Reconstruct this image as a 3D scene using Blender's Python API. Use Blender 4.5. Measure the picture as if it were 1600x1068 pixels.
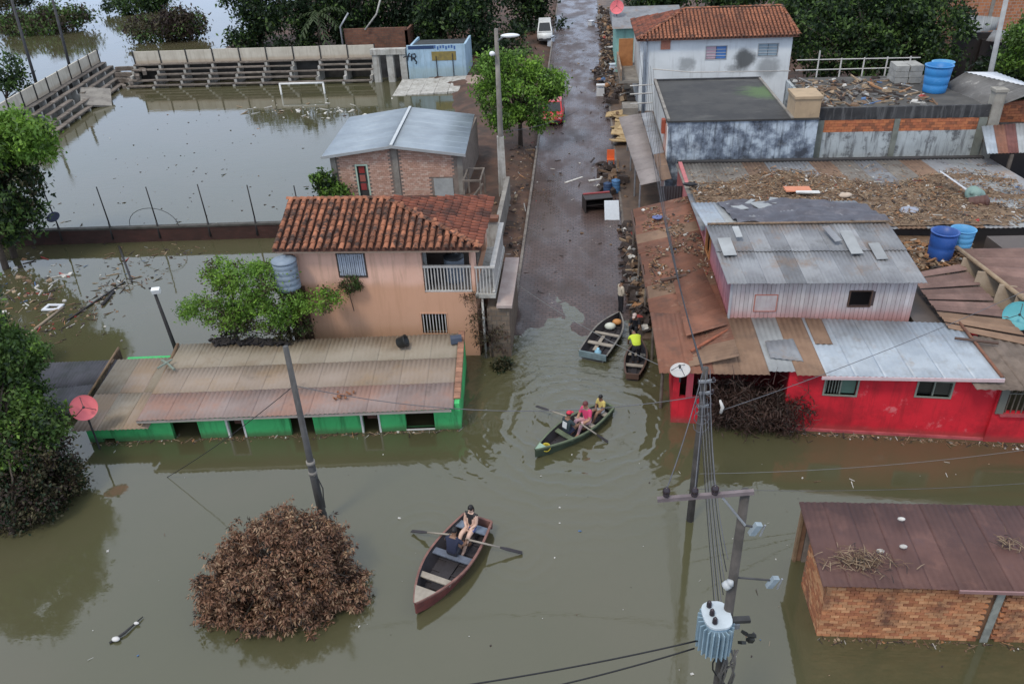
import bpy, math, random
import numpy as np
from mathutils import Vector, Matrix

for _o in list(bpy.data.objects):
    bpy.data.objects.remove(_o)
sc = bpy.context.scene
COL = sc.collection
rnd = random.Random(7)

# ---------------------------------------------------------------- camera
FPX, PITCH, ROLL, YAW, CAMH = 1244.0, math.radians(31.0), math.radians(2.77), math.radians(5.6), 18.0
_hd = Vector((-math.sin(YAW), math.cos(YAW), 0)); _rt = Vector((math.cos(YAW), math.sin(YAW), 0))
_fw = _hd * math.cos(PITCH) + Vector((0, 0, -math.sin(PITCH)))
_up = _hd * math.sin(PITCH) + Vector((0, 0, math.cos(PITCH)))
CR = _rt * math.cos(ROLL) - _up * math.sin(ROLL)
CU = _rt * math.sin(ROLL) + _up * math.cos(ROLL)
cam_d = bpy.data.cameras.new('camera'); cam = bpy.data.objects.new('camera', cam_d); COL.objects.link(cam)
mw = Matrix.Identity(4)
for i in range(3):
    mw[i][0], mw[i][1], mw[i][2] = CR[i], CU[i], -_fw[i]
mw[2][3] = CAMH
cam.matrix_world = mw
cam_d.sensor_fit = 'HORIZONTAL'; cam_d.sensor_width = 36.0; cam_d.lens = 36.0 * FPX / 1600.0
cam_d.clip_end = 3000
sc.camera = cam

# ---------------------------------------------------------------- sky, sun, exposure (bright overcast)
SUN_EL, SUN_AZ = math.radians(58), math.radians(215)
world = bpy.data.worlds.new('World'); sc.world = world; world.use_nodes = True
wn = world.node_tree; wn.nodes.clear()
w_out = wn.nodes.new('ShaderNodeOutputWorld'); w_bg = wn.nodes.new('ShaderNodeBackground')
w_sky = wn.nodes.new('ShaderNodeTexSky'); w_sky.sky_type = 'NISHITA'; w_sky.sun_disc = False
w_sky.sun_elevation = SUN_EL; w_sky.sun_rotation = SUN_AZ; w_sky.dust_density = 4.0; w_sky.air_density = 1.0
w_hsv = wn.nodes.new('ShaderNodeHueSaturation'); w_hsv.inputs['Saturation'].default_value = 0.8
w_mix = wn.nodes.new('ShaderNodeMix'); w_mix.data_type = 'RGBA'
w_nz = wn.nodes.new('ShaderNodeTexNoise'); w_nz.inputs['Scale'].default_value = 2.2; w_nz.inputs['Detail'].default_value = 5
w_rmp = wn.nodes.new('ShaderNodeMapRange'); w_rmp.inputs[1].default_value = .3; w_rmp.inputs[2].default_value = .7
w_rmp.inputs[3].default_value = .88; w_rmp.inputs[4].default_value = .97
wn.links.new(w_nz.outputs[0], w_rmp.inputs[0]); wn.links.new(w_rmp.outputs[0], w_mix.inputs[0])
wn.links.new(w_sky.outputs[0], w_hsv.inputs['Color']); wn.links.new(w_hsv.outputs[0], w_mix.inputs[6])
w_tc = wn.nodes.new('ShaderNodeTexCoord'); w_sep = wn.nodes.new('ShaderNodeSeparateXYZ'); w_gr = wn.nodes.new('ShaderNodeMapRange'); w_cm = wn.nodes.new('ShaderNodeMix'); w_cm.data_type = 'RGBA'
wn.links.new(w_tc.outputs['Generated'], w_sep.inputs[0]); wn.links.new(w_sep.outputs[2], w_gr.inputs[0]); w_gr.inputs[1].default_value = .1; w_gr.inputs[2].default_value = .75
w_cm.inputs[6].default_value = (7.6, 9.4, 12.6, 1); w_cm.inputs[7].default_value = (9.0, 9.8, 11.0, 1)      # cloud deck: bluer low down, greyer overhead
wn.links.new(w_gr.outputs[0], w_cm.inputs[0]); wn.links.new(w_cm.outputs[2], w_mix.inputs[7])
wn.links.new(w_mix.outputs[2], w_bg.inputs[0]); w_bg.inputs[1].default_value = 0.105
wn.links.new(w_bg.outputs[0], w_out.inputs[0])
sun_d = bpy.data.lights.new('sun', 'SUN'); sun_d.energy = 1.5; sun_d.angle = math.radians(11); sun_d.color = (1.0, .90, .76)
sun = bpy.data.objects.new('sun', sun_d); COL.objects.link(sun)
sun.location = (-20, -20, 60)
_sd = Vector((math.cos(SUN_EL) * math.sin(SUN_AZ), math.cos(SUN_EL) * math.cos(SUN_AZ), math.sin(SUN_EL)))
sun.rotation_euler = _sd.to_track_quat('Z', 'Y').to_euler()
sc.view_settings.view_transform = 'Standard'; sc.view_settings.look = 'None'
sc.view_settings.exposure = 0.16; sc.view_settings.gamma = 1.0; sc.view_settings.use_curve_mapping = False

# ---------------------------------------------------------------- photo pixel -> place (surveying the photograph)
def ray(px, py):
    return _fw + CR * ((px - 800) / FPX) - CU * ((py - 534) / FPX)
def G(px, py, z=0.0):
    d = ray(px, py); t = (z - CAMH) / d.z
    return Vector((0, 0, CAMH)) + d * t
def V(px, py, Y):
    d = ray(px, py); return Vector((0, 0, CAMH)) + d * (Y / d.y)
def PW(A, B, px, py):
    A = Vector((A[0], A[1], 0)); B = Vector((B[0], B[1], 0)); d = (B - A).normalized(); n = Vector((-d.y, d.x, 0))
    r = ray(px, py); o = Vector((0, 0, CAMH)); t = n.dot(A - o) / n.dot(r); p = o + r * t
    return (p - A).dot(d), p.z
def hole(A, B, x0, y0, x1, y1):
    a = PW(A, B, x0, y0); b = PW(A, B, x1, y1)
    return (min(a[0], b[0]), max(a[0], b[0]), min(a[1], b[1]), max(a[1], b[1]))

# ---------------------------------------------------------------- materials
MATS = {}
def lin(c):
    return tuple(c) + (1.0,) if len(c) == 3 else c
class NT:
    def __init__(s, name):
        s.m = bpy.data.materials.new(name); s.m.use_nodes = True; s.t = s.m.node_tree; s.t.nodes.clear()
        s.out = s.n('ShaderNodeOutputMaterial'); s.b = s.n('ShaderNodeBsdfPrincipled'); s.l(s.b.outputs[0], s.out.inputs[0])
        s.pos = s.n('ShaderNodeNewGeometry').outputs['Position']
    def n(s, t, **k):
        x = s.t.nodes.new(t)
        for a, b in k.items(): setattr(x, a, b)
        return x
    def l(s, a, b): s.t.links.new(a, b)
    def mapped(s, scale, rot=(0, 0, 0), loc=(0, 0, 0)):
        x = s.n('ShaderNodeMapping'); x.inputs['Scale'].default_value = scale; x.inputs['Rotation'].default_value = rot
        x.inputs['Location'].default_value = loc
        s.l(s.pos, x.inputs[0]); return x.outputs[0]
    def noise(s, scale, detail=6, vec=None, rough=.6, dist=0):
        x = s.n('ShaderNodeTexNoise'); x.inputs['Scale'].default_value = scale; x.inputs['Detail'].default_value = detail
        x.inputs['Roughness'].default_value = rough; x.inputs['Distortion'].default_value = dist
        s.l(vec if vec is not None else s.pos, x.inputs['Vector']); return x.outputs[0]
    def rng(s, v, a, b, c=0., d=1., smooth=True):
        x = s.n('ShaderNodeMapRange'); x.interpolation_type = 'SMOOTHSTEP' if smooth else 'LINEAR'
        for i, q in enumerate((a, b, c, d)): x.inputs[i + 1].default_value = q
        s.l(v, x.inputs[0]); return x.outputs[0]
    def mix(s, f, a, b, mode='MIX'):
        x = s.n('ShaderNodeMix', data_type='RGBA', blend_type=mode)
        for q, i in ((f, 0), (a, 6), (b, 7)):
            if isinstance(q, (int, float)): x.inputs[i].default_value = q
            elif isinstance(q, tuple): x.inputs[i].default_value = lin(q)
            else: s.l(q, x.inputs[i])
        return x.outputs[2]
    def math(s, op, a, b=None, c=None):
        x = s.n('ShaderNodeMath', operation=op)
        for i, q in enumerate((a, b, c)):
            if q is None: continue
            if isinstance(q, (int, float)): x.inputs[i].default_value = q
            else: s.l(q, x.inputs[i])
        return x.outputs[0]
    def z(s):
        x = s.n('ShaderNodeSeparateXYZ'); s.l(s.pos, x.inputs[0]); return x.outputs
    def bump(s, h, st=.3, dist=.02, nrm=None):
        x = s.n('ShaderNodeBump'); x.inputs['Strength'].default_value = st; x.inputs['Distance'].default_value = dist
        s.l(h, x.inputs['Height'])
        if nrm is not None: s.l(nrm, x.inputs['Normal'])
        return x.outputs[0]
def M(name, c1, c2=None, s=1.5, rough=.85, bump=.25, bs=25, streak=None, stain=None, stain2=None, mud=None, rn=0, met=0, spec=.35, brick=None, lo=.3, hi=.7):
    if name in MATS: return MATS[name]
    t = NT(name)
    c2 = c2 or tuple(x * .7 for x in c1)
    col = t.mix(t.rng(t.noise(s, 8), lo, hi), c1, c2)
    if brick:                                        # (brick w, h, mortar colour)
        x = t.z(); cb = t.n('ShaderNodeCombineXYZ'); t.l(t.math('ADD', x[0], x[1]), cb.inputs[0]); t.l(x[2], cb.inputs[1])
        bt = t.n('ShaderNodeTexBrick'); t.l(cb.outputs[0], bt.inputs[0])
        bt.inputs['Scale'].default_value = 1; bt.inputs['Brick Width'].default_value = brick[0]; bt.inputs['Row Height'].default_value = brick[1]
        bt.inputs['Mortar Size'].default_value = brick[1] * .09; bt.inputs['Color1'].default_value = (1, 1, 1, 1)
        bt.inputs['Color2'].default_value = (.75, .72, .7, 1); bt.inputs['Mortar'].default_value = (0, 0, 0, 1)
        col = t.mix(1.0, col, t.mix(bt.outputs[1], bt.outputs[0], (1, 1, 1)), 'MULTIPLY')
        col = t.mix(bt.outputs[1], col, brick[2])
    if streak:                                       # vertical run-off stains: colour, amount
        f = t.noise(1.0, 7, t.mapped((3.5, 3.5, .35)), .7)
        col = t.mix(t.math('MULTIPLY', t.rng(f, .48, .66), streak[1]), col, streak[0])
    if stain:                                        # colour, amount, scale, low, high
        col = t.mix(t.math('MULTIPLY', t.rng(t.noise(stain[2], 9, None, .68), stain[3], stain[4]), stain[1]), col, stain[0])
    if stain2:
        col = t.mix(t.math('MULTIPLY', t.rng(t.noise(stain2[2], 9, t.mapped((1, 1, 1), loc=(7, 3, 5)), .68), stain2[3], stain2[4]), stain2[1]), col, stain2[0])
    if mud:                                          # flood line: colour, amount, height, softness
        zz = t.math('ADD', t.z()[2], t.math('MULTIPLY', t.math('SUBTRACT', t.noise(1.3, 5), .5), mud[3] * 1.5))
        col = t.mix(t.math('MULTIPLY', t.rng(zz, mud[2] - mud[3], mud[2] + mud[3], 1., 0.), mud[1]), col, mud[0])
    if rn:
        oi = t.n('ShaderNodeObjectInfo'); h = t.n('ShaderNodeHueSaturation')
        t.l(t.rng(oi.outputs['Random'], 0, 1, 1 - rn, 1 + rn, False), h.inputs['Value']); t.l(col, h.inputs['Color']); col = h.outputs[0]
    t.l(col, t.b.inputs['Base Color'])
    t.b.inputs['Roughness'].default_value = rough; t.b.inputs['Metallic'].default_value = met
    t.b.inputs['Specular IOR Level'].default_value = spec
    if bump:
        t.l(t.bump(t.noise(bs, 4), bump, .02), t.b.inputs['Normal'])
    MATS[name] = t.m
    return t.m
def flat(name, c, rough=.6, var=.12, rn=0, met=0, spec=.4):
    return M(name, c, tuple(x * (1 - var) for x in c), 3, rough, .08, 30, None, None, None, None, rn, met, spec)

# ---------------------------------------------------------------- mesh builder
class Fr:
    def __init__(s, ox, oy, deg, oz=0):
        s.o = Vector((ox, oy, oz)); a = math.radians(deg); s.c, s.s = math.cos(a), math.sin(a); s.deg = deg
    def __call__(s, p):
        return Vector((s.o.x + p[0] * s.c - p[1] * s.s, s.o.y + p[0] * s.s + p[1] * s.c, s.o.z + p[2]))
class MB:
    def __init__(s, F=None):
        s.v = []; s.f = []; s.mi = []; s.F = F; s.m = 0
    def P(s, p):
        s.v.append(tuple(s.F(p)) if s.F else tuple(p)); return len(s.v) - 1
    def face(s, *idx):
        s.f.append(idx); s.mi.append(s.m)
    def poly(s, pts):
        s.face(*[s.P(p) for p in pts])
    def hexa(s, p):          # 4 bottom (ccw), 4 top
        i = [s.P(q) for q in p]
        for a in ((3, 2, 1, 0), (4, 5, 6, 7), (0, 1, 5, 4), (1, 2, 6, 5), (2, 3, 7, 6), (3, 0, 4, 7)): s.face(*[i[k] for k in a])
        return s
    def box(s, x0, x1, y0, y1, z0, z1):
        return s.hexa([(x0, y0, z0), (x1, y0, z0), (x1, y1, z0), (x0, y1, z0), (x0, y0, z1), (x1, y0, z1), (x1, y1, z1), (x0, y1, z1)])
    def obox(s, c, size, rot=(0, 0, 0), taper=1.0):
        from mathutils import Euler
        R = Euler(rot).to_matrix(); c = Vector(c); h = Vector(size) / 2
        pts = []
        for z in (-1, 1):
            k = taper if z > 0 else 1
            for x, y in ((-1, -1), (1, -1), (1, 1), (-1, 1)): pts.append(c + R @ Vector((x * h.x * k, y * h.y * k, z * h.z)))
        return s.hexa(pts)
    def path(s, pts, rs, n=8, cap=True, flatten=1.0):
        pts = [Vector(p) for p in pts]
        if not isinstance(rs, (list, tuple)): rs = [rs] * len(pts)
        prev = None; ref = None
        for k, p in enumerate(pts):
            d = (pts[min(k + 1, len(pts) - 1)] - pts[max(k - 1, 0)])
            d = d.normalized() if d.length > 1e-9 else Vector((0, 0, 1))
            if ref is None:
                ref = Vector((1, 0, 0)) if abs(d.x) < .9 else Vector((0, 1, 0))
            a = (ref - d * ref.dot(d)).normalized(); b = d.cross(a); ref = a
            ring = [s.P(p + (a * math.cos(2 * math.pi * i / n) + b * math.sin(2 * math.pi * i / n) * flatten) * rs[k]) for i in range(n)]
            if prev:
                for i in range(n): s.face(prev[i], prev[(i + 1) % n], ring[(i + 1) % n], ring[i])
            elif cap: s.face(*ring[::-1])
            prev = ring
        if cap: s.face(*prev)
        return s
    def tube(s, a, b, r0, r1=None, n=8):
        return s.path([a, b], [r0, r1 if r1 is not None else r0], n)
    def prism(s, poly, z0, z1):
        a = [s.P((p[0], p[1], z0)) for p in poly]; b = [s.P((p[0], p[1], z1)) for p in poly]; n = len(poly)
        s.face(*a[::-1]); s.face(*b)
        for i in range(n): s.face(a[i], a[(i + 1) % n], b[(i + 1) % n], b[i])
        return s
    def extrude(s, poly, off):       # any planar polygon pushed along a vector
        off = Vector(off); a = [s.P(p) for p in poly]; b = [s.P(Vector(p) + off) for p in poly]; n = len(poly)
        s.face(*a[::-1]); s.face(*b)
        for i in range(n): s.face(a[i], a[(i + 1) % n], b[(i + 1) % n], b[i])
        return s
    def lathe(s, prof, c=(0, 0, 0), n=16, R=None):
        c = Vector(c); prev = None
        for r, z in prof:
            ring = []
            for i in range(n):
                q = Vector((r * math.cos(2 * math.pi * i / n), r * math.sin(2 * math.pi * i / n), z))
                ring.append(s.P(c + (R @ q if R else q)))
            if prev:
                for i in range(n): s.face(prev[i], prev[(i + 1) % n], ring[(i + 1) % n], ring[i])
            else: s.face(*ring[::-1])
            prev = ring
        s.face(*prev); return s
    def ell(s, c, r, n=10, m=7, R=None, z0=-1.0, z1=1.0):
        prof = [(max(1e-3, math.cos(t)), math.sin(t)) for t in [math.asin(z0) + (math.asin(z1) - math.asin(z0)) * k / m for k in range(m + 1)]]
        S = Matrix.Diagonal(Vector(r)); return s.lathe(prof, c, n, (R @ S) if R else S)
    def sheet(s, a, b, c, d, waves=6, amp=.025, th=.012, sub=2, rows=1):
        """corrugated sheet a-b (across), d-c (other end); ridges run from a to d"""
        a, b, c, d = map(Vector, (a, b, c, d)); N = (b - a).cross(d - a).normalized()
        if N.z < 0: N = -N
        n = max(1, waves * sub); T = []; Bt = []
        for j in range(rows + 1):
            v = j / rows; r1 = []; r2 = []
            for i in range(n + 1):
                u = i / n
                p = (a * (1 - u) + b * u) * (1 - v) + (d * (1 - u) + c * u) * v
                h = amp * (math.cos(2 * math.pi * i / sub) if sub > 2 else (1 if i % 2 else -1)) if waves else 0
                r1.append(s.P(p + N * h)); r2.append(s.P(p + N * (h - th)))
            T.append(r1); Bt.append(r2)
        for j in range(rows):
            for i in range(n):
                s.face(T[j][i], T[j][i + 1], T[j + 1][i + 1], T[j + 1][i]); s.face(Bt[j][i], Bt[j + 1][i], Bt[j + 1][i + 1], Bt[j][i + 1])
        for i in range(n):
            s.face(T[0][i], Bt[0][i], Bt[0][i + 1], T[0][i + 1]); s.face(T[-1][i], T[-1][i + 1], Bt[-1][i + 1], Bt[-1][i])
        for j in range(rows):
            s.face(T[j][0], T[j + 1][0], Bt[j + 1][0], Bt[j][0]); s.face(T[j][-1], Bt[j][-1], Bt[j + 1][-1], T[j + 1][-1])
        return s
    def wall(s, A, B, z0, z1, th, holes=()):
        A = Vector((A[0], A[1], 0)); B = Vector((B[0], B[1], 0)); d = (B - A); L = d.length; d.normalize(); nn = Vector((-d.y, d.x, 0))
        us = sorted({0., L} | {min(max(h[k], 0), L) for h in holes for k in (0, 1)}); zs = sorted({z0, z1} | {min(max(h[k], z0), z1) for h in holes for k in (2, 3)})
        def solid(i, j):
            if i < 0 or j < 0 or i >= len(us) - 1 or j >= len(zs) - 1: return False
            u = (us[i] + us[i + 1]) / 2; z = (zs[j] + zs[j + 1]) / 2
            return not any(h[0] < u < h[1] and h[2] < z < h[3] for h in holes)
        def pt(u, z, k): return A + d * u + nn * (th * k) + Vector((0, 0, z))
        for i in range(len(us) - 1):
            for j in range(len(zs) - 1):
                if not solid(i, j): continue
                a, b, c, e = us[i], us[i + 1], zs[j], zs[j + 1]
                s.poly([pt(a, c, 0), pt(b, c, 0), pt(b, e, 0), pt(a, e, 0)]); s.poly([pt(b, c, 1), pt(a, c, 1), pt(a, e, 1), pt(b, e, 1)])
                if not solid(i - 1, j): s.poly([pt(a, c, 1), pt(a, c, 0), pt(a, e, 0), pt(a, e, 1)])
                if not solid(i + 1, j): s.poly([pt(b, c, 0), pt(b, c, 1), pt(b, e, 1), pt(b, e, 0)])
                if not solid(i, j - 1): s.poly([pt(a, c, 1), pt(b, c, 1), pt(b, c, 0), pt(a, c, 0)])
                if not solid(i, j + 1): s.poly([pt(a, e, 0), pt(b, e, 0), pt(b, e, 1), pt(a, e, 1)])
        return s
    def inwall(s, A, B, u0, u1, z0, z1, d0, d1):    # a box set against a wall line; d = distance in front of the face
        A = Vector((A[0], A[1], 0)); B = Vector((B[0], B[1], 0)); d = (B - A).normalized(); nn = Vector((-d.y, d.x, 0))
        q = [A + d * u + nn * (-k) for u, k in ((u0, d1), (u1, d1), (u1, d0), (u0, d0))]
        return s.hexa([p + Vector((0, 0, z0)) for p in q] + [p + Vector((0, 0, z1)) for p in q])

ORG = {}
def tag(o, label, cat, group=None):
    o['label'] = label; o['category'] = cat
    if group: o['group'] = group
    return o
def mesh_data(name, mb, mats, org, smooth):
    me = bpy.data.meshes.new(name)
    o = Vector(org); me.from_pydata([(v[0] - o.x, v[1] - o.y, v[2] - o.z) for v in mb.v], [], mb.f)
    for m in (mats if isinstance(mats, (list, tuple)) else [mats]): me.materials.append(m)
    if any(mb.mi): me.polygons.foreach_set('material_index', mb.mi)
    if smooth: me.polygons.foreach_set('use_smooth', [True] * len(mb.f))
    me.update(); return me
def part(parent, name, mb, mats, smooth=False, kind=None, label=None):
    org = ORG[parent.name] if parent else Vector((0, 0, 0))
    o = bpy.data.objects.new(name, mesh_data(name, mb, mats, org, smooth)); COL.objects.link(o)
    if parent: o.parent = parent
    ORG[o.name] = org
    if kind: o['kind'] = kind
    if label: o['label'] = label
    return o
def thing(name, label, cat, loc, group=None):
    o = bpy.data.objects.new(name, None); COL.objects.link(o); o.location = loc; o.empty_display_size = .3
    ORG[o.name] = Vector(loc); o['kind'] = 'thing'; return tag(o, label, cat, group)
def single(name, mb, mats, label, cat, loc, group=None, smooth=False, kind=None):
    o = bpy.data.objects.new(name, mesh_data(name, mb, mats, loc, smooth)); COL.objects.link(o); o.location = loc
    ORG[o.name] = Vector(loc); tag(o, label, cat, group)
    o['kind'] = kind or 'thing'
    return o
def structure(name, mb, mats, smooth=False):
    o = bpy.data.objects.new(name, mesh_data(name, mb, mats, (0, 0, 0), smooth)); COL.objects.link(o)
    ORG[o.name] = Vector((0, 0, 0)); o['kind'] = 'structure'; return o
def stuff(name, mb, mats, label, cat, smooth=False):
    o = structure(name, mb, mats, smooth); o['kind'] = 'stuff'; return tag(o, label, cat)
def place(parent, name, me, loc, rotmat=None, scale=None):     # an alike piece: shared mesh data
    o = bpy.data.objects.new(name, me); COL.objects.link(o); o.parent = parent
    l = Vector(loc) - ORG[parent.name]
    mm = Matrix.Translation(l)
    if rotmat is not None: mm = mm @ rotmat.to_4x4()
    if scale is not None: mm = mm @ Matrix.Diagonal(Vector(scale)).to_4x4()
    o.matrix_local = mm; ORG[o.name] = ORG[parent.name]; return o
def clone(root, loc, label=None, rotz=None):
    r = root.copy(); COL.objects.link(r); r.location = loc; ORG[r.name] = Vector(loc)
    if label: r['label'] = label
    if rotz is not None: r.rotation_euler = (0, 0, rotz)
    for ch in list(root.children):
        c = ch.copy(); COL.objects.link(c); c.parent = r
        for g in ch.children:
            d = g.copy(); COL.objects.link(d); d.parent = c
    return r
def bars(parent, name, A, B, u0, u1, z0, z1, n, r, mt, d=0.0):      # upright bars in an opening, each its own part
    A = Vector((A[0], A[1], 0)); B = Vector((B[0], B[1], 0)); dd = (B - A).normalized(); nn = Vector((-dd.y, dd.x, 0))
    me = mesh_data(name, MB().box(-r, r, -r, r, 0, 1), mt, (0, 0, 0), False)
    for i in range(n):
        u = u0 + (u1 - u0) * (i + .5) / n; p = A + dd * u - nn * d + Vector((0, 0, z0))
        o = place(parent, name, me, p, Matrix.Rotation(math.atan2(dd.y, dd.x), 3, 'Z'), (1, 1, z1 - z0))
def frame(parent, name, A, B, h, w, d0, d1, mt, sill=True, label=None):
    u0, u1, z0, z1 = h; mb = MB()
    mb.inwall(A, B, u0 - w, u0, z0 - w, z1 + w, d0, d1); mb.inwall(A, B, u1, u1 + w, z0 - w, z1 + w, d0, d1)
    mb.inwall(A, B, u0, u1, z1, z1 + w, d0, d1)
    if sill: mb.inwall(A, B, u0, u1, z0 - w, z0, d0, d1)
    return part(parent, name, mb, mt, label=label)

# ================================================================ SETTING
def water_material():
    t = NT('muddy_flood_water')
    col = t.mix(t.rng(t.noise(.10, 5), .35, .65), (.070, .069, .035), (.080, .074, .041))
    col = t.mix(t.math('MULTIPLY', t.rng(t.noise(.035, 3), .5, .7), .4), col, (.100, .078, .048))
    t.l(col, t.b.inputs['Base Color'])
    silt = t.noise(.22, 5, t.mapped((1.0, .45, 1), rot=(0, 0, .5)), .6, .8)
    t.l(t.rng(silt, .42, .70, .03, .11), t.b.inputs['Roughness']); t.b.inputs['IOR'].default_value = 1.74
    t.b.inputs['Specular IOR Level'].default_value = .5
    def dist(c):
        x = t.n('ShaderNodeVectorMath', operation='DISTANCE'); t.l(t.pos, x.inputs[0]); x.inputs[1].default_value = c; return x.outputs['Value']
    wob = t.noise(.55, 3)
    h = t.math('MULTIPLY', t.noise(1.3, 3, t.mapped((1, 1.6, 1))), .0035)
    h = t.math('ADD', h, t.math('MULTIPLY', t.noise(.3, 2), .006))
    def rings(c, wl, amp, r0, r1, wobble):
        d = dist(c); ph = t.math('MULTIPLY', t.math('ADD', d, t.math('MULTIPLY', wob, wobble)), 2 * math.pi / wl)
        s = t.math('POWER', t.math('MULTIPLY', t.math('ADD', t.math('SINE', ph), 1.0), .5), 2.0)
        return t.math('MULTIPLY', t.math('MULTIPLY', s, t.rng(d, r0, r1, 1., 0.)), amp)
    c1 = G(905, 655); h = t.math('ADD', h, rings((c1.x, c1.y, 0), .62, .017, 2.0, 8.0, 1.6))
    c2 = G(985, 560); h = t.math('ADD', h, rings((c2.x, c2.y, 0), .55, .011, 1.0, 5.5, 1.5))
    c3 = G(815, 865); h = t.math('ADD', h, rings((c3.x, c3.y, 0), .42, .006, .3, 2.4, .6))
    c4 = G(660, 835); h = t.math('ADD', h, rings((c4.x, c4.y, 0), .42, .006, .3, 2.4, .6))
    c5 = G(880, 540); d5 = dist((c5.x, c5.y, 0))
    h = t.math('ADD', h, t.math('MULTIPLY', t.math('MULTIPLY', t.noise(1.0, 4, t.mapped((1.6, 3.2, 1), rot=(0, 0, .3)), .6, 1.2), t.rng(d5, 1.5, 6.5, 1., 0.)), .055))
    t.l(t.bump(h, 1.0, 1.0), t.b.inputs['Normal'])
    return t.m
WATER = water_material()
structure('ground', MB().box(-1500, 1500, -300, 1500, -4, -1.6), M('river_bed', (.12, .09, .06)))
_w = MB(); _w.poly([(-900, -60, 0), (900, -60, 0), (900, 1400, 0), (-900, 1400, 0)])
structure('water', _w, WATER)

def road_z(y):
    return (y - 31.0) * (.012 if y > 31.0 else .05)
def road_material():
    t = NT('wet_cobbled_road'); x = t.z()
    cb = t.n('ShaderNodeCombineXYZ'); t.l(x[0], cb.inputs[0]); t.l(x[1], cb.inputs[1])
    bt = t.n('ShaderNodeTexBrick'); t.l(cb.outputs[0], bt.inputs[0]); bt.inputs['Scale'].default_value = 1
    bt.inputs['Brick Width'].default_value = .34; bt.inputs['Row Height'].default_value = .21; bt.inputs['Mortar Size'].default_value = .03
    bt.inputs['Color1'].default_value = (.100, .066, .058, 1); bt.inputs['Color2'].default_value = (.072, .048, .042, 1)
    bt.inputs['Mortar'].default_value = (.046, .031, .027, 1)
    col = t.mix(t.math('MULTIPLY', t.rng(t.noise(.45, 8), .48, .72), .75), bt.outputs[0], (.048, .030, .022))
    n2 = t.noise(1.0, 6, t.mapped((.45, .16, 1)))
    col = t.mix(t.math('MULTIPLY', t.rng(n2, .5, .75), .6), col, (.105, .078, .068))
    t.l(col, t.b.inputs['Base Color'])
    t.l(t.rng(t.noise(.7, 6, t.mapped((1.0, .5, 1))), .35, .65, .16, .50), t.b.inputs['Roughness'])
    t.b.inputs['Specular IOR Level'].default_value = .3
    hh = t.math('ADD', t.math('MULTIPLY', bt.outputs[1], -.018), t.math('MULTIPLY', t.noise(6, 5), .02))
    t.l(t.bump(hh, .5, .5), t.b.inputs['Normal']); return t.m
RX0, RX1 = -2.95, 2.42
ys = [18 + 3 * i for i in range(54)]; ry_ = [18, 22, 26] + [27 + .35 * i for i in range(24)] + [36 + 3 * i for i in range(48)]
_r = MB(); _und = lambda x, y: (.028 * math.sin(x * 1.9 + 1.1 * math.sin(y * 1.3)) + .018 * math.sin(x * 4.3 + y * 2.7)) * (1 if y < 36 else .5)
for a, b in zip(ry_[:-1], ry_[1:]):
    n = 14
    for i in range(n):
        q = []
        for (yy, ii) in ((a, i), (a, i + 1), (b, i + 1), (b, i)):
            u = ii / n; xx = RX0 + (RX1 - RX0) * u; q.append((xx, yy, road_z(yy) + _und(xx, yy)))
        _r.poly(q)
structure('road', _r, road_material(), True)
CONC = M('weathered_concrete', (.27, .25, .22), (.17, .155, .14), 1.2, .9, .3, 20, stain=((.07, .06, .05), .6, 1.4, .5, .7))
CONCW = M('pale_concrete', (.46, .45, .42), (.33, .32, .29), 1.4, .9, .25, 20, streak=((.12, .1, .08), .55), stain=((.16, .13, .1), .5, 2.0, .52, .7))
KERB = M('kerb_stone', (.20, .18, .16), (.11, .09, .08), 2, .8)
for nm, x in (('kerb', RX0 - .14), ('kerb', RX1)):
    k = MB()
    for a, b in zip(ys[4:-1], ys[5:]):
        k.hexa([(x, a, road_z(a) - .4), (x + .14, a, road_z(a) - .4), (x + .14, b, road_z(b) - .4), (x, b, road_z(b) - .4),
                (x, a, road_z(a) + .10), (x + .14, a, road_z(a) + .10), (x + .14, b, road_z(b) + .10), (x, b, road_z(b) + .10)])
    structure(nm, k, KERB)
PAVE = M('muddy_pavement', (.15, .10, .07), (.085, .058, .042), .8, .6, .4, 12, stain=((.06, .045, .035), .8, .9, .45, .65))
k = MB()
for a, b in zip(ys[4:-1], ys[5:]):
    k.hexa([(RX1 + .142, a, road_z(a) - .5), (5.9, a, road_z(a) - .5), (5.9, b, road_z(b) - .5), (RX1 + .142, b, road_z(b) - .5),
            (RX1 + .142, a, road_z(a) + .12), (5.9, a, road_z(a) + .12), (5.9, b, road_z(b) + .12), (RX1 + .142, b, road_z(b) + .12)])
structure('pavement', k, PAVE)
SOIL = M('red_brown_soil', (.115, .062, .042), (.062, .036, .026), .9, .8, .6, 9, stain=((.045, .033, .025), .8, .5, .45, .65), stain2=((.16, .10, .07), .5, .8, .55, .7))
structure('land', MB().box(5.902, 160, 36, 260, -1.2, .30), SOIL)
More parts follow.
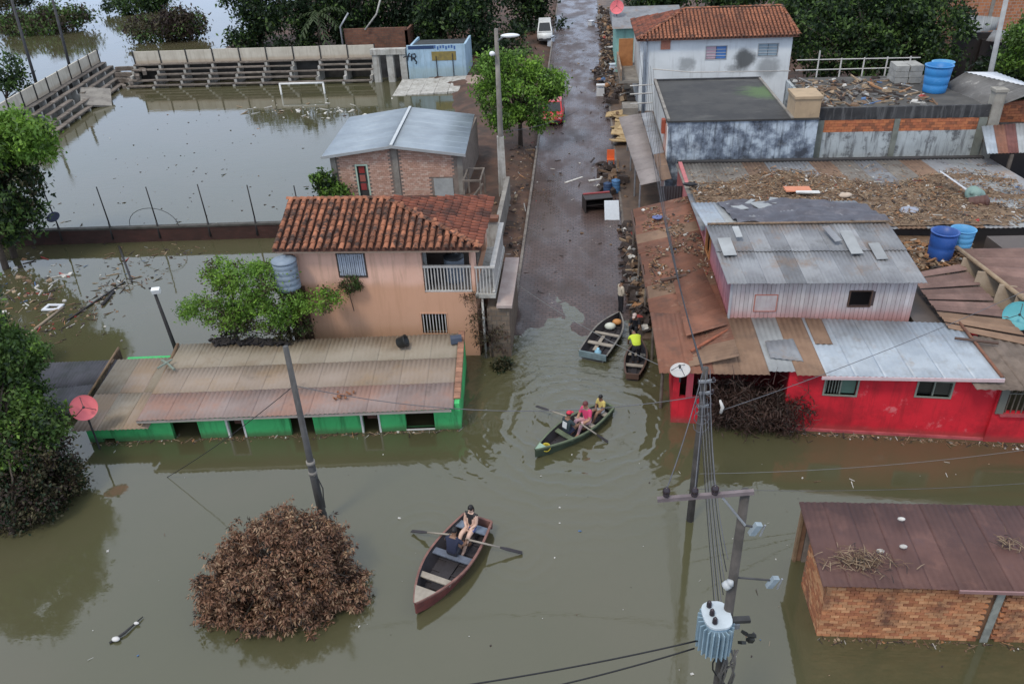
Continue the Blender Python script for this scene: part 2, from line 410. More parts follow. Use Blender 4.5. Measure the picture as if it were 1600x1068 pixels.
# the earth bank left of the road: height field with a soft shore
_poly = np.array([(-3.1, 29.2), (-3.1, 175), (-47, 175), (-44, 120), (-42, 92), (-36, 86.5), (-19, 85), (-17.5, 81), (-11.5, 74.5), (-10, 66), (-8.6, 57), (-15.6, 56.5),
                  (-16, 46), (-13, 40), (-12, 35), (-6, 33.5), (-4.8, 29.5)])
def bank():
    xs = np.arange(-75, -3.0, .72); xs[-1] = -3.095; yy = np.arange(28, 172, .9); X, Y = np.meshgrid(xs, yy)
    inside = np.zeros(X.shape, bool); dmin = np.full(X.shape, 1e9); n = len(_poly)
    for i in range(n):
        (x0, y0), (x1, y1) = _poly[i], _poly[(i + 1) % n]
        c = ((y0 > Y) != (y1 > Y)) & (X < (x1 - x0) * (Y - y0) / (y1 - y0 + 1e-12) + x0); inside ^= c
        L2 = (x1 - x0) ** 2 + (y1 - y0) ** 2; tt = np.clip(((X - x0) * (x1 - x0) + (Y - y0) * (y1 - y0)) / L2, 0, 1)
        dmin = np.minimum(dmin, np.hypot(X - x0 - tt * (x1 - x0), Y - y0 - tt * (y1 - y0)))
    sd = np.where(inside, dmin, -dmin)
    rs = np.random.RandomState(3); bumpy = np.sin(X * 1.7 + 2 * np.sin(Y * .6)) * np.sin(Y * 1.3 + X * .4) * .07 + rs.rand(*X.shape) * .06
    Z = np.clip(sd * .35 + .02, -.8, .32) + np.where(sd > -.5, bumpy, 0) + np.clip(Y - 60, 0, 200) * .006
    near = X > -3.5
    Z = np.where(near, np.minimum(Z, .1 + (Y - 31.6) * .012), Z)
    mb = MB(); mb.v = [tuple(p) for p in np.stack([X, Y, Z], -1).reshape(-1, 3).tolist()]; w = len(xs)
    Zf = Z
    for j in range(len(yy) - 1):
        for i in range(w - 1):
            if max(Zf[j, i], Zf[j, i + 1], Zf[j + 1, i], Zf[j + 1, i + 1]) > -.6:
                mb.face(j * w + i, j * w + i + 1, (j + 1) * w + i + 1, (j + 1) * w + i)
    return mb
structure('earth_bank', bank(), SOIL, True)

# ================================================================ LEFT SIDE: sports ground
WOODG = M('grey_weathered_timber', (.20, .17, .145), (.11, .09, .075), 2.5, .9, .3, 30, rn=.2)
POSTM = flat('dark_post_paint', (.035, .033, .034), .7, .3)
STEEL = M('galvanised_steel', (.36, .38, .40), (.24, .25, .27), 2, .45, .1, 30, met=.4)
DARKG = M('dark_grey_metal', (.06, .06, .065), (.03, .03, .03), 2, .6)
TIER_SHADE = M('tier_shade_black', (.05, .047, .042), (.03, .028, .026), 1.5)  # near-black colour stands in for the shade under the plank tiers
CREAM = M('cream_wall', (.56, .52, .44), (.46, .42, .35), 1.0, .9, .2, 20, streak=((.25, .21, .16), .4), mud=((.36, .26, .17), .5, 2.15, .15))
def bleacher(A, B, nb, depth, label, ztop=3.05, zw=1.95):
    A = Vector((A[0], A[1], 0)); B = Vector((B[0], B[1], 0)); d = (B - A).normalized(); nn = Vector((-d.y, d.x, 0)); L = (B - A).length
    t = thing('bleacher', label, 'bleacher', A)
    W_ = L / nb; nt = 5
    for i in range(nb):
        part(t, 'wall_panel', MB().inwall(A, B, i * W_ + .03, (i + 1) * W_ - .03, zw - .1, ztop + rnd.uniform(-.03, .03), -.14, 0), CREAM)
        part(t, 'base_panel', MB().inwall(A, B, i * W_ + .03, (i + 1) * W_ - .03, -.5, zw - .103, -.13, -.01), TIER_SHADE)
        for j in range(nt):
            o = depth * (1 - j / nt); z = .28 + j * (zw - .35) / (nt - 1) + rnd.uniform(-.03, .03)
            if rnd.random() < .06: continue
            part(t, 'plank', MB().inwall(A, B, i * W_ + .04, (i + 1) * W_ - .04, z - .10 + rnd.uniform(-.03, .03), z, o - .47, o), WOODG)
    for i in range(nb + 1):
        part(t, 'wall_post', MB().inwall(A, B, i * W_ - .05, i * W_ + .05, -.5, ztop + .12, 0.003, .08), POSTM)
        mb = MB(); u = min(max(i * W_, .10), L - .10)
        for j in range(nt):
            o = depth * (1 - j / nt); z = .28 + j * (zw - .35) / (nt - 1) - .105
            mb.inwall(A, B, u - .13, u + .13, -.5, z, o - depth / nt, o)
        part(t, 'support_beam', mb, CONCW)
    return t
bleacher((-45.6, 82), (-20.4, 82), 9, 2.9, 'long straight bleacher with open plank tiers and pale wall behind the flooded pitch')
bleacher((-45.9, 57.6), (-50.2, 83.4), 10, 3.1, 'slanting bleacher with open plank tiers along the left edge of the flooded pitch')
c = G(150, 152, .6); single('concrete_slab', MB().obox(c, (2.6, 3.6, .18), (.25, .18, .5)), CONC, 'tilted loose concrete slab in the corner between the two bleachers', 'slab', c)
t = thing('corner_terrace', 'small curved corner terrace of dark benches between the two bleachers', 'terrace', (-47.5, 80.5, 0))
for j in range(4):
    pts = [Vector((-47.0, 79.0, 0)) + Vector((math.cos(a) * (1.3 + .75 * j), math.sin(a) * (1.3 + .75 * j), 0)) for a in [math.radians(15 + 23 * k) for k in range(5)]]
    for k in range(4):
        a, b = pts[k], pts[k + 1]; z = .3 + .42 * j
        part(t, 'bench', MB().inwall(a, b, .02, (b - a).length - .02, z - .4, z, -.35, 0), WOODG)
# goal
g = G(440, 148); t = thing('goal_frame', 'white football goal frame standing in the flooded pitch', 'goal', g)
WHITE = flat('white_paint', (.72, .72, .70), .5)
part(t, 'goal_post', MB().tube(g + Vector((0, 0, -1)), g + Vector((0, 0, 1.0)), .09), WHITE, True)
g2 = g + Vector((4.2, 0, 0)); part(t, 'goal_post', MB().tube(g2 + Vector((0, 0, -1)), g2 + Vector((0, 0, 1.0)), .09), WHITE, True)
part(t, 'crossbar', MB().tube(g + Vector((-.05, 0, 1.0)), g2 + Vector((.05, 0, 1.0)), .09), WHITE, True)
# concrete gateway
t = thing('concrete_gateway', 'pale concrete gateway with two tall dark openings beside the blue building', 'gateway', (-18.6, 79.5, 0))
for x in (-19.75, -18.35, -17.05):
    part(t, 'pillar', MB().box(x - .32, x + .32, 79.2, 79.8, -.5, 2.6), CONCW)
part(t, 'lintel', MB().box(-20.2, -16.75, 79.1, 79.9, 2.602, 3.1), CONCW)
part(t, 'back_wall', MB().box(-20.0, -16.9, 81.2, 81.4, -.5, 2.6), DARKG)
# blue mural building
BLUE = M('pale_blue_plaster', (.36, .50, .62), (.27, .40, .50), .8, .85, .2, 20, streak=((.14, .16, .17), .4), mud=((.30, .38, .37), .55, 1.3, .25))
t = thing('blue_building', 'low pale blue building with black graffiti and a painted sign panel', 'building', (-13.6, 80, .3))
A, B = (-16.55, 79.0), (-10.9, 79.0)
part(t, 'wall', MB().wall(A, B, -.4, 3.40, .2), BLUE)
part(t, 'wall', MB().wall((-10.9, 79.203), (-10.9, 84), -.4, 3.3, .2), BLUE); part(t, 'wall', MB().wall((-16.35, 84), (-16.35, 79.203), -.4, 3.3, .2).box(-16.2, -11.1, 83.8, 84, -.4, 2.9), BLUE)
part(t, 'roof', MB().hexa([(-16.3, 79.21, 3.2), (-11.1, 79.21, 3.2), (-11.1, 83.7, 2.95), (-16.3, 83.7, 2.95), (-16.3, 79.21, 3.3), (-11.1, 79.21, 3.3), (-11.1, 83.7, 3.05), (-16.3, 83.7, 3.05)]), M('dark_roof_slab', (.05, .055, .06), (.03, .035, .035)))
part(t, 'painted_band', MB().inwall(A, B, .15, 2.65, 3.05, 3.36, .003, .02), flat('navy_paint', (.02, .05, .13)))
h = hole(A, B, 674, 81, 713, 94); part(t, 'sign_panel', MB().inwall(A, B, h[0], h[1], h[2], h[3], .003, .03), M('ochre_sign_paint', (.26, .20, .06), (.17, .14, .06), 2))
h2 = hole(A, B, 672, 70, 712, 77); mb = MB()
for i in range(9):
    u = h2[0] + (h2[1] - h2[0]) * (i + .3) / 9; z = (h2[2] + h2[3]) / 2 + math.sin(i * 2.1) * .05
    mb.inwall(A, B, u, u + .16, z - .12 - .04 * (i % 3), z + .12, .003, .012)
part(t, 'painted_lettering', mb, flat('blue_letter_paint', (.05, .12, .32)))
def stroke(mb, A, B, pts, r):
    A_ = Vector((A[0], A[1], 0)); B_ = Vector((B[0], B[1], 0)); d = (B_ - A_).normalized(); nn = Vector((-d.y, d.x, 0))
    P_ = []
    for px, py in pts:
        u, z = PW(A, B, px, py); P_.append(A_ + d * u - nn * .01 + Vector((0, 0, z)))
    mb.path(P_, r, 5)
mb = MB()
stroke(mb, A, B, [(630, 90), (636, 88), (641, 88), (647, 90)], .05); stroke(mb, A, B, [(637, 95), (638, 86), (640, 83)], .06)
stroke(mb, A, B, [(643, 95), (643, 85), (648, 84), (650, 88), (647, 92), (643, 92)], .07); stroke(mb, A, B, [(647, 92), (651, 97), (650, 100)], .07)
part(t, 'graffiti', mb, flat('black_spray_paint', (.015, .02, .03)))
part(t, 'pipe', MB().tube((-13.75, 78.93, .2), (-13.75, 78.93, 2.4), .04), DARKG); part(t, 'pipe', MB().tube((-12.15, 78.93, .5), (-12.15, 78.93, 2.6), .04), DARKG)
# ramp slabs
t = thing('concrete_ramp', 'cracked pale concrete ramp running down into the flooded pitch', 'ramp', (-12.5, 75.5, 0))
for i in range(7):
    x0 = -17.2 + i * 1.28; y1 = 78.6 - .06 * i; y0 = 73.6 + .12 * i
    part(t, 'slab', MB().hexa([(x0, y0, -.6), (x0 + 1.24, y0, -.6), (x0 + 1.24, y1, -.6), (x0, y1, -.6), (x0, y0, .03 + .04 * i), (x0 + 1.24, y0, .05 + .04 * i), (x0 + 1.24, y1, .38 + .06 * i), (x0, y1, .36 + .06 * i)]), CONCW if i < 5 else M('pinkish_concrete', (.33, .25, .21), (.22, .16, .13), 1.5))
# brick ruin behind
BRICKD = M('dull_red_brick', (.23, .105, .065), (.15, .07, .05), 2, .9, .3, 20, brick=(.5, .25, (.12, .08, .06)), stain=((.05, .04, .035), .6, .8, .5, .7))
t = thing('brick_ruin', 'low broken red brick wall behind the straight bleacher under dark trees', 'wall', (-21, 88, 0))
part(t, 'wall', MB().wall((-25, 88), (-18.2, 88), 0, 3.6, .25), BRICKD); part(t, 'side_wall', MB().wall((-18.2, 88.0), (-18.2, 92), 0, 3.3, .25), BRICKD)
part(t, 'pipe', MB().path([(-25.2, 87.7, .2), (-25.2, 87.7, 3.9), (-24.2, 87.9, 5.2)], .10, 6), STEEL, True)
part(t, 'pipe', MB().path([(-22.6, 87.7, 3.5), (-21.2, 87.9, 5.0), (-20.6, 88.2, 6.6)], .09, 6), CONCW, True)

# retaining wall with fence posts
A, B = (-52, 39.6), (-12.3, 41.65)
t = thing('retaining_wall', 'low dark red brick wall dividing the flooded pitch from the near flood', 'wall', (-32, 40.6, 0))
part(t, 'wall', MB().wall(A, B, -1.2, .82, .22), M('dark_wet_brick', (.075, .03, .024), (.045, .022, .018), 1, .7, .4, 18, brick=(.3, .14, (.04, .025, .02))))
part(t, 'coping', MB().wall((-52, 39.56), (-12.3, 41.61), .822, .93, .32), M('dark_coping', (.085, .08, .072), (.05, .047, .04), 2))
sp = [((90, 355), (66, 297)), ((171, 355), (151, 292)), ((245, 352), (228, 292)), ((325, 352), (308, 288)), ((399, 350), (386, 289)), ((470, 348), (459, 290))]
lbls = ['thin fence post with a dark disc on the low brick wall', 'thin fence post on the low brick wall, second from the left', 'thin fence post inside a wire hoop on the low brick wall',
        'thin fence post on the low brick wall, right of the wire hoop', 'thin fence post on the low brick wall, left of the peach house roof', 'thin fence post on the low brick wall nearest the peach house roof']
for (b, tp), lb in zip(sp, lbls):
    d = Vector((B[0] - A[0], B[1] - A[1], 0)).normalized(); u, z = PW(A, B, *b); p = Vector((A[0], A[1], 0)) + d * (u) + Vector((-d.y, d.x, 0)) * .1; p.z = .93
    q = V(tp[0], tp[1], p.y - .2); q.x = .5 * q.x + .5 * (p.x + .05)
    mb = MB().tube(p, q, .045, .035, 6).tube(p + Vector((0, -.12, -.7)), p + Vector((0, -.03, .3)), .07, .05, 6)
    single('fence_post', mb, POSTM, lb, 'fence post', p, 'fence posts on the low brick wall', True)
p0 = G(203, 352, .95); p1 = G(279, 352, .95)
mb = MB().path([p0 + (p1 - p0) * (.5 - .5 * math.cos(math.pi * k / 12)) + Vector((0, 0, 1.05 * math.sin(math.pi * k / 12))) for k in range(13)], .018, 5)
single('wire_hoop', mb, POSTM, 'thin wire hoop arching over the low brick wall', 'wire', p0)
p = V(83, 339, 40.4); single('round_disc', MB().lathe([(.36, -.03), (.38, 0), (.36, .03)], p, 18, Matrix.Rotation(.5, 3, 'X')), flat('dark_blue_plastic', (.02, .03, .07)), 'dark round disc hung on a fence post over the pitch', 'disc', p)

# ================================================================ metal-roofed brick house
MORTAR = M('grey_mortar', (.24, .20, .175), (.17, .14, .12), 3)
BR = [M('brick_a', (.46, .20, .095), (.34, .145, .07), 4, .9, .3, 30, stain=((.11, .055, .04), .8, .8, .5, .66), rn=.22), M('brick_b', (.37, .145, .07), (.27, .105, .055), 4, .9, .3, 30, stain=((.11, .055, .04), .8, .8, .5, .66), rn=.2), M('brick_c', (.53, .275, .14), (.42, .21, .105), 4, .9, .3, 30, stain=((.11, .055, .04), .8, .8, .5, .66), rn=.2)]
BRP = [M('pink_brick_a', (.52, .345, .275), (.44, .28, .22), 4, .9), M('pink_brick_b', (.47, .285, .22), (.39, .24, .18), 4, .9), M('pink_brick_c', (.56, .41, .335), (.48, .345, .28), 4, .9)]
def bricks_joined(A, B, z0, z1, w, h, holes=(), top=None, gap=.012, d=.03):
    mb = MB(); L = (Vector(B) - Vector(A)).length; r = 0; z = z0
    while z < z1:
        u = -(r % 2) * w / 2
        while u < L:
            a, b = max(u, 0), min(u + w, L); zc = min(z + h, z1)
            m = (a + b) / 2
            ok = b - a > .04 and not any(a < q[1] and b > q[0] and z < q[3] and zc > q[2] for q in holes)
            if ok and top and zc > top(m): ok = False
            if ok:
                mb.m = rnd.choice((0, 0, 1, 1, 2)); mb.inwall(A, B, a + gap / 2, b - gap / 2, z + gap / 2, zc - gap / 2, 0.002, d + rnd.uniform(-.008, .008))
            u += w
        z += h; r += 1
    return mb
t = thing('metal_roofed_house', 'small unplastered brick house with grey metal gable roof at the flooded pitch', 'house', (-11.2, 51, .2))
A, B = (-15.35, 47.0), (-7.1, 47.0)
dh = hole(A, B, 557, 259, 578, 303)
dh = (dh[0], dh[1], .0, dh[3])
part(t, 'wall', MB().wall(A, B, -.4, 3.0, .18, [dh]).extrude([(-15.35, 47.0, 3.002), (-7.1, 47.0, 3.002), (-11.3, 47.0, 3.52)], (0, .18, 0)), MORTAR)
part(t, 'wall', MB().wall((-7.1, 47.183), (-7.1, 55), -.4, 3.0, .18), MORTAR); part(t, 'wall', MB().wall((-15.17, 55), (-15.17, 47.183), -.4, 3.0, .18).box(-15.1, -7.3, 54.8, 54.98, -.4, 3.0), MORTAR)
top = lambda u: 3.0 + (.5 * (1 - abs(u - 4.05) / 4.1))
part(t, 'bricks', bricks_joined(A, B, .1, 3.5, .27, .12, [dh, (0, .32, 0, 4), (3.85, 4.25, 0, 4), (7.8, 8.3, 0, 4), (6.3, 7.6, .2, 1.5)], top), BRP, kind='stuff')
for u in (.0, 3.9, 7.9): part(t, 'concrete_pillar', MB().inwall(A, B, u, u + .34, -.4, 3.0 if u != 3.9 else 3.45, .003, .06), CONC)
part(t, 'plaster_patch', MB().inwall(A, B, 6.35, 7.55, .25, 1.45, .003, .035), M('grey_plaster', (.36, .38, .38), (.26, .27, .27), 1.5))
frame(t, 'door_frame', A, B, dh, .10, -.1, .05, flat('pale_green_paint', (.42, .55, .46)), False)
o = part(t, 'door', MB().inwall(A, B, dh[0] + .01, dh[1] - .01, 0, dh[3] - .01, -.16, -.10), flat('dark_door', (.05, .05, .05)))
for i, cc in enumerate([(.30, .04, .035), (.10, .14, .10), (.32, .10, .08), (.05, .05, .06), (.30, .05, .05), (.14, .17, .14)]):
    u = dh[0] + .08 + (i % 2) * .42; z = dh[3] - .5 - (i // 2) * .55
    part(o, 'door_panel', MB().inwall(A, B, u, u + .36, z, z + .42, -.098, -.07), flat('door_panel_%d' % i, cc))
MROOF = M('light_metal_roofing', (.33, .38, .42), (.26, .30, .34), .8, .45, .1, 20, met=.25, rn=.06, spec=.5)
YF, YB = 46.55, 55.4
for side in (-1, 1):
    for i in range(8):
        y0 = YF + (YB - YF) * i / 8; y1 = YF + (YB - YF) * (i + 1) / 8 + .05
        xe = -11.3 + side * 4.45; sk = -.05 * (y0 - YF)
        part(t, 'roof_sheet', MB().sheet((-11.3 + sk, y0, 3.66 + .004 * i), (-11.3 + sk - .05, y1, 3.66 + .004 * i), (xe + sk - .05, y1, 3.06 + .004 * i), (xe + sk, y0, 3.06 + .004 * i), 5, .014, .01), MROOF, True)
part(t, 'ridge_cap', MB().obox((-11.55, (YF + YB) / 2, 3.73), (.18, YB - YF, .05), (0, 0, .05)), flat('white_ridge', (.50, .53, .55)))
for side in (-1, 1):
    x = -11.3 + side * 4.47; part(t, 'barge_board', MB().hexa([(x, YF - .04, 2.93), (-11.3, YF - .04, 3.53), (-11.3, YF, 3.53), (x, YF, 2.93), (x, YF - .04, 3.10), (-11.3, YF - .04, 3.70), (-11.3, YF, 3.70), (x, YF, 3.10)]), flat('grey_board', (.33, .35, .36)))
# things beside it
A, B = (-7.5, 44.5), (-6.0, 44.5)
t = thing('timber_frame', 'open weathered timber frame beside the metal-roofed house', 'frame', (-6.6, 46, .2))
for x, y in ((-6.9, 45), (-5.9, 45), (-6.9, 47.2), (-5.9, 47.2)): part(t, 'post', MB().box(x, x + .1, y, y + .1, 0, 1.9), WOODG)
part(t, 'rail', MB().box(-6.9, -5.8, 45, 45.1, 1.902, 2.0), WOODG); part(t, 'rail', MB().box(-6.9, -5.8, 47.2, 47.3, 1.902, 2.0), WOODG)
part(t, 'rail', MB().box(-5.9, -5.8, 45.102, 47.198, 1.902, 2.0), WOODG); part(t, 'rail', MB().box(-6.9, -6.8, 45.102, 47.198, 1.902, 2.0), WOODG)
part(t, 'brace', MB().tube((-6.8, 45.3, .3), (-5.9, 46.6, 1.2), .07), WOODG)
t = thing('garden_wall', 'mossy concrete wall with brick top behind the peach house', 'wall', (-4.6, 40, .2))
part(t, 'wall', MB().box(-5.0, -4.2, 38.2, 38.55, -.2, 2.2), CONCW); part(t, 'wall', MB().box(-4.45, -4.2, 38.552, 46.4, -.2, 1.7), CONC)
part(t, 'brick_course', MB().box(-5.1, -4.15, 38.1, 38.6, 2.203, 2.4), BRICKD)
for i in range(5): part(t, 'block', MB().obox((-5.5 + rnd.uniform(-.2, .2), 39.6 + i * .5, .5 + .1 * i), (.5, .35, .35), (0, 0, rnd.uniform(-.4, .4))), BRICKD)
# street light pole
b = Vector((-4.72, 47.0, .2)); tp = V(775, 45, 47.0)
t = thing('street_light_pole', 'tall concrete pole with white street lamp beside the round green street tree', 'utility pole', b)
part(t, 'pole', MB().path([b, b + (tp - b) * .5, tp], [.20, .16, .11], 10), CONC, True)
part(t, 'pole_sleeve', MB().obox(b + Vector((0, 0, 1.9)), (.52, .42, 3.8), (0, 0, .1), .8), CONCW)
lp = V(790, 56, 46.6); part(t, 'lamp_arm', MB().path([V(776, 66, 47), V(783, 60, 46.8), lp], .05, 6), STEEL, True)
o = part(t, 'lamp_head', MB().ell(lp + Vector((.25, 0, 0)), (.55, .2, .12), 12, 7), flat('lamp_white', (.75, .77, .78), .3), True)
l2 = V(769, 84, 46.7); part(t, 'lamp_head', MB().ell(l2, (.17, .17, .14), 10, 6), flat('lamp_white', (.75, .77, .78), .3), True); part(t, 'lamp_arm', MB().tube(V(777, 88, 47), l2, .04), STEEL)

# ================================================================ PEACH TWO-STOREY HOUSE
PEACH = M('peach_plaster', (.70, .44, .34), (.64, .39, .295), .7, .85, .15, 25, streak=((.30, .19, .13), .35), mud=((.50, .27, .155), .7, 3.4, .25), stain=((.36, .24, .17), .35, 1.1, .55, .75))
TILE = [M('clay_tile', (.37, .15, .082), (.23, .092, .052), 2.2, .85, .3, 30, stain=((.05, .037, .032), .9, 2.1, .47, .60), rn=.34),
        M('old_clay_tile', (.26, .085, .05), (.16, .055, .036), 1.6, .85, .3, 30, stain=((.05, .035, .03), .8, 1.2, .45, .62), rn=.25)]
t = thing('peach_house', 'two-storey peach house with clay tile hip roof beside the street', 'house', (-8.1, 31, 0))
A, B = (-11.95, 28.7), (-4.2, 28.7)
h_bal = hole(A, B, 656, 384, 739, 457); h_win = hole(A, B, 526, 396, 573, 431); h_low = hole(A, B, 658, 490, 700, 520)
fl = h_bal[2]
part(t, 'wall', MB().wall(A, B, -1.2, 5.25, .2, [h_bal, h_win, h_low]), PEACH)
part(t, 'side_wall', MB().wall((-4.2, 28.903), (-4.2, 33.4), -1.2, 5.2, .2, [(.5, 3.9, fl, 4.85)]), PEACH)
part(t, 'side_wall', MB().wall((-11.75, 33.4), (-11.75, 28.903), -1.2, 5.2, .2), PEACH); part(t, 'back_wall', MB().box(-11.7, -4.4, 33.2, 33.4, -1.2, 5.2), PEACH)
part(t, 'floor_slab', MB().box(-11.7, -4.42, 28.92, 33.15, fl - .16, fl - .01), CONC)
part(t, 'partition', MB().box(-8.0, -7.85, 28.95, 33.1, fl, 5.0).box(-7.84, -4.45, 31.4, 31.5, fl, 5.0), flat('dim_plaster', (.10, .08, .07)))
part(t, 'curtain', MB().sheet((-7.2, 29.1, fl + .02), (-6.2, 29.2, fl + .02), (-6.2, 29.2, 4.9), (-7.2, 29.1, 4.9), 5, .06, .01), flat('pale_curtain', (.3, .31, .3)), True)
RAILW = flat('white_railing_paint', (.52, .50, .47), .5, .2)
u0, u1 = h_bal[0], h_bal[1]; zr = PW(A, B, 700, 417)[1]
part(t, 'handrail', MB().inwall(A, B, u0, u1, zr - .05, zr + .04, -.12, -.02), RAILW); part(t, 'handrail', MB().inwall(A, B, u0, u1, fl + .02, fl + .08, -.11, -.03), RAILW)
bars(t, 'baluster', A, B, u0, u1, fl + .08, zr - .05, 15, .022, RAILW, -.07)
# side balcony
part(t, 'balcony_slab', MB().box(-4.197, -3.38, 28.55, 33.2, fl - .18, fl), CONCW)
SB0, SB1 = (-3.45, 28.62), (-3.45, 33.1)
part(t, 'handrail', MB().box(-3.56, -3.36, 28.60, 33.15, zr - .03, zr + .05), RAILW); part(t, 'handrail', MB().box(-4.19, -3.562, 28.60, 28.68, zr - .03, zr + .04), RAILW)
part(t, 'handrail', MB().box(-3.50, -3.40, 28.62, 33.1, fl + .05, fl + .10), RAILW)
bars(t, 'baluster', SB0, SB1, .02, 4.5, fl + .10, zr - .03, 22, .02, RAILW, 0); bars(t, 'baluster', (-4.2, 28.64), (-3.5, 28.64), 0.02, .68, fl + .001, zr - .03, 5, .02, RAILW, 0)
# windows
o = part(t, 'window', MB().inwall(A, B, h_win[0], h_win[1], h_win[2], h_win[3], -.12, -.08), flat('dark_glass', (.02, .025, .03), .2))
frame(o, 'window_frame', A, B, h_win, .05, -.06, .03, flat('dark_brown_frame', (.07, .05, .04)))
sl = flat('pale_blue_shutter', (.42, .47, .55), .5, .3); n = 13
for i in range(n):
    u = h_win[0] + (h_win[1] - h_win[0]) * i / n
    part(o, 'shutter_slat', MB().inwall(A, B, u + .01, u + (h_win[1] - h_win[0]) / n - .015, h_win[2] + .03, h_win[3] - .02, -.04, .02 + .02 * (i % 2)), sl)
bars(t, 'window_bar', A, B, h_low[0], h_low[1], h_low[2], h_low[3], 8, .02, RAILW, -.05)
frame(t, 'window_frame', A, B, h_low, .05, -.15, .02, PEACH)
part(t, 'water_pipe', MB().path([(-3.93, 28.5, 0), (-3.93, 28.5, fl - .2)], .05, 8), CONCW, True)
# lean-to at street level
part(t, 'lean_to_wall', MB().box(-3.78, -2.86, 28.6, 33, -1.0, 2.30), M('brown_block_wall', (.24, .185, .14), (.16, .12, .09), 1.5, .9, .4, 14, brick=(.42, .22, (.12, .1, .085)), streak=((.08, .06, .05), .5)))
part(t, 'canopy_slab', MB().box(-3.36, -2.72, 28.45, 33.1, 2.42, 2.54), M('pink_white_slab', (.42, .35, .32), (.32, .25, .23), 1.2, .85, .3, 16, stain=((.25, .11, .07), .6, 2.5, .58, .7)))
# roof
ye, zeave, yr, zridge, xl, xrid, xr, yb = 28.22, 5.22, 31.0, 6.28, -12.2, -8.1, -3.8, 33.78
deck = M('tile_channel', (.10, .042, .028), (.055, .027, .02), 3)
part(t, 'roof_deck', MB().hexa([(xl, ye, zeave - .1), (xr, ye, zeave - .1), (xr, yb, zeave - .1), (xl, yb, zeave - .1), (xl, yr - .01, zridge - .02), (xrid, yr - .01, zridge - .02), (xrid, yr + .01, zridge - .02), (xl, yr + .01, zridge - .02)]), deck)
part(t, 'soffit', MB().box(xl + .1, xr - .1, ye + .06, yb - .06, zeave - .2, zeave - .102), flat('soffit_paint', (.42, .30, .22)))
def tile_mesh(name, mats, L=.40, w=.205, k=5):
    mb = MB()
    rings = []
    for v in (0, 1):
        ww = w * (1.0 if v == 0 else .82); o_ = []; i_ = []
        for i in range(k + 1):
            a = math.pi * i / k
            o_.append(mb.P((-math.cos(a) * ww / 2, v * L, math.sin(a) * ww * .36 + (.025 if v == 0 else 0)))); i_.append(mb.P((-math.cos(a) * (ww / 2 - .02), v * L, math.sin(a) * (ww * .36 - .02) + (.025 if v == 0 else 0))))
        rings.append((o_, i_))
    (o0, i0), (o1, i1) = rings
    for i in range(k):
        mb.face(o0[i], o0[i + 1], o1[i + 1], o1[i]); mb.face(i0[i + 1], i0[i], i1[i], i1[i + 1]); mb.face(o0[i + 1], o0[i], i0[i], i0[i + 1])
    return mb, mats
tm, _ = tile_mesh('tile', None)
tme = [mesh_data('tile', tm, TILE[0], (0, 0, 0), True), mesh_data('tile', tm, TILE[1], (0, 0, 0), True)]
def tile_slope(parent, o, ax, down, width, slope, exposure, pitch, lim, me, budget, joined):
    """o eave corner, ax along the eave, down->up vector; lim(f)->(u0,u1)"""
    ax = Vector(ax).normalized(); upv = Vector(down).normalized(); nz = ax.cross(upv); R = Matrix((ax, upv, nz)).transposed()
    cnt = 0; nr = int(slope / exposure)
    for r in range(nr):
        f = (r * exposure) / slope; a, b = lim(f)
        k = math.ceil(a / pitch - .5)
        while (k + .5) * pitch < b:
            p = Vector(o) + ax * ((k + .5) * pitch + rnd.uniform(-.012, .012)) + upv * (r * exposure + rnd.uniform(-.015, .015)) + nz * .015
            rr = R @ Matrix.Rotation(rnd.uniform(-.05, .05), 3, 'Z')
            if budget[0] > 0:
                place(parent, 'roof_tile', me, p, rr); budget[0] -= 1
            else:
                base = len(joined.v)
                for q in tm.v: joined.v.append(tuple(p + rr @ Vector(q)))
                for fc in tm.f: joined.face(*[i + base for i in fc])
            k += 1
    return cnt
bud = [272]; jn = MB()
sl = math.hypot(yr - ye, zridge - zeave)
tile_slope(t, (xl, ye - .05, zeave), (1, 0, 0), (0, yr - ye, zridge - zeave), 0, sl, .325, .298, lambda f: (0, (xr - xl) - f * (xr - xrid) - .05), tme[0], bud, jn)
sl2 = math.hypot(xr - xrid, zridge - zeave)
tile_slope(t, (xr + .05, ye, zeave), (0, 1, 0), (xrid - xr, 0, zridge - zeave), 0, sl2, .34, .298, lambda f: (f * (yr - ye) + .1, (yb - ye) - f * (yb - yr) - .05), tme[1], bud, jn)
if jn.v: part(t, 'roof_tiles', jn, TILE[1], True, 'stuff')
def ridge_line(parent, a, b, me, n, name='ridge_tile', sc_=1.15):
    a, b = Vector(a), Vector(b); d = (b - a).normalized(); x = d.cross(Vector((0, 0, 1))).normalized(); R = Matrix((x, d, x.cross(d))).transposed(); L = (b - a).length
    for i in range(n): place(parent, name, me, a + d * (L * i / n), R, (sc_, L / n / .36, sc_))
ridge_line(t, (xl - .05, yr, zridge), (xrid, yr, zridge), tme[0], 14); ridge_line(t, (xr + .05, ye - .02, zeave + .04), (xrid, yr, zridge + .03), tme[0], 13)

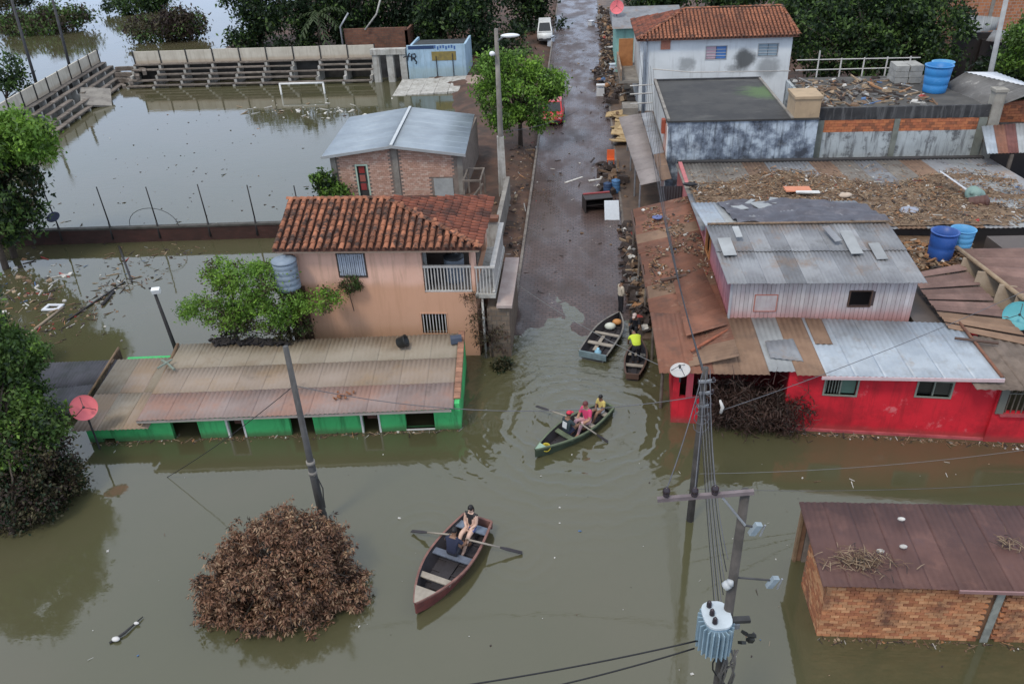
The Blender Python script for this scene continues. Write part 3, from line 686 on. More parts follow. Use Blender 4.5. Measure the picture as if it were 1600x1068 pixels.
# water tank on its stand, barrel on the balcony
def ribbed_tank(name, label, p, r, h, mt, lid=True, ribs=4, group=None, taper=1.0, cat='water tank', openr=None, inner=None):
    p = Vector(p); t = thing(name, label, cat, p, group)
    prof = [(r * .98 / taper, 0)]
    for i in range(ribs):
        f0 = i / ribs; f1 = (i + .8) / ribs; k0 = 1 / taper + (1 - 1 / taper) * f0; k1 = 1 / taper + (1 - 1 / taper) * f1
        prof += [(r * k0, h * f0 + .02), (r * k1, h * f1), (r * .955 * k1, h * (i + .86) / ribs)]
    prof.append((r, h * .995))
    if lid:
        part(t, 'shell', MB().lathe(prof, p, 24), mt, True)
        part(t, 'lid', MB().lathe([(r * 1.03, h * .996), (r * 1.03, h * 1.05), (r * .6, h * 1.13), (r * .25, h * 1.16), (r * .25, h * 1.2)], p, 24), mt, True)
    else:
        prof += [(r * 1.06, h), (r * 1.06, h * 1.04), (r * .93, h * 1.04), (r * .9, h * .6), (r * .85 / taper, .06)]
        part(t, 'shell', MB().lathe(prof, p, 24), mt, True)
        part(t, 'inside_floor', MB().lathe([(r * .8 / taper, .065), (r * .8 / taper, .10)], p, 20), inner or mt)
    return t
TANKG = M('grey_blue_plastic', (.22, .27, .33), (.17, .21, .26), 2, .55, .05)
p = V(452, 449, 28.1)
ribbed_tank('water_tank', 'grey blue ribbed water tank at the left corner of the peach house', p, .49, 1.18, TANKG, True, 5)
st = MB(); st.box(p.x - .35, p.x + .35, p.y - .35, p.y + .35, p.z - .12, p.z - .003)
t = thing('tank_stand', 'brown timber stand under the grey blue water tank', 'stand', (p.x, p.y, 0))
part(t, 'platform', st, WOODG)
for dx, dy in ((-.28, -.28), (.28, -.28), (-.28, .28), (.28, .28)): part(t, 'leg', MB().box(p.x + dx - .05, p.x + dx + .05, p.y + dy - .05, p.y + dy + .05, -.6, p.z - .123), flat('dark_timber', (.09, .05, .035)))
part(t, 'back_board', MB().box(p.x - .3, p.x + .5, p.y + .34, p.y + .4, .4, p.z - .13), flat('dark_timber', (.09, .05, .035)))
q = Vector((-5.2, 29.9, fl)); t = ribbed_tank('plastic_barrel', 'dark barrel with pale top on the peach house balcony', q, .42, 1.05, flat('charcoal_plastic', (.035, .04, .045), .5), True, 3, cat='barrel')
t.children[1].data.materials[0] = TANKG
q = Vector((-6.0, 29.6, fl)); single('bundle', MB().ell(q + Vector((0, 0, .35)), (.35, .25, .35), 9, 6), flat('dark_cloth', (.04, .04, .05)), 'dark bundle behind the balcony railing of the peach house', 'bundle', q, smooth=True)

# ================================================================ GREEN SUNKEN HOUSE
GF = Fr(-18.3, 22.45, 4.5)
GREEN = M('green_plaster', (.075, .50, .165), (.06, .42, .135), .9, .8, .15, 20, streak=((.03, .14, .05), .6), mud=((.06, .12, .05), .85, .20, .16), stain=((.16, .38, .2), .5, 2.4, .58, .7), stain2=((.04, .24, .08), .4, 1.3, .52, .72))
t = thing('green_house', 'long bright green house flooded almost to its wide sheet roof', 'house', GF((7, 2, 0)))
A, B = GF((0, 0, 0)), GF((14, 0, 0))
hs = [hole(A, B, 160, 685, 185, 700), hole(A, B, 265, 660, 320, 700), hole(A, B, 354, 656, 389, 700), hole(A, B, 450, 651, 498, 700), hole(A, B, 565, 648, 598, 700), hole(A, B, 632, 645, 680, 668)]
hs = [(h[0], h[1], (-.4 if i < 5 else h[2]), h[3]) for i, h in enumerate(hs)]
US = 2.35
part(t, 'wall', MB().wall(GF((US, 0, 0)), B, -1.0, 1.19, .18, [(h[0] - US, h[1] - US, h[2], h[3]) for h in hs[1:]]), GREEN)
part(t, 'wall', MB().wall(A, GF((US - .003, 0, 0)), -1.0, .72, .18, hs[:1]), GREEN)
Bk = GF((14, 4.3, 0)); s0 = GF((14, .183, 0))
mb = MB(GF); mb.hexa([(13.82, .183, -1), (14, .183, -1), (14, 4.3, -1), (13.82, 4.3, -1), (13.82, .183, 1.28), (14, .183, 1.28), (14, 4.3, 1.66), (13.82, 4.3, 1.66)])
mb.hexa([(13.82, -.12, .9), (14, -.12, .9), (14, .18, .9), (13.82, .18, .9), (13.82, -.12, 1.24), (14, -.12, 1.24), (14, .18, 1.275), (13.82, .18, 1.275)]); part(t, 'side_wall', mb, GREEN)
for i in range(14):
    v0 = .1 + i * .3; z = 1.29 + v0 * .0925
    part(t, 'coping_tile', MB(GF).hexa([(13.78, v0, z), (14.05, v0, z), (14.05, v0 + .28, z + .025), (13.78, v0 + .28, z + .025), (13.80, v0, z + .06), (14.03, v0, z + .06), (14.03, v0 + .28, z + .085), (13.80, v0 + .28, z + .085)]), M('coping_clay', (.33, .17, .11), (.20, .11, .075), 3, rn=.25))
part(t, 'back_wall', MB(GF).box(.0, 13.8, 4.1, 4.28, -1, 1.1), GREEN); part(t, 'side_wall', MB(GF).box(0, .18, .19, 4.09, -1, .75), GREEN)
RS = [M('fibre_sheet_front', (.27, .215, .20), (.21, .155, .14), .55, .85, .2, 30, stain=((.31, .17, .125), .7, .5, .42, .62), stain2=((.13, .10, .085), .5, 1.8, .55, .75), rn=.07),
      M('fibre_sheet_middle', (.30, .245, .205), (.25, .195, .15), .5, .85, .2, 30, stain=((.27, .19, .12), .7, .45, .45, .65), stain2=((.12, .10, .085), .5, 1.6, .55, .75), rn=.07),
      M('fibre_sheet_back', (.29, .25, .20), (.235, .20, .15), .5, .85, .2, 30, stain=((.20, .15, .10), .7, .6, .45, .65), stain2=((.10, .085, .07), .5, 1.7, .55, .75), rn=.07)]
v_f, z_f, v_b, z_b = -.46, 1.24, 4.25, 1.54
nc = 11; cw = (13.75 - US + .1) / nc
for r in range(3):
    va, vb = v_f + (v_b - v_f) * r / 3, v_f + (v_b - v_f) * (r + 1) / 3 + .12
    za = z_f + (z_b - z_f) * (va - v_f) / (v_b - v_f) + .008 * r; zb_ = z_f + (z_b - z_f) * (vb - v_f) / (v_b - v_f) + .008 * r
    for i in range(nc):
        ua = US - .1 + i * cw; ub = ua + cw + .05; j = rnd.uniform(-.012, .012)
        part(t, 'roof_sheet', MB(GF).sheet((ua, va + j, za), (ub, va + j, za + .012), (ub, vb, zb_ + .012), (ua, vb, zb_), 6, .02, .01, 2), RS[r], True)
for r in range(2):
    for i in range(3):
        ua = -.35 + i * .95; ub = ua + .98; va, vb = -.35 + r * 2.15, -.35 + (r + 1) * 2.15 + .1; za, zb_ = .80 + r * .17, .80 + (r + 1) * .17
        part(t, 'roof_sheet', MB(GF).sheet((ua, va, za), (ub, va, za), (ub, vb, zb_), (ua, vb, zb_), 6, .02, .01, 2), RS[1 + (r + i) % 2], True)
part(t, 'fascia', MB(GF).box(US - .1, 13.72, v_f + .02, v_f + .05, 1.10, 1.20), flat('pale_fascia', (.34, .31, .28)))
wf = flat('white_door_paint', (.6, .6, .57)); cur = M('faded_red_curtain', (.16, .07, .055), (.09, .05, .04), 6)
for k in (2, 4):
    frame(t, 'door_frame', A, B, hs[k], .07, -.1, .03, wf, False)
    part(t, 'curtain', MB().inwall(A, B, hs[k][0] + .12, hs[k][1] - .12, hs[k][3] - .42, hs[k][3] - .08, -.4, -.34), cur)
part(t, 'window_sill', MB().inwall(A, B, hs[5][0], hs[5][1], hs[5][2] - .05, hs[5][2], -.1, .04), wf)
mb = MB(GF)
mb.path([(US - .1, -.3, .98), (US - .1, 2, 1.25), (US - .15, 4.3, 1.62)], .07, 8); part(t, 'ridge_pole', mb, M('bamboo_brown', (.26, .17, .10), (.16, .10, .06), 3), True)
# small things on the roof
p = G(626, 543, 1.55); R_ = Matrix.Rotation(1.2, 3, 'Y')
single('black_pot', MB().lathe([(.17, 0), (.22, .05), (.23, .35), (.26, .36), (.26, .4), (.2, .4), (.19, .08), (.02, .06)], p + Vector((-.1, 0, .2)), 16, R_), flat('black_plastic', (.02, .022, .022), .45), 'black pot lying on its side on the green house roof', 'pot', p, smooth=True)
p = G(713, 534, 1.6); single('small_box', MB().obox(p + Vector((0, 0, .12)), (.45, .3, .25), (0, 0, .2)), flat('blue_grey_box', (.07, .09, .13)), 'small blue grey box at the back right corner of the green house roof', 'box', p)
p = G(540, 618, 1.35)
mb = MB()
for i in range(14): mb.obox(p + Vector((rnd.uniform(-.35, .35), rnd.uniform(-.25, .25), .05)), (rnd.uniform(.05, .25), .06, .05), (rnd.random(), rnd.random(), rnd.random() * 3))
single('leaf_litter', mb, M('orange_debris', (.34, .13, .06), (.18, .09, .05), 5), 'small heap of orange brown litter on the green house roof', 'litter', p, kind='stuff')
p = G(260, 572, 1.5)
mb = MB(); mb.path([p + Vector((-.3, .3, .1)), p + Vector((.1, 0, .12)), p + Vector((.5, -.35, .08))], .05, 6); mb.path([p + Vector((-.2, -.3, .1)), p + Vector((.2, .2, .2))], .04, 6)
single('bent_pipe', mb, flat('pale_green_pipe', (.20, .24, .20)), 'bent pale green pipe by the back edge of the green house roof', 'pipe', p)
# dark sunken roof left of it
t = thing('sunken_shed', 'dark mossy sheet roof barely above the water left of the green house', 'shed', G(110, 605, 0))
DR = M('dark_mossy_sheet', (.10, .095, .105), (.06, .058, .062), .8, .7, .3, 14, stain=((.05, .055, .045), .7, .8, .45, .65), rn=.15)
c00, c10, c11, c01 = G(0, 668, .32), G(132, 640, .32), G(192, 563, .55), G(38, 570, .55)
for i in range(6):
    a, b = i / 6, (i + 1) / 6 + .01
    for r in range(2):
        q = lambda u, v: (c00.lerp(c10, u)).lerp(c01.lerp(c11, u), v)
        part(t, 'roof_sheet', MB().sheet(q(a, r * .5), q(b, r * .5), q(b, r * .5 + .52) + Vector((0, 0, .01)), q(a, r * .5 + .52) + Vector((0, 0, .01)), 5, .02, .01), DR, True)
mb = MB(); mb.prism([tuple(c00.lerp(c11, .03))[:2], tuple(c10.lerp(c01, .03))[:2], tuple(c11.lerp(c00, .03))[:2], tuple(c01.lerp(c10, .03))[:2]], -.8, .26); part(t, 'wall', mb, flat('shed_wall', (.07, .06, .055)))
a, b = G(138, 648, 0), G(194, 566, 0); L = (b - a).length
t = thing('plank_fence', 'leaning weathered plank fence between the sunken shed and the green house', 'fence', (a + b) / 2)
for i in range(11):
    u = L * i / 11; part(t, 'plank', MB().inwall(a, b, u + .03, u + L / 11 - .03, -.6, .55 + .02 * i + rnd.uniform(-.08, .08), -.04, rnd.uniform(0, .05)), M('brown_plank', (.17, .12, .085), (.09, .065, .05), 4, .9, .3, 30, rn=.35))
part(t, 'rail', MB().path([a + Vector((.05, -.1, .62)), b + Vector((.05, -.1, .82))], .05, 6), M('bamboo_brown', (.26, .17, .10), (.16, .10, .06), 3), True)
# dishes
def dish(name, label, p, r, aim, mt, pole=1.0, depth=.22):
    p = Vector(p); aim = Vector(aim).normalized(); t = thing(name, label, 'satellite dish', p + Vector((0, 0, -pole)))
    R = aim.to_track_quat('Z', 'Y').to_matrix()
    prof = [(r * k / 6, r * depth * (k / 6) ** 2) for k in range(7)]
    prof[0] = (.004, 0); prof2 = prof + [(r * 1.02, r * depth + .01), (r * .99, r * depth - .03)] + [(q[0], q[1] - .025) for q in prof[-2::-1]]
    part(t, 'reflector', MB().lathe(prof2, p, 28, R), mt, True)
    f = p + R @ Vector((0, 0, r * .85))
    for k in range(3):
        a = k * 2.094 + 1.57; e = p + R @ Vector((r * .9 * math.cos(a), r * .9 * math.sin(a), r * depth * .8)); part(t, 'feed_strut', MB().tube(e, f, .012, None, 5), DARKG)
    part(t, 'feed_horn', MB().tube(f, f - aim * .12, .05, .04, 8), DARKG, True); part(t, 'mast', MB().tube(p - aim * .05, p + Vector((0, 0, -pole)) - aim * .1, .035, None, 8), DARKG)
    return t
dish('pink_satellite_dish', 'round pink satellite dish between the dark left tree and the green house', G(131, 637, 1.9), .45, (.52, -.66, .55), M('faded_pink_paint', (.72, .17, .19), (.62, .14, .155), 2, .6, .05), 2.4)
# ---------------- poles on the left
b = Vector(G(273, 541, 1.2)); tp = V(240, 453, b.y - .1)
t = thing('floodlight_pole', 'leaning dark pole with a white floodlight behind the green house', 'lamp post', (b.x, b.y, 0))
part(t, 'pole', MB().path([(b.x + .08, b.y, -1), b, tp], [.09, .085, .06], 8), POSTM, True)
part(t, 'lamp_head', MB().obox(tp + Vector((.12, -.05, .0)), (.32, .2, .2), (.3, 0, .2)), flat('lamp_white', (.75, .77, .78), .3)); part(t, 'bracket', MB().obox(tp + Vector((-.02, 0, .08)), (.3, .06, .06)), POSTM)
b = Vector((-8.23, 18.55, 0)); tp = V(446, 541, 18.55)
t = thing('grey_utility_pole', 'leaning grey utility pole standing in the flood before the green house', 'utility pole', b)
part(t, 'pole', MB().path([b + Vector((.02, 0, -1)), b + (tp - b) * .35, b + (tp - b) * .36, tp], [.145, .12, .105, .08], 10), M('pole_concrete', (.085, .085, .085), (.055, .052, .05), 2, .85, .3, 15, streak=((.16, .15, .14), .5)), True)
for f, r in ((.36, .14), (.30, .135), (.03, .16)): part(t, 'pole_band', MB().tube(b + (tp - b) * f, b + (tp - b) * (f + .02), r, None, 10), CONC if f > .1 else DARKG, True)
part(t, 'cable_loop', MB().path([b + (tp - b) * f + Vector((.2 + .06 * math.sin(f * 60), -.05, 0)) for f in (.1, .16, .22, .28)], .02, 5), DARKG)
POLE_L = (b, tp)
def far_pole(name, label, pb, pt_, z=0, r=.13, group=None):
    b = G(pb[0], pb[1], z); tp = V(pt_[0], pt_[1], b.y)
    return single(name, MB().path([b + Vector((0, 0, -.6)), tp], [r, r * .75], 8), M('pole_dark', (.07, .07, .075), (.045, .045, .05), 2), label, 'pole', b, group, True)
far_pole('utility_pole', 'leftmost dark pole standing beyond the slanting bleacher', (62, 150), (18, 0), 0, .16)
far_pole('utility_pole', 'dark pole behind the slanting bleacher, right of the leftmost pole', (112, 118), (82, 0), 0, .17)

# ================================================================ RIGHT SIDE: red house
RF = Fr(3.41, 24.08, -4.33)
RED = M('red_wall_paint', (.64, .018, .034), (.50, .014, .027), .8, .7, .12, 20, streak=((.30, .015, .022), .55), stain=((.66, .17, .18), .85, 1.15, .58, .68), stain2=((.27, .012, .02), .7, .8, .46, .68), mud=((.26, .05, .045), .8, .22, .16))
t = thing('red_house', 'bright red flooded house with pale metal roof and two windows', 'house', RF((6, 1.5, 0)))
A, B = RF((0, 0, 0)), RF((10.85, 0, 0))
um = PW(A, B, 1228, 620)[0]
h1 = hole(A, B, 1292, 591, 1336, 617); h2 = hole(A, B, 1437, 595, 1483, 620)
part(t, 'wall', MB().wall(RF((um, 0, 0)), B, -1.2, 2.5, .18, [(h[0] - um, h[1] - um, h[2], h[3]) for h in (h1, h2)]), RED)
part(t, 'corner_column', MB(RF).box(-.02, .22, 0, .25, -1.2, 2.42), RED); part(t, 'porch_parapet', MB(RF).box(.223, 1.0, .01, .16, -1.2, 1.15), RED)
part(t, 'porch_column', MB(RF).box(.45, .68, .005, .2, 1.153, 2.42), M('faded_red_column', (.58, .10, .12), (.5, .07, .09), 2))
part(t, 'porch_parapet', MB(RF).box(-.02, .15, .253, 3.0, -1.2, 1.1), RED)
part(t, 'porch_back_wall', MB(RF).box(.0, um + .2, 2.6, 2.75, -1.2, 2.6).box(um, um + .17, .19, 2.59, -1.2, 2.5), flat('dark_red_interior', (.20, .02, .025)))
part(t, 'plinth', MB(RF).box(um, 10.86, -.07, -.003, -1.2, .10), M('pale_red_plinth', (.46, .10, .11), (.30, .05, .06), 2))
part(t, 'side_wall', MB(RF).box(10.67, 10.85, .183, 3.0, -1.2, 2.6), RED)
WF = flat('grey_olive_frame', (.22, .24, .20))
for k, h in enumerate((h1, h2)):
    o = part(t, 'window', MB().inwall(A, B, h[0], h[1], h[2], h[3], -.16, -.12), flat('dark_pane', (.025, .025, .022), .15)); frame(o, 'window_frame', A, B, h, .06, -.12, .03, WF)
    m_ = (h[0] + h[1]) / 2
    part(o, 'window_leaf', MB().inwall(A, B, m_ + .02, h[1] - .03, h[2] + .03, h[3] - .03, -.11, -.07), flat('green_glass', (.10, .17, .135), .3) if k == 0 else flat('smoky_glass', (.05, .05, .042), .3))
    part(o, 'mullion', MB().inwall(A, B, m_ - .025, m_ + .018, h[2], h[3], -.1, -.02), WF)
    if k == 0: bars(o, 'window_bar', A, B, h[0], m_ - .03, h[2], h[3], 5, .012, WF, -.08)
RUST = M('rusty_brown_sheet', (.225, .10, .064), (.15, .068, .045), .9, .85, .25, 20, stain=((.11, .062, .046), .7, 1.1, .48, .66), stain2=((.29, .18, .125), .6, 1.6, .55, .72), rn=.16)
RUST2 = M('brown_sheet', (.235, .15, .10), (.17, .105, .07), 1.1, .85, .25, 20, stain=((.13, .085, .062), .7, 1.2, .5, .68), rn=.16)
PALE = M('pale_blue_metal', (.38, .425, .47), (.30, .34, .385), 1.2, .5, .12, 20, stain=((.27, .29, .31), .7, 2.2, .48, .68), stain2=((.28, .22, .17), .5, 1.0, .56, .7), met=.15, rn=.05, spec=.5)
GREYS = M('grey_old_sheet', (.24, .25, .265), (.17, .175, .19), 1.1, .7, .2, 20, stain=((.12, .12, .125), .7, 1.2, .5, .68), stain2=((.22, .15, .105), .6, .9, .52, .68), rn=.18)
GREYL = M('light_grey_sheet', (.33, .345, .35), (.25, .26, .265), 1.2, .6, .15, 20, stain=((.2, .2, .2), .5, 2, .55, .72), rn=.12)
def zr_f(u): return 2.42 + .035 * u
cols = [RUST, RUST, RUST2, RUST2, GREYL, RUST2, PALE, PALE, PALE, PALE, PALE, PALE]
n = len(cols)
for i, m_ in enumerate(cols):
    ua = -.55 + 11.15 * i / n; ub = ua + 11.15 / n + .04; dv = -.38 if i != 4 else -.15; e = .006 * (i % 2)
    part(t, 'roof_sheet', MB(RF).sheet((ua, dv, zr_f(ua) + e), (ub, dv, zr_f(ub) + e), (ub - .35 + .0 * i, 3.05, 2.92 + e), (ua - .35, 3.05, 2.92 + e), 5, .016, .01), m_, True)
part(t, 'roof_edge_trim', MB(RF).hexa([(4.9, -.42, 2.46), (10.62, -.42, 2.68), (10.62, -.385, 2.68), (4.9, -.385, 2.46), (4.9, -.42, 2.58), (10.62, -.42, 2.80), (10.62, -.385, 2.80), (4.9, -.385, 2.58)]), flat('pink_white_trim', (.60, .45, .46)))
part(t, 'verge_tile', MB(RF).path([(10.55, -.35, 2.83), (10.2, 3.0, 3.0)], .055, 7), M('rust_brown_verge', (.22, .10, .06), (.14, .07, .05), 4), True)
part(t, 'patch_sheet', MB(RF).sheet((3.3, .5, 2.69), (4.4, .35, 2.69), (4.2, 1.6, 2.86), (3.2, 1.4, 2.83), 5, .015, .01), GREYS, True)
part(t, 'patch_sheet', MB(RF).sheet((4.95, 1.4, 2.80), (5.55, 1.4, 2.81), (5.4, 2.95, 2.97), (4.8, 2.95, 2.97), 3, .015, .01), RUST2, True)
dish('white_satellite_dish', 'round white satellite dish on the left corner of the red house roof', G(1063, 580, 2.75), .34, (-.15, -.2, .95), flat('dish_white', (.48, .47, .46), .5, .1), .35)
# right wing with barred opening
JF = Fr(14.1, 23.15, -2)
t = thing('red_annex', 'red low-walled annex with a barred opening right of the red house', 'building', JF((2, 2, 0)))
A2, B2 = JF((0, 0, 0)), JF((5, 0, 0))
hb = (.28, 4.8, PW(A2, B2, 1570, 645)[1], 2.28)
part(t, 'wall', MB().wall(A2, B2, -1.2, 2.45, .18, [hb]), RED)
part(t, 'grille_frame', MB().inwall(A2, B2, .05, .30, hb[2], 2.3, .003, .06), flat('olive_grey_post', (.15, .15, .13)))
bars(t, 'grille_bar', A2, B2, .3, 4.8, hb[2], 2.28, 26, .018, M('rusted_bar', (.15, .13, .10), (.1, .08, .06), 5), -.03)
part(t, 'grille_rail', MB().inwall(A2, B2, .3, 4.8, 2.05, 2.09, .0, .04), flat('olive_grey_post', (.15, .15, .13))); part(t, 'sill', MB().inwall(A2, B2, .2, 4.9, hb[2] - .08, hb[2] - .002, .003, .12), M('pale_red_plinth', (.46, .10, .11), (.30, .05, .06), 2))
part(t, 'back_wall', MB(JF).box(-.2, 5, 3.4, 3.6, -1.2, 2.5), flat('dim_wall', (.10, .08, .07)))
for i in range(4):
    ua = -1.0 + i * 1.55
    part(t, 'roof_sheet', MB(JF).sheet((ua, -.5 - .25 * (i % 2), 2.52 + .01 * i), (ua + 1.6, -.5 - .25 * (i % 2), 2.52 + .01 * i), (ua + 1.3, 2.4, 2.86 + .01 * i), (ua - .35, 2.4, 2.86 + .01 * i), 6, .018, .01), M('grey_brown_sheet', (.20, .155, .125), (.13, .10, .08), 1.4, .9, .35, 14, stain=((.10, .075, .06), .7, 2.2, .45, .65), rn=.12), True)

# ================================================================ brown plank-like roof behind the annex
t = thing('plank_roof_shed', 'brown shed roof of long horizontal sheets behind the red annex', 'shed', (15, 28, 0))
PR = M('pinkish_brown_board', (.215, .135, .115), (.145, .09, .078), 1.3, .9, .3, 18, stain=((.12, .08, .068), .6, 1.4, .5, .68), stain2=((.31, .22, .18), .5, 1.8, .56, .74), rn=.22)
q00, q10, q11, q01 = G(1482, 512, 2.95), G(1612, 540, 2.85), G(1502, 412, 3.3), G(1420, 428, 3.3)
nr = 10
for r in range(nr):
    a, b = r / nr, (r + 1) / nr - .012
    e = Vector((0, 0, .035 * (r % 2) + .01)); jx = rnd.uniform(-.02, .04)
    part(t, 'roof_board', MB().sheet(q00.lerp(q01, a) + e, q00.lerp(q01, b) + e, q10.lerp(q11, b) + e * 1.5, q10.lerp(q11, a) + e * 1.5, 2, .012, .02), PR if r > 2 else RUST2, False)
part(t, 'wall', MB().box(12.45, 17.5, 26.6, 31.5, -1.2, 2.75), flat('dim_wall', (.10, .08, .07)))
part(t, 'batten', MB().path([G(1492, 528, 3.0), G(1560, 536, 2.98)], .05, 6), flat('dark_timber', (.09, .05, .035)))
t = thing('broken_roof', 'broken brown roof with torn tan panels at the right edge', 'roof', (18, 31, 0))
q = [G(1494, 388, 3.7), G(1700, 385, 3.9), G(1640, 510, 3.5), G(1600, 470, 3.5)]
for i in range(6):
    a, b = i / 6, (i + 1) / 6 + .01
    part(t, 'roof_sheet', MB().sheet(q[0].lerp(q[3], a), q[0].lerp(q[3], b), q[1].lerp(q[2], b), q[1].lerp(q[2], a), 3, .015, .012), PR, True)
part(t, 'edge_beam', MB().path([q[0] + Vector((0, 0, .05)), q[3] + Vector((0, 0, .05))], .09, 6), M('tan_beam', (.33, .25, .17), (.24, .17, .11), 3), True)
TAN = M('torn_tan_panel', (.34, .27, .20), (.25, .19, .135), 2, .9)
for i, (x, y, w_) in enumerate(((1515, 425, .9), (1540, 447, 1.0), (1572, 468, .9), (1594, 482, .6))):
    p = G(x, y, 3.15); part(t, 'torn_panel', MB().extrude([p + Vector((-w_ / 2, 0, -.45 - .2 * (i % 2))), p + Vector((w_ / 2, -.1, -.45)), p + Vector((w_ / 2 + .1, .2, .4)), p + Vector((-w_ / 2 + .2, .25, .5))], (0, .04, .02)), TAN)
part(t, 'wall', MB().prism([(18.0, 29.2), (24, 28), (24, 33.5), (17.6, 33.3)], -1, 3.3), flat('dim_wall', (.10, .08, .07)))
dish('teal_satellite_dish', 'turquoise satellite dish at the right edge below the torn panels', G(1592, 494, 3.1), .52, (-.4, -.7, .55), flat('teal_paint', (.10, .38, .42), .5), .5)

# ================================================================ pink board house
t = thing('pink_board_house', 'faded pink upper storey of boards under a patched grey sheet roof', 'house', (9, 30, 0))
A, B = (5.68, 26.8), (12.25, 26.8); zb0, zb1 = 2.60, 4.42
hw = hole(A, B, 1330, 455, 1358, 478); hh = hole(A, B, 1181, 461, 1211, 485)
PB = M('faded_pink_board', (.48, .44, .43), (.40, .355, .355), 1.5, .9, .25, 25, streak=((.30, .22, .23), .5), mud=((.42, .19, .17), .8, 3.2, .35), stain=((.52, .50, .52), .5, .9, .5, .7), rn=.10)
PB2 = M('pink_side_board', (.36, .20, .235), (.27, .145, .18), 1.3, .9, .25, 25, streak=((.20, .12, .15), .6), mud=((.40, .10, .10), .6, 3.4, .5), rn=.16)
nb = 42; wbd = (B[0] - A[0]) / nb
for i in range(nb):
    u0 = i * wbd + .006; u1 = (i + 1) * wbd - .006; dd = rnd.uniform(-.006, .006)
    segs = [(zb0 + rnd.uniform(-.06, .02), zb1 + .02 * i / nb)]
    if u1 > hw[0] and u0 < hw[1]: segs = [(zb0, hw[2]), (hw[3], zb1)]
    for a, b in segs: part(t, 'wall_board', MB().inwall(A, B, u0, u1, a, b, -.025 + dd, dd), PB)
part(t, 'wall_core', MB().wall(A, B, 2.3, 4.40, .10, [hw]) if False else MB().wall((A[0], A[1] + .04), (B[0], B[1] + .04), 2.3, 4.40, .06, [hw]), flat('board_gap', (.07, .05, .05)))
frame(t, 'window_frame', A, B, hw, .04, -.03, .02, flat('dark_timber', (.09, .05, .035)))
fr_ = frame(t, 'hatch_frame', A, B, hh, .035, .008, .03, flat('brick_pink_frame', (.42, .16, .12)))
part(fr_, 'hatch', MB().inwall(A, B, hh[0], hh[1], hh[2], hh[3], .008, .02), PB)
part(t, 'corner_post', MB().box(5.60, 5.675, 26.74, 26.83, 2.3, 4.45), flat('pale_grey_post', (.42, .42, .44)))
A3, B3 = (5.62, 33.6), (5.62, 26.84); L3 = 33.6 - 26.84; nb = 40
hd_ = (.75, 1.75, 3.0, 4.55)
for i in range(nb):
    u0 = i * L3 / nb + .006; u1 = (i + 1) * L3 / nb - .006
    y_ = 33.6 - (u0 + u1) / 2; zt = 4.45 + (y_ - 26.8) * .25 if y_ < 30 else 5.25 - (y_ - 30) * .12
    segs = [(2.4, zt)] if not (u1 > hd_[0] and u0 < hd_[1]) else [(2.4, hd_[2]), (hd_[3], zt)]
    for a, b in segs: part(t, 'side_board', MB().inwall(A3, B3, u0, u1, a, b, -.03, rnd.uniform(-.006, .006)), PB2)
frame(t, 'door_frame', A3, B3, hd_, .12, -.05, .06, M('orange_door_wood', (.45, .20, .08), (.35, .15, .06), 3), True)
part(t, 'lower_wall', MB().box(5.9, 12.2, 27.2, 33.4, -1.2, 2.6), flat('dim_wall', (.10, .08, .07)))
part(t, 'side_wall_core', MB().wall((5.75, 33.5), (5.75, 26.9), 2.3, 4.4, .06, [hd_]).box(12.15, 12.2, 26.95, 33.5, 2.3, 4.5).box(5.8, 12.1, 33.45, 33.5, 2.3, 4.8).box(5.82, 12.1, 26.95, 33.4, 2.62, 2.7), flat('board_gap', (.07, .05, .05)))
gm = [GREYL, GREYS, GREYS, M('mid_grey_sheet', (.29, .30, .315), (.22, .225, .24), 1.0, .7, .2, 20, stain=((.16, .16, .165), .6, 1.3, .5, .68), stain2=((.22, .15, .105), .6, .9, .52, .68), rn=.15), GREYS, GREYS]
n = 10
for i in range(n):
    xa = 5.42 + 7.0 * i / n; xb = xa + .74; m_ = gm[[3, 1, 3, 2, 3, 1, 1, 3, 1, 3][i]]; e = .012 * (i % 2)
    part(t, 'roof_sheet', MB().sheet((xa, 26.5, 4.50 + e), (xb, 26.5, 4.50 + e), (xb - .2, 28.5, 4.94 + e), (xa - .2, 28.5, 4.94 + e), 5, .018, .01), m_, True)
    part(t, 'roof_sheet', MB().sheet((xa - .18, 28.35, 4.94 + e), (xb - .18, 28.35, 4.94 + e), (xb - .38, 30.05, 5.30 + e), (xa - .38, 30.05, 5.30 + e), 5, .018, .01), m_ if i % 3 else GREYS, True)
for (x, y, w_, l_, r_, m_) in ((1330, 378, .45, 1.45, .08, GREYL), (1372, 392, .42, 1.0, .08, GREYL), (1353, 410, .5, .6, .08, M('dark_patch_sheet', (.08, .085, .09), (.06, .06, .065))), (1136, 385, .5, 1.1, .1, GREYL), (1152, 362, .25, .7, .1, GREYL), (1300, 365, .3, 1.0, .3, GREYS)):
    p = G(x, y, 5.05); p = G(x, y, 4.52 + (p.y - 26.5) * .222 + .085)
    sl_ = math.atan(.225); part(t, 'loose_sheet', MB().obox(p, (w_, l_, .02), (sl_, 0, r_)), m_)
TARP = M('dark_purple_tarp', (.095, .09, .105), (.055, .053, .065), 1.2, .5, .6, 5, stain=((.16, .15, .165), .6, 1.6, .5, .68))
for i in range(8):
    xa = 5.05 + 7.0 * i / 8; xb = xa + .9; m_ = [PALE, GREYL, GREYS, GREYS, GREYS, GREYS, GREYS, GREYS][i]
    part(t, 'roof_sheet', MB().sheet((xa, 30.0, 5.28), (xb, 30.0, 5.28), (xb - .1, 33.75, 4.82), (xa - .1, 33.75, 4.82), 5, .018, .01), m_, True)
mb = MB(); nx, ny = 26, 14; ids = []
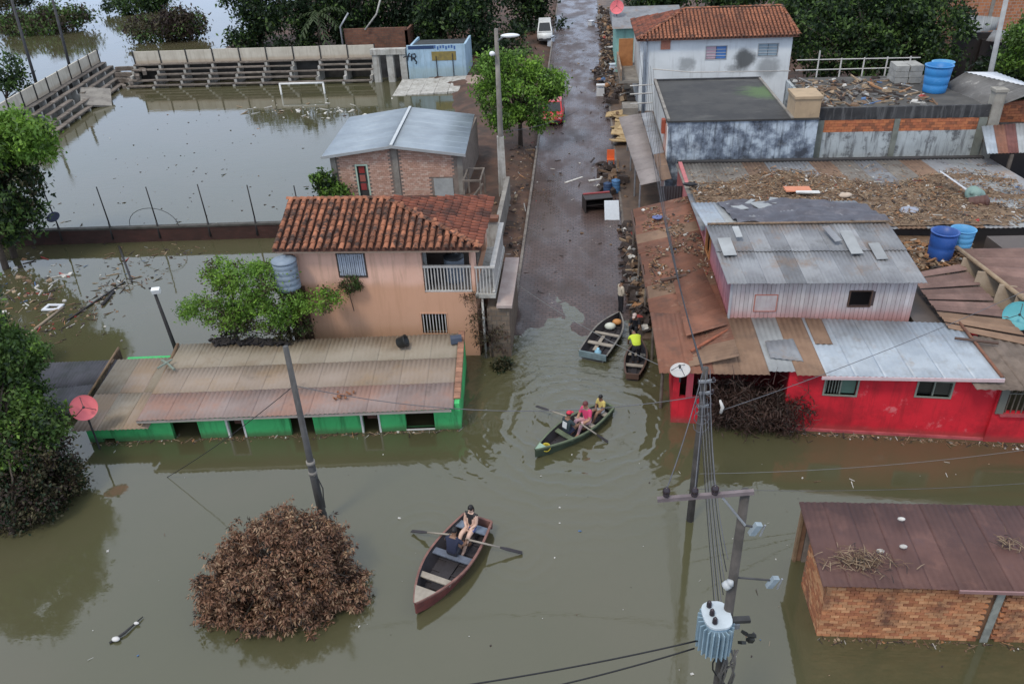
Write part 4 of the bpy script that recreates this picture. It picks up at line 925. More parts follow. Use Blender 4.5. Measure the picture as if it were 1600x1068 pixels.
for j in range(ny + 1):
    for i in range(nx + 1):
        u, v = i / nx, j / ny; x = 6.3 + 6.0 * u - .3 * v; y = 30.15 + (3.55 - 1.3 * max(0, u - .75) * 4 * .6) * v
        ids.append(mb.P((x, y, 5.29 - (y - 30) * .1227 + .05 + .07 * math.sin(u * 17 + 5 * math.sin(v * 4)) * math.sin(v * 9 + u * 6) + .05 * math.sin(v * 23 + 3 * math.sin(u * 9)) + rnd.uniform(0, .06))))
for j in range(ny):
    for i in range(nx): mb.face(ids[j * (nx + 1) + i], ids[j * (nx + 1) + i + 1], ids[(j + 1) * (nx + 1) + i + 1], ids[(j + 1) * (nx + 1) + i])
part(t, 'tarpaulin', mb, TARP, True)
for (x, y, w_, l_, r_) in ((1152, 322, .5, 1.1, .3), (1190, 320, .7, 1.0, .25), (1208, 313, .35, 1.0, -.3), (1172, 315, .2, .9, -.5)):
    p = G(x, y, 5.2)
    for _ in range(4): p = G(x, y, 5.38 - (p.y - 30) * .1227)
    part(t, 'loose_sheet', MB().obox(p, (w_, l_, .03), (-.122, 0, r_)), GREYL)
part(t, 'ridge_gutter', MB().path([(5.1, 30.05, 5.36), (12.1, 30.1, 5.37)], .05, 6), M('brown_litter_ridge', (.25, .17, .11), (.12, .09, .07), 9), True)

# ================================================================ debris roof behind it
t = thing('debris_roof_house', 'long low house whose sheet roof is buried under brown flood debris', 'house', (14, 39, 0))
part(t, 'side_wall', MB().wall((5.62, 44.6), (5.62, 33.7), -.5, 3.05, .2), M('salmon_pink_wall', (.52, .18, .18), (.42, .14, .145), .9, .8, .2, 20, streak=((.25, .1, .1), .5)))
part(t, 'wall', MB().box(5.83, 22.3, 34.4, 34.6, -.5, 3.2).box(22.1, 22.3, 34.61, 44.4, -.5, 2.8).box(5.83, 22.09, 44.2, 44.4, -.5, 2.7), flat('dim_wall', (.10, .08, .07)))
GREYD = M('dirty_grey_sheet', (.22, .20, .175), (.15, .135, .12), 1.1, .85, .2, 20, stain=((.13, .10, .08), .7, 1.3, .48, .66), rn=.15)
for i in range(14):
    xa = 5.5 + 17.2 * i / 14; xb = xa + 1.27; ms = [GREYL, PALE, GREYS, M('mid_grey_sheet', None) if False else gm[3], RUST2]
    for r in range(2):
        ya, yb_ = 33.9 + r * 5.4, 33.9 + (r + 1) * 5.4 + .15; za = 3.42 - r * .28; e = .012 * (i % 2)
        m_ = [[GREYS, RUST2, GREYS, gm[3], RUST2, GREYS, gm[3], RUST2, GREYS, RUST2, gm[3], GREYL, GREYL, GREYS][i], [GREYD, GREYD, GREYD, RUST2, gm[3], gm[3], RUST2, GREYD, GREYS, GREYD, RUST2, gm[3], GREYL, gm[3]][i]][r]
        part(t, 'roof_sheet', MB().sheet((xa, ya, za + e), (xb, ya, za + e), (xb, yb_, za - .29 + e), (xa, yb_, za - .29 + e), 6, .02, .01), m_, True)
mb = MB(); nx, ny = 70, 34; ids = {}
for j in range(ny + 1):
    for i in range(nx + 1):
        x = 5.75 + 16.4 * i / nx; y = 34.1 + 9.6 * j / ny; lim = 42.3 + 1.2 * math.sin(x * .7) - .05 * x
        hgt = .07 + .05 * math.sin(x * 2.3 + 2 * math.sin(y * 1.7)) * math.sin(y * 2.9 + x) + rnd.uniform(-.02, .03) - max(0, y - lim + .6) * .12 - max(0, x - 18.5) * .05 * (1 + math.sin(y * 2.2 + x))
        ids[i, j] = mb.P((x, y, 3.42 - (y - 33.9) * .053 + hgt))
for j in range(ny):
    for i in range(nx): mb.face(ids[i, j], ids[i + 1, j], ids[i + 1, j + 1], ids[i, j + 1])
part(t, 'mud_layer', mb, M('debris_mud', (.20, .135, .085), (.11, .072, .048), 3.5, .95, .6, 14, stain=((.27, .20, .13), .6, 6, .5, .66)), True, 'stuff')
part(t, 'gutter', MB().box(5.6, 22.4, 44.85, 45.2, 2.7, 2.95), M('black_gutter', (.05, .045, .045), (.03, .03, .03), 3))
p = G(1515, 318, 3.25)
ribbed_tank('rusty_barrel', 'dark rusty barrel tipped on the debris roof by a pale sheet', p, .30, .7, flat('rust_barrel', (.10, .045, .035)), True, 3, cat='barrel').rotation_euler = (1.2, .3, .9)
p = G(1528, 306, 3.25); ribbed_tank('green_barrel', 'pale green barrel lying on the debris roof', p, .34, .8, flat('sage_plastic', (.20, .30, .27)), True, 3, cat='barrel').rotation_euler = (1.1, -.4, -.6)
p = G(1498, 300, 3.3); single('toppled_sheet', MB().obox(p + Vector((0, 0, .35)), (.55, 2.4, .05), (.25, .5, .55)), flat('white_panel_paint', (.60, .62, .66)), 'tipped white panel standing up from the debris roof', 'panel', p)

# ================================================================ rust awning over the pavement
t = thing('rusty_awning', 'long rusty sheet awning over the pavement littered with debris', 'awning', (4, 32, 0))
n = 14
for i in range(n):
    y0 = 24.0 + 15.4 * i / n; y1 = y0 + 15.4 / n + .06; xo = 3.0 - .30 * i / n; e = .012 * (i % 2); j = rnd.uniform(-.08, .08)
    part(t, 'roof_sheet', MB().sheet((xo + j, y0, 2.28 + e), (xo + j, y1, 2.28 + e), (5.58, y1, 2.98 + e), (5.58, y0, 2.98 + e), 6, .018, .01), RUST if i % 5 else RUST2, True)
q = [G(1072, 524, 2.92), G(1137, 506, 3.05), G(1098, 418, 3.05), G(1052, 440, 2.85)]
for i in range(4):
    a, b = i / 4, (i + 1) / 4 + .01
    part(t, 'overlay_sheet', MB().sheet(q[0].lerp(q[3], a), q[0].lerp(q[3], b), q[1].lerp(q[2], b), q[1].lerp(q[2], a), 7, .014, .012), RUST, True)
part(t, 'gutter_beam', MB().path([(3.0, 24.0, 2.2), (2.72, 39.4, 2.2)], .06, 6), flat('dark_timber', (.09, .05, .035)))
for y in (25, 28.4, 31.8, 35.2, 38.6): part(t, 'post', MB().tube((3.1 - .02 * (y - 25), y, -.8), (3.1 - .02 * (y - 25), y, 2.25), .06), WOODG)
part(t, 'ridge_cap', MB().path([G(1137, 515, 2.95), G(1080, 548, 2.75)], .055, 7), M('orange_ridge_clay', (.36, .12, .065), (.24, .085, .05), 4), True)
part(t, 'beam', MB().path([G(1032, 438, 2.75), G(1072, 430, 2.95)], .07, 6), flat('dark_timber', (.09, .05, .035)))
t = thing('grey_canopy', 'narrow grey sheet canopy over the pavement beside the stained concrete building', 'canopy', (3.6, 48, 0))
for i in range(6):
    y0 = 42.1 + 13.4 * i / 6; y1 = y0 + 2.3
    part(t, 'roof_sheet', MB().sheet((3.35 - .11 * i, y0, 2.62 + .01 * (i % 2)), (3.35 - .11 * i - .1, y1, 2.62 + .01 * (i % 2)), (4.35 - .03 * i, y1, 2.85 + .01 * (i % 2)), (4.38 - .03 * i, y0, 2.85 + .01 * (i % 2)), 8, .014, .01), M('brown_grey_sheet', (.27, .235, .22), (.21, .18, .17), 1.1, .8, .2, 20, stain=((.15, .13, .12), .6, 1.5, .5, .7), rn=.08), True)
    part(t, 'inner_sheet', MB().sheet((4.42 - .03 * i, y0, 2.86), (4.39 - .03 * i, y1, 2.86), (5.0, y1, 2.98), (5.0, y0, 2.98), 4, .014, .01), RUST2 if i < 2 else gm[3], True)
for y in (42.3, 46.5, 51, 55): part(t, 'post', MB().tube((3.35, y, 0), (3.35, y, 2.6), .05), STEEL)
single('roller_door', MB().sheet((4.4, 41.9, .2), (5.6, 41.9, .2), (5.6, 41.9, 2.6), (4.4, 41.9, 2.6), 8, .02, .02), flat('dark_shutter', (.06, .055, .06)), 'dark roller shutter under the end of the grey canopy', 'shutter', (5, 41.9, .2))

# ================================================================ stained concrete flat-roofed buildings
STAIN = M('stained_blue_grey_plaster', (.46, .53, .60), (.15, .18, .23), 1.1, .9, .25, 20, lo=.34, hi=.52, streak=((.05, .06, .075), .85), stain=((.05, .055, .068), .85, 1.1, .50, .60), stain2=((.50, .54, .57), .5, .7, .55, .7), mud=((.06, .06, .065), 0, 0, 1))
STAIN2 = M('stained_grey_plaster', (.47, .51, .52), (.36, .39, .40), .9, .9, .25, 20, streak=((.08, .08, .085), .75), stain=((.07, .07, .075), .75, 1.2, .52, .63), stain2=((.30, .33, .30), .5, .7, .55, .7))
def flat_roof_mat():
    tt = NT('mossy_flat_roof'); col = tt.mix(tt.rng(tt.noise(.7, 8), .35, .65), (.050, .048, .045), (.030, .029, .029))
    col = tt.mix(tt.math('MULTIPLY', tt.rng(tt.noise(.9, 7, tt.mapped((.5, 1.3, 1))), .55, .7), .6), col, (.10, .096, .088))
    d = tt.n('ShaderNodeVectorMath', operation='DISTANCE'); tt.l(tt.pos, d.inputs[0]); d.inputs[1].default_value = (11.7, 52.0, 5.0)
    f = tt.math('MULTIPLY', tt.rng(tt.math('ADD', d.outputs['Value'], tt.math('MULTIPLY', tt.noise(1.5, 5), 2.5)), 1.6, 3.4, 1., 0.), .85)
    col = tt.mix(f, col, (.08, .135, .045)); tt.l(col, tt.b.inputs['Base Color']); tt.b.inputs['Roughness'].default_value = .8
    tt.l(tt.bump(tt.noise(8, 5), .4, .03), tt.b.inputs['Normal']); return tt.m
FLATR = flat_roof_mat()
t = thing('stained_concrete_building', 'blue grey mould-streaked concrete building with a mossy flat roof', 'building', (8.5, 51, 0))
part(t, 'wall', MB().wall((5.1, 46.0), (13.45, 46.0), -.5, 4.9, .2), STAIN)
SW = M('white_side_wall', (.52, .53, .52), (.42, .42, .41), 1, .85, .2, 20, streak=((.2, .18, .17), .5))
part(t, 'side_wall', MB().wall((5.1, 55.6), (5.1, 46.203), -.5, 4.9, .2, [(2.5, 4.2, 1.2, 2.6)]), SW)
part(t, 'pink_panel', MB().inwall((5.1, 55.6), (5.1, 46.0), 7.6, 9.35, .2, 4.5, .003, .04), M('peeling_pink_paint', (.54, .25, .19), (.48, .36, .31), 1.4, .85, .2, 20, streak=((.3, .2, .17), .4)))
part(t, 'white_strip', MB().inwall((5.1, 55.6), (5.1, 46.0), 9.36, 9.58, -.5, 4.6, .003, .05), flat('white_paint', (.72, .72, .70), .5))
part(t, 'meter_box', MB().inwall((5.1, 55.6), (5.1, 46.0), 7.9, 8.4, 3.9, 4.7, .045, .25), flat('rust_red_box', (.36, .09, .05)))
part(t, 'back_wall', MB().box(5.3, 11.95, 55.4, 55.6, -.5, 4.9).box(11.75, 11.95, 46.21, 55.39, -.5, 4.9), STAIN)
part(t, 'roof_slab', MB().box(5.0, 12.05, 45.93, 55.7, 4.903, 5.0).box(12.053, 13.5, 45.93, 48.2, 4.903, 5.0), FLATR)
part(t, 'parapet', MB().box(5.0, 5.16, 45.93, 55.7, 5.003, 5.13), CONC); part(t, 'parapet', MB().box(5.17, 12.05, 55.55, 55.7, 5.003, 5.10), DARKG); part(t, 'parapet', MB().box(11.9, 12.05, 45.93, 55.54, 5.003, 5.08), CONC)
single('stair_head', MB().box(12.05, 13.45, 46.02, 47.8, 5.003, 6.05).box(11.98, 13.52, 45.95, 47.88, 6.052, 6.2), [M('tan_render', (.42, .31, .20), (.33, .245, .16), 1.2, .9, .2, 20, stain=((.2, .15, .11), .5, 1.5, .55, .7))], 'square tan rendered stair head between the two flat-roofed buildings', 'building', (12.7, 47, 5))
t = thing('grey_flat_roof_building', 'long grey flat-roofed building with an exposed orange brick band', 'building', (18.2, 51, 0))
A, B = (13.55, 46.8), (23.0, 46.8)
zt_, zb1_, zb2_ = 5.3, PW(A, B, 1350, 187)[1], PW(A, B, 1350, 206)[1]
part(t, 'wall', MB().wall(A, B, -.5, zb2_, .2), STAIN2)
part(t, 'parapet_band', MB().wall(A, B, zb1_, zt_, .2), M('black_mould_plaster', (.06, .06, .062), (.03, .03, .032), 1.0, .9, .3, 15, streak=((.17, .17, .17), .5)))
part(t, 'brick_band', MB().wall((13.55, 46.84), (23, 46.84), zb2_ + .002, zb1_ - .002, .16), MORTAR)
OB = [M('orange_brick_a', (.52, .185, .08), (.42, .15, .07), 4), M('orange_brick_b', (.45, .15, .07), (.35, .12, .06), 4), M('orange_brick_c', (.30, .11, .06), (.22, .09, .05), 4)]
part(t, 'bricks', bricks_joined((13.55, 46.84), (23, 46.84), zb2_ + .003, zb1_ - .003, .30, .16, [], None, .012, .035), OB, kind='stuff')
for x in (13.55, 17.9, 22.5): part(t, 'column', MB().box(x, x + (.45 if x != 17.9 else .3), 46.72, 46.797, -.5, zb1_), M('moss_grey_column', (.22, .23, .20), (.14, .15, .13), 1.5))
part(t, 'corner_pier', MB().box(23.01, 23.6, 46.7, 47.3, -.5, 6.0).box(22.95, 23.66, 46.64, 47.36, 6.002, 6.15), M('pale_pier', (.36, .34, .29), (.24, .22, .19), 1.2, streak=((.1, .1, .09), .5)))
part(t, 'back_wall', MB().box(13.56, 23, 54.8, 55, -.5, 5.0).box(13.56, 13.75, 47.01, 54.79, -.5, 5.0).box(22.8, 23, 47.31, 54.79, -.5, 5.0), STAIN2)
part(t, 'roof_slab', MB().box(13.76, 22.79, 47.01, 54.79, 4.8, 5.15), M('grey_roof_screed', (.095, .09, .083), (.055, .052, .048), .8, .85, .3, 10, stain=((.05, .05, .05), .6, .9, .5, .68)))
TB = M('bright_blue_plastic', (.035, .22, .52), (.03, .18, .44), 1.5, .45, .05, stain=((.12, .30, .55), .4, 2, .55, .7))
ribbed_tank('blue_water_tank', 'big bright blue open water tub on the grey flat roof', G(1459, 143, 5.16), .76, 1.5, TB, False, 3, taper=1.18)
ribbed_tank('blue_water_tank', 'lighter blue tub half hidden behind the big blue tub on the flat roof', G(1474, 140, 5.16) + Vector((.1, 1.1, 0)), .62, 1.35, M('light_blue_plastic', (.10, .34, .60), (.09, .28, .5), 2, .5, .05), False, 3, taper=1.15)
p = G(1420, 133, 5.16); t = thing('block_stack', 'grey whitish stacked blocks beside the big blue tub on the flat roof', 'blocks', p)
for i in range(3):
    for j in range(2): part(t, 'block', MB().obox(p + Vector((-.4 + .8 * j, 1.0, .2 + .36 * i)), (.78, 1.4, .34), (0, 0, rnd.uniform(-.06, .06))), M('grey_block', (.36, .355, .33), (.24, .235, .22), 2, .9, .4, 8))
p = G(1405, 140, 5.16); t = thing('roof_rail', 'white pipe railing along the back of the grey flat roof', 'railing', (17, 55, 5))
for i in range(5):
    x = 15.6 + i * 1.45; part(t, 'post', MB().tube((x, 55.4, 4.6), (x, 55.4, 6.2 + (.5 if i == 0 else 0)), .05), RAILW)
part(t, 'rail', MB().tube((14.2, 55.4, 6.15), (22, 55.4, 6.1), .035), RAILW); part(t, 'rail', MB().tube((14.2, 55.4, 5.5), (22, 55.4, 5.5), .035), RAILW)

# ================================================================ white house with tile roof
def white_wall_mat():
    tt = NT('mould_spotted_white_wall'); col = tt.mix(tt.rng(tt.noise(.6, 6), .35, .65), (.68, .72, .74), (.60, .64, .66))
    f = tt.noise(1.0, 7, tt.mapped((3, 3, .3)), .7); col = tt.mix(tt.math('MULTIPLY', tt.rng(f, .52, .7), .3), col, (.30, .31, .31))
    for (px, py, rx) in ((1072, 101, .95), (1163, 94, 1.15), (1143, 106, .8), (1200, 104, 1.19)):
        c = V(px, py, 64.8); d = tt.n('ShaderNodeVectorMath', operation='DISTANCE'); tt.l(tt.pos, d.inputs[0]); d.inputs[1].default_value = c
        f = tt.rng(tt.math('ADD', d.outputs['Value'], tt.math('MULTIPLY', tt.noise(1.3, 5), 1.0)), rx * .85, rx * 1.35, 1., 0.)
        col = tt.mix(tt.math('MULTIPLY', f, .88 if rx > 1.1 and px < 1190 else .5), col, (.045, .048, .05))
    tt.l(col, tt.b.inputs['Base Color']); tt.b.inputs['Roughness'].default_value = .85; return tt.m
WW = white_wall_mat()
t = thing('white_tiled_house', 'two-storey white house with clay tile roof and mould-stained wall', 'house', (10.3, 69, 0))
A, B = (4.7, 64.8), (16.1, 64.8)
w1 = hole(A, B, 1104, 73, 1134, 92); w2 = hole(A, B, 1186, 69, 1214, 87)
part(t, 'wall', MB().wall(A, B, 0, 6.0, .2, [w1, w2]), WW)
part(t, 'side_wall', MB().wall((4.7, 73), (4.7, 65.003), 0, 6.0, .2), SW); part(t, 'side_wall', MB().wall((16.1, 65.003), (16.1, 73), 0, 6.0, .2).box(4.9, 15.9, 72.8, 73, 0, 6), WW)
for k, w_ in enumerate((w1, w2)):
    o = part(t, 'window', MB().inwall(A, B, w_[0], w_[1], w_[2], w_[3], -.15, -.1), flat('dark_pane', (.025, .025, .022), .15)); m_ = (w_[0] + w_[1]) / 2
    frame(o, 'window_frame', A, B, w_, .06, -.1, .03, flat('grey_white_frame', (.45, .47, .48)))
    part(o, 'window_leaf', MB().inwall(A, B, w_[0] + .02, m_ - .02, w_[2] + .02, w_[3] - .02, -.09, -.04), flat('pink_blind', (.50, .36, .42)) if k == 0 else flat('grey_blue_glass', (.28, .36, .42), .3))
    part(o, 'window_leaf', MB().inwall(A, B, m_ + .02, w_[1] - .02, w_[2] + .02, w_[3] - .02, -.09, -.04), flat('blue_blind', (.08, .20, .48)) if k == 0 else flat('grey_blue_glass', (.28, .36, .42), .3))
    for j in range(1, 4): part(o, 'glazing_bar', MB().inwall(A, B, w_[0], w_[1], w_[2] + (w_[3] - w_[2]) * j / 4 - .02, w_[2] + (w_[3] - w_[2]) * j / 4 + .02, -.035, -.01), flat('grey_white_frame', (.45, .47, .48)))
hq = hole(A, B, 1033, 63, 1047, 77); part(t, 'wall_plaque', MB().inwall(A, B, hq[0], hq[1], hq[2], hq[3], .003, .08), M('terracotta_plaque', (.46, .20, .13), (.34, .14, .10), 5))
part(t, 'downpipe', MB().path([(5.15, 64.6, 6), (5.05, 64.6, 0)], .09, 8), flat('grey_pipe', (.20, .22, .25)), True)
part(t, 'railing_pipe', MB().path([V(1020, 108, 63.5), V(1080, 113, 63.5), V(1235, 111, 63.5)], .04, 6), RAILW, True)
xl, xr_, ye, yr, zeave, zr2, xrid = 4.35, 16.5, 64.35, 68.9, 6.02, 7.45, 8.4
part(t, 'roof_deck', MB().hexa([(xl, ye, zeave - .1), (xr_, ye, zeave - .1), (xr_, 73.4, zeave - .1), (xl, 73.4, zeave - .1), (xrid, yr - .01, zr2), (xr_ - .6, yr - .01, zr2), (xr_ - .6, yr + .01, zr2), (xrid, yr + .01, zr2)]), deck)
jn = MB(); zero = [0]; sl = math.hypot(yr - ye, zr2 - zeave)
tile_slope(t, (xl, ye, zeave), (1, 0, 0), (0, yr - ye, zr2 - zeave), 0, sl, .38, .29, lambda f: (f * (xrid - xl) + .1, xr_ - xl - .6 * f), tme[0], zero, jn)
part(t, 'roof_tiles', jn, M('clay_tile_far', (.36, .145, .08), (.20, .08, .048), .5, .85, .3, 30, stain=((.055, .04, .036), .8, .8, .5, .66)), True, 'stuff')
jn = MB(); sl2 = math.hypot(xrid - xl, zr2 - zeave)
tile_slope(t, (xl, 73.4, zeave), (0, -1, 0), (xrid - xl, 0, zr2 - zeave), 0, sl2, .38, .29, lambda f: (f * (73.4 - yr) + .1, (73.4 - ye) - f * (yr - ye)), tme[1], zero, jn)
part(t, 'roof_tiles', jn, TILE[1], True, 'stuff')
ridge_line(t, (xl, ye, zeave + .05), (xrid, yr, zr2 + .05), tme[0], 14); ridge_line(t, (xrid, yr, zr2 + .03), (xr_ - .6, yr, zr2 + .03), tme[0], 18); ridge_line(t, (xr_, ye, zeave + .05), (xr_ - .6, yr, zr2 + .04), tme[0], 12)
t = thing('side_balcony', 'narrow balcony with an orange door on the street side of the white house', 'balcony', (4, 68, 0))
part(t, 'slab', MB().box(3.2, 4.69, 65.2, 72, 2.6, 2.8), CONC)
o = part(t, 'door', MB().box(3.3, 4.5, 70.6, 70.7, 2.81, 5.0), M('orange_door_wood', (.45, .20, .08), (.35, .15, .06), 3))
part(t, 'parapet', MB().box(3.2, 3.35, 65.2, 72, 2.803, 3.7), M('tan_tile', (.33, .24, .17), (.25, .18, .13), 2, brick=(.35, .35, (.2, .17, .14)))); part(t, 'steps', MB().box(3.4, 4.6, 63.2, 65.1, 0, 1.2).box(3.4, 4.6, 62.2, 63.19, 0, .6), CONC)
t = thing('turquoise_house', 'pale turquoise house end behind the white tiled house', 'house', (5, 80, 0))
part(t, 'wall', MB().box(3.4, 9, 78, 86, 0, 4.6), M('turquoise_plaster', (.26, .48, .42), (.2, .38, .34), .8, streak=((.12, .2, .18), .5))); part(t, 'roof', MB().hexa([(3, 77.5, 4.6), (9.4, 77.5, 4.6), (9.4, 86.5, 4.6), (3, 86.5, 4.6), (3, 82, 5.8), (9.4, 82, 5.8), (9.4, 82.1, 5.8), (3, 82.1, 5.8)]), GREYS)
dish('far_pink_dish', 'pink satellite dish at the top of the street', V(964, 12, 80), .62, (-.1, -.9, .4), M('faded_pink_paint', (.56, .12, .13)), 1.6)
b = Vector((4.55, 57.6, .2)); t = thing('service_pole', 'slim grey pole with white crossbars beside the white house corner', 'utility pole', b)
tp = V(1008, 66, 57.6); part(t, 'pole', MB().path([b, tp], [.13, .1], 8), M('blue_grey_pole', (.17, .20, .24), (.12, .14, .17), 2), True)
for py in (134, 147, 162, 185): p = V(1000, py, 57.5); part(t, 'crossbar', MB().tube(p + Vector((-.7, 0, 0)), p + Vector((.9, 0, .05)), .045), RAILW)

# ================================================================ far right roofs
t = thing('grey_gable_house', 'grey weathered gable roof with white sheets and orange brick gable', 'house', (28, 51, 0))
a, b, c, d = G(1474, 133, 5.2), G(1541, 172, 5.0), G(1625, 140, 5.9), G(1507, 113, 6.0)
for i in range(6):
    u, v = i / 6, (i + 1) / 6 + .01; part(t, 'roof_sheet', MB().sheet(a.lerp(b, u), a.lerp(b, v), d.lerp(c, v), d.lerp(c, u), 4, .02, .012), M('lichen_grey_sheet', (.17, .165, .16), (.11, .105, .10), 1.0, .9, .4, 8, stain=((.32, .31, .29), .7, 1.7, .57, .68), rn=.1), True)
e, f = G(1660, 150, 5.2), G(1555, 112, 5.4)
for i in range(4):
    u, v = i / 4, (i + 1) / 4 + .01; part(t, 'white_sheet', MB().sheet(d.lerp(c, u) + Vector((0, 0, .03)), d.lerp(c, v) + Vector((0, 0, .03)), f.lerp(e, v), f.lerp(e, u), 4, .02, .012), M('white_metal_sheet', (.58, .60, .63), (.5, .52, .55), 2, .5), True)
A4, B4 = (23.7, 48.2), (34, 48.2); part(t, 'gable_wall', MB().wall(A4, B4, -.5, 4.9, .2), MORTAR)
part(t, 'bricks', bricks_joined(A4, B4, 3.9, 4.9, .3, .16, [], None, .012, .04).extrude([(23.7, 48.2, 4.903), (34, 48.2, 4.903), (34, 48.2, 6.2)], (0, .2, 0)), OB, kind='stuff')
t = thing('striped_metal_shed', 'open shed with rust and white striped metal roof right of the grey building', 'shed', (28, 46, 0))
a, b, c, d = G(1543, 240, 3.7), G(1690, 236, 3.7), G(1690, 186, 4.3), G(1534, 197, 4.3)
for i in range(9):
    u, v = i / 9, (i + 1) / 9 + .008; part(t, 'roof_sheet', MB().sheet(a.lerp(b, u), a.lerp(b, v), d.lerp(c, v), d.lerp(c, u), 3, .02, .012), [PALE, RUST, M('maroon_sheet', (.17, .07, .06), (.12, .05, .045), 2), GREYL, RUST, GREYL, RUST, PALE, RUST][i], True)
for x in (22.9, 27): part(t, 'post', MB().box(x, x + .15, 43.2, 43.35, -.3, 3.6), WOODG)
part(t, 'back_wall', MB().box(23.62, 36, 47.9, 48.1, -.5, 3.8), flat('very_dark_wall', (.03, .025, .025))); part(t, 'floor', MB().box(22.5, 36, 34.6, 47.8, .31, .36), flat('very_dark_floor', (.03, .025, .02)))  # near-black wall and floor colours stand in for the shade inside the shed
t = thing('orange_brick_house', 'orange brick house at the top right corner', 'house', (45, 88, 0))
part(t, 'wall', MB().box(38.4, 60, 88, 98, 0, 8), M('orange_hollow_brick', (.50, .21, .10), (.40, .16, .08), .8, .9, .3, 20, brick=(.5, .3, (.35, .27, .22)), streak=((.2, .12, .09), .5)))
for x in (40.6, 44.2): part(t, 'concrete_column', MB().box(x, x + .35, 87.93, 87.997, 0, 8), CONC)
for k, (nm, lb, q) in enumerate((('grey_shed', 'grey sheet roof shed below the orange brick house', ((1497, 54, 4.4), (1556, 47, 4.4), (1562, 27, 5.4), (1499, 23, 5.4))), ('grey_shed', 'darker grey sheet roof right of the other shed, near the pale pole', ((1540, 64, 3.9), (1640, 74, 3.9), (1640, 50, 4.6), (1552, 47, 4.6))))):
    a, b, c, d = [G(*p) for p in q]; t = thing(nm, lb, 'shed', ((a.x + b.x) / 2, a.y + 1, 0))
    for i in range(5):
        u, v = i / 5, (i + 1) / 5 + .01; part(t, 'roof_sheet', MB().sheet(a.lerp(b, u), a.lerp(b, v), d.lerp(c, v), d.lerp(c, u), 4, .02, .012), GREYL if k == 0 else GREYS, True)
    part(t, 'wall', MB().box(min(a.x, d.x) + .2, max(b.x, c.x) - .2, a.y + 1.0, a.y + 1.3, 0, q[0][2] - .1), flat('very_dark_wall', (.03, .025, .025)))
b = G(1553, 113, 4.8); b = Vector((b.x, b.y, 0)); tp = V(1572, 0, b.y); single('utility_pole', MB().path([b, tp], [.2, .15], 8), M('pale_pole', (.36, .37, .37), (.27, .275, .28), 2), 'pale grey utility pole near the top right corner', 'utility pole', b, None, True)
# blue tubs on the roof edge
DB = M('deep_blue_plastic', (.03, .095, .34), (.025, .08, .28), 1.5, .4, .05, stain=((.08, .15, .42), .5, 3, .55, .7))
ribbed_tank('blue_tub', 'deep blue open tub standing on the debris beside the pink house', G(1467, 402, 3.0), .53, 1.15, DB, False, 2, taper=1.12, cat='tub')
tt = ribbed_tank('light_blue_tub', 'light blue tub on a leggy stand behind the deep blue tub', G(1499, 384, 3.3), .48, .75, M('light_blue_plastic', (.10, .34, .60)), False, 3, taper=1.1, cat='tub')
p = G(1499, 384, 3.3); t = thing('tub_stand', 'thin wooden stand under the light blue tub', 'stand', (p.x, p.y, 2.4))
for dx, dy in ((-.4, -.35), (.42, -.35), (-.4, .35), (.42, .35)): part(t, 'leg', MB().tube((p.x + dx * 1.4, p.y + dy * 1.3, 2.6), (p.x + dx * .8, p.y + dy * .8, 3.26), .03), TAN)
part(t, 'top', MB().box(p.x - .45, p.x + .45, p.y - .42, p.y + .42, 3.262, 3.297), TAN)

# ================================================================ brick shed, lower right
t = thing('brick_shed', 'flooded orange brick shed with maroon sheet roof in the lower right corner', 'shed', (9.2, 16, 0))
A, B = (6.35, 14.72), (13.2, 14.72); zt = 2.08; MORT2 = M('brown_mortar', (.25, .14, .085), (.17, .09, .055), 3)
part(t, 'wall', MB().wall((A[0] + .03, A[1] + .03), (B[0], B[1] + .03), -1, zt, .15), MORT2)
A5, B5 = (6.38, 17.5), (6.38, 14.765)
part(t, 'side_wall', MB().wall(A5, B5, -1, 2.05, .15, [(.15, .95, -1, 1.75)]), MORT2)
part(t, 'back_wall', MB().box(6.55, 13, 17.3, 17.45, -1, 2.0), MORTAR)
w, hgt_ = .232, .104; bm_ = [mesh_data('brick', MB().box(0, w - .014, -.05, .03, 0, hgt_ - .013), BR[k], (0, 0, 0), False) for k in range(3)]
jn = MB(); cnt = 0; r = 0; z = -.1
rows = []
while z < zt - .03:
    u = -(r % 2) * w / 2
    while u < B[0] - A[0] - .2:
        if u >= -.01: rows.append((A[0] + u, z, 1.0))
        else: rows.append((A[0], z, .5))
        u += w
    z += hgt_; r += 1
uc = PW(A, B, 1553, 950)[0]
vis = [q for q in rows if not (uc - .1 - w < q[0] - A[0] < uc + .12)]
vis.sort(key=lambda q: (0 if q[0] < 11.7 and q[1] > -.02 else 1))
for k, (x, z, s_) in enumerate(vis):
    kk = rnd.choice((0, 0, 1, 2, 2)); y = A[1] + rnd.uniform(-.008, .008)
    if k < 300: place(t, 'brick', bm_[kk], (x, y, z), None, (s_, 1, 1))
    else:
        jn.m = kk; jn.box(x, x + (w - .014) * s_, y - .05, y + .03, z, z + hgt_ - .013)
z = -.1; r = 0
while z < 1.98:
    u = -(r % 2) * w / 2
    while u < 2.73:
        a_ = max(u, 0); b_ = min(u + w - .014, 2.73)
        if b_ - a_ > .05 and not (z < 1.75 and b_ > .15 and a_ < .95):
            jn.m = rnd.choice((0, 1, 2)); jn.inwall(A5, B5, a_, b_, z, z + hgt_ - .013, .002, .03 + rnd.uniform(-.006, .006))
        u += w
    z += hgt_; r += 1
part(t, 'bricks', jn, BR, kind='stuff')
part(t, 'concrete_column', MB().inwall(A, B, uc - .09, uc + .10, -1, zt - .17, .055, .085), M('pale_mossy_concrete', (.27, .28, .25), (.15, .155, .14), 3, .9, .4, 10))
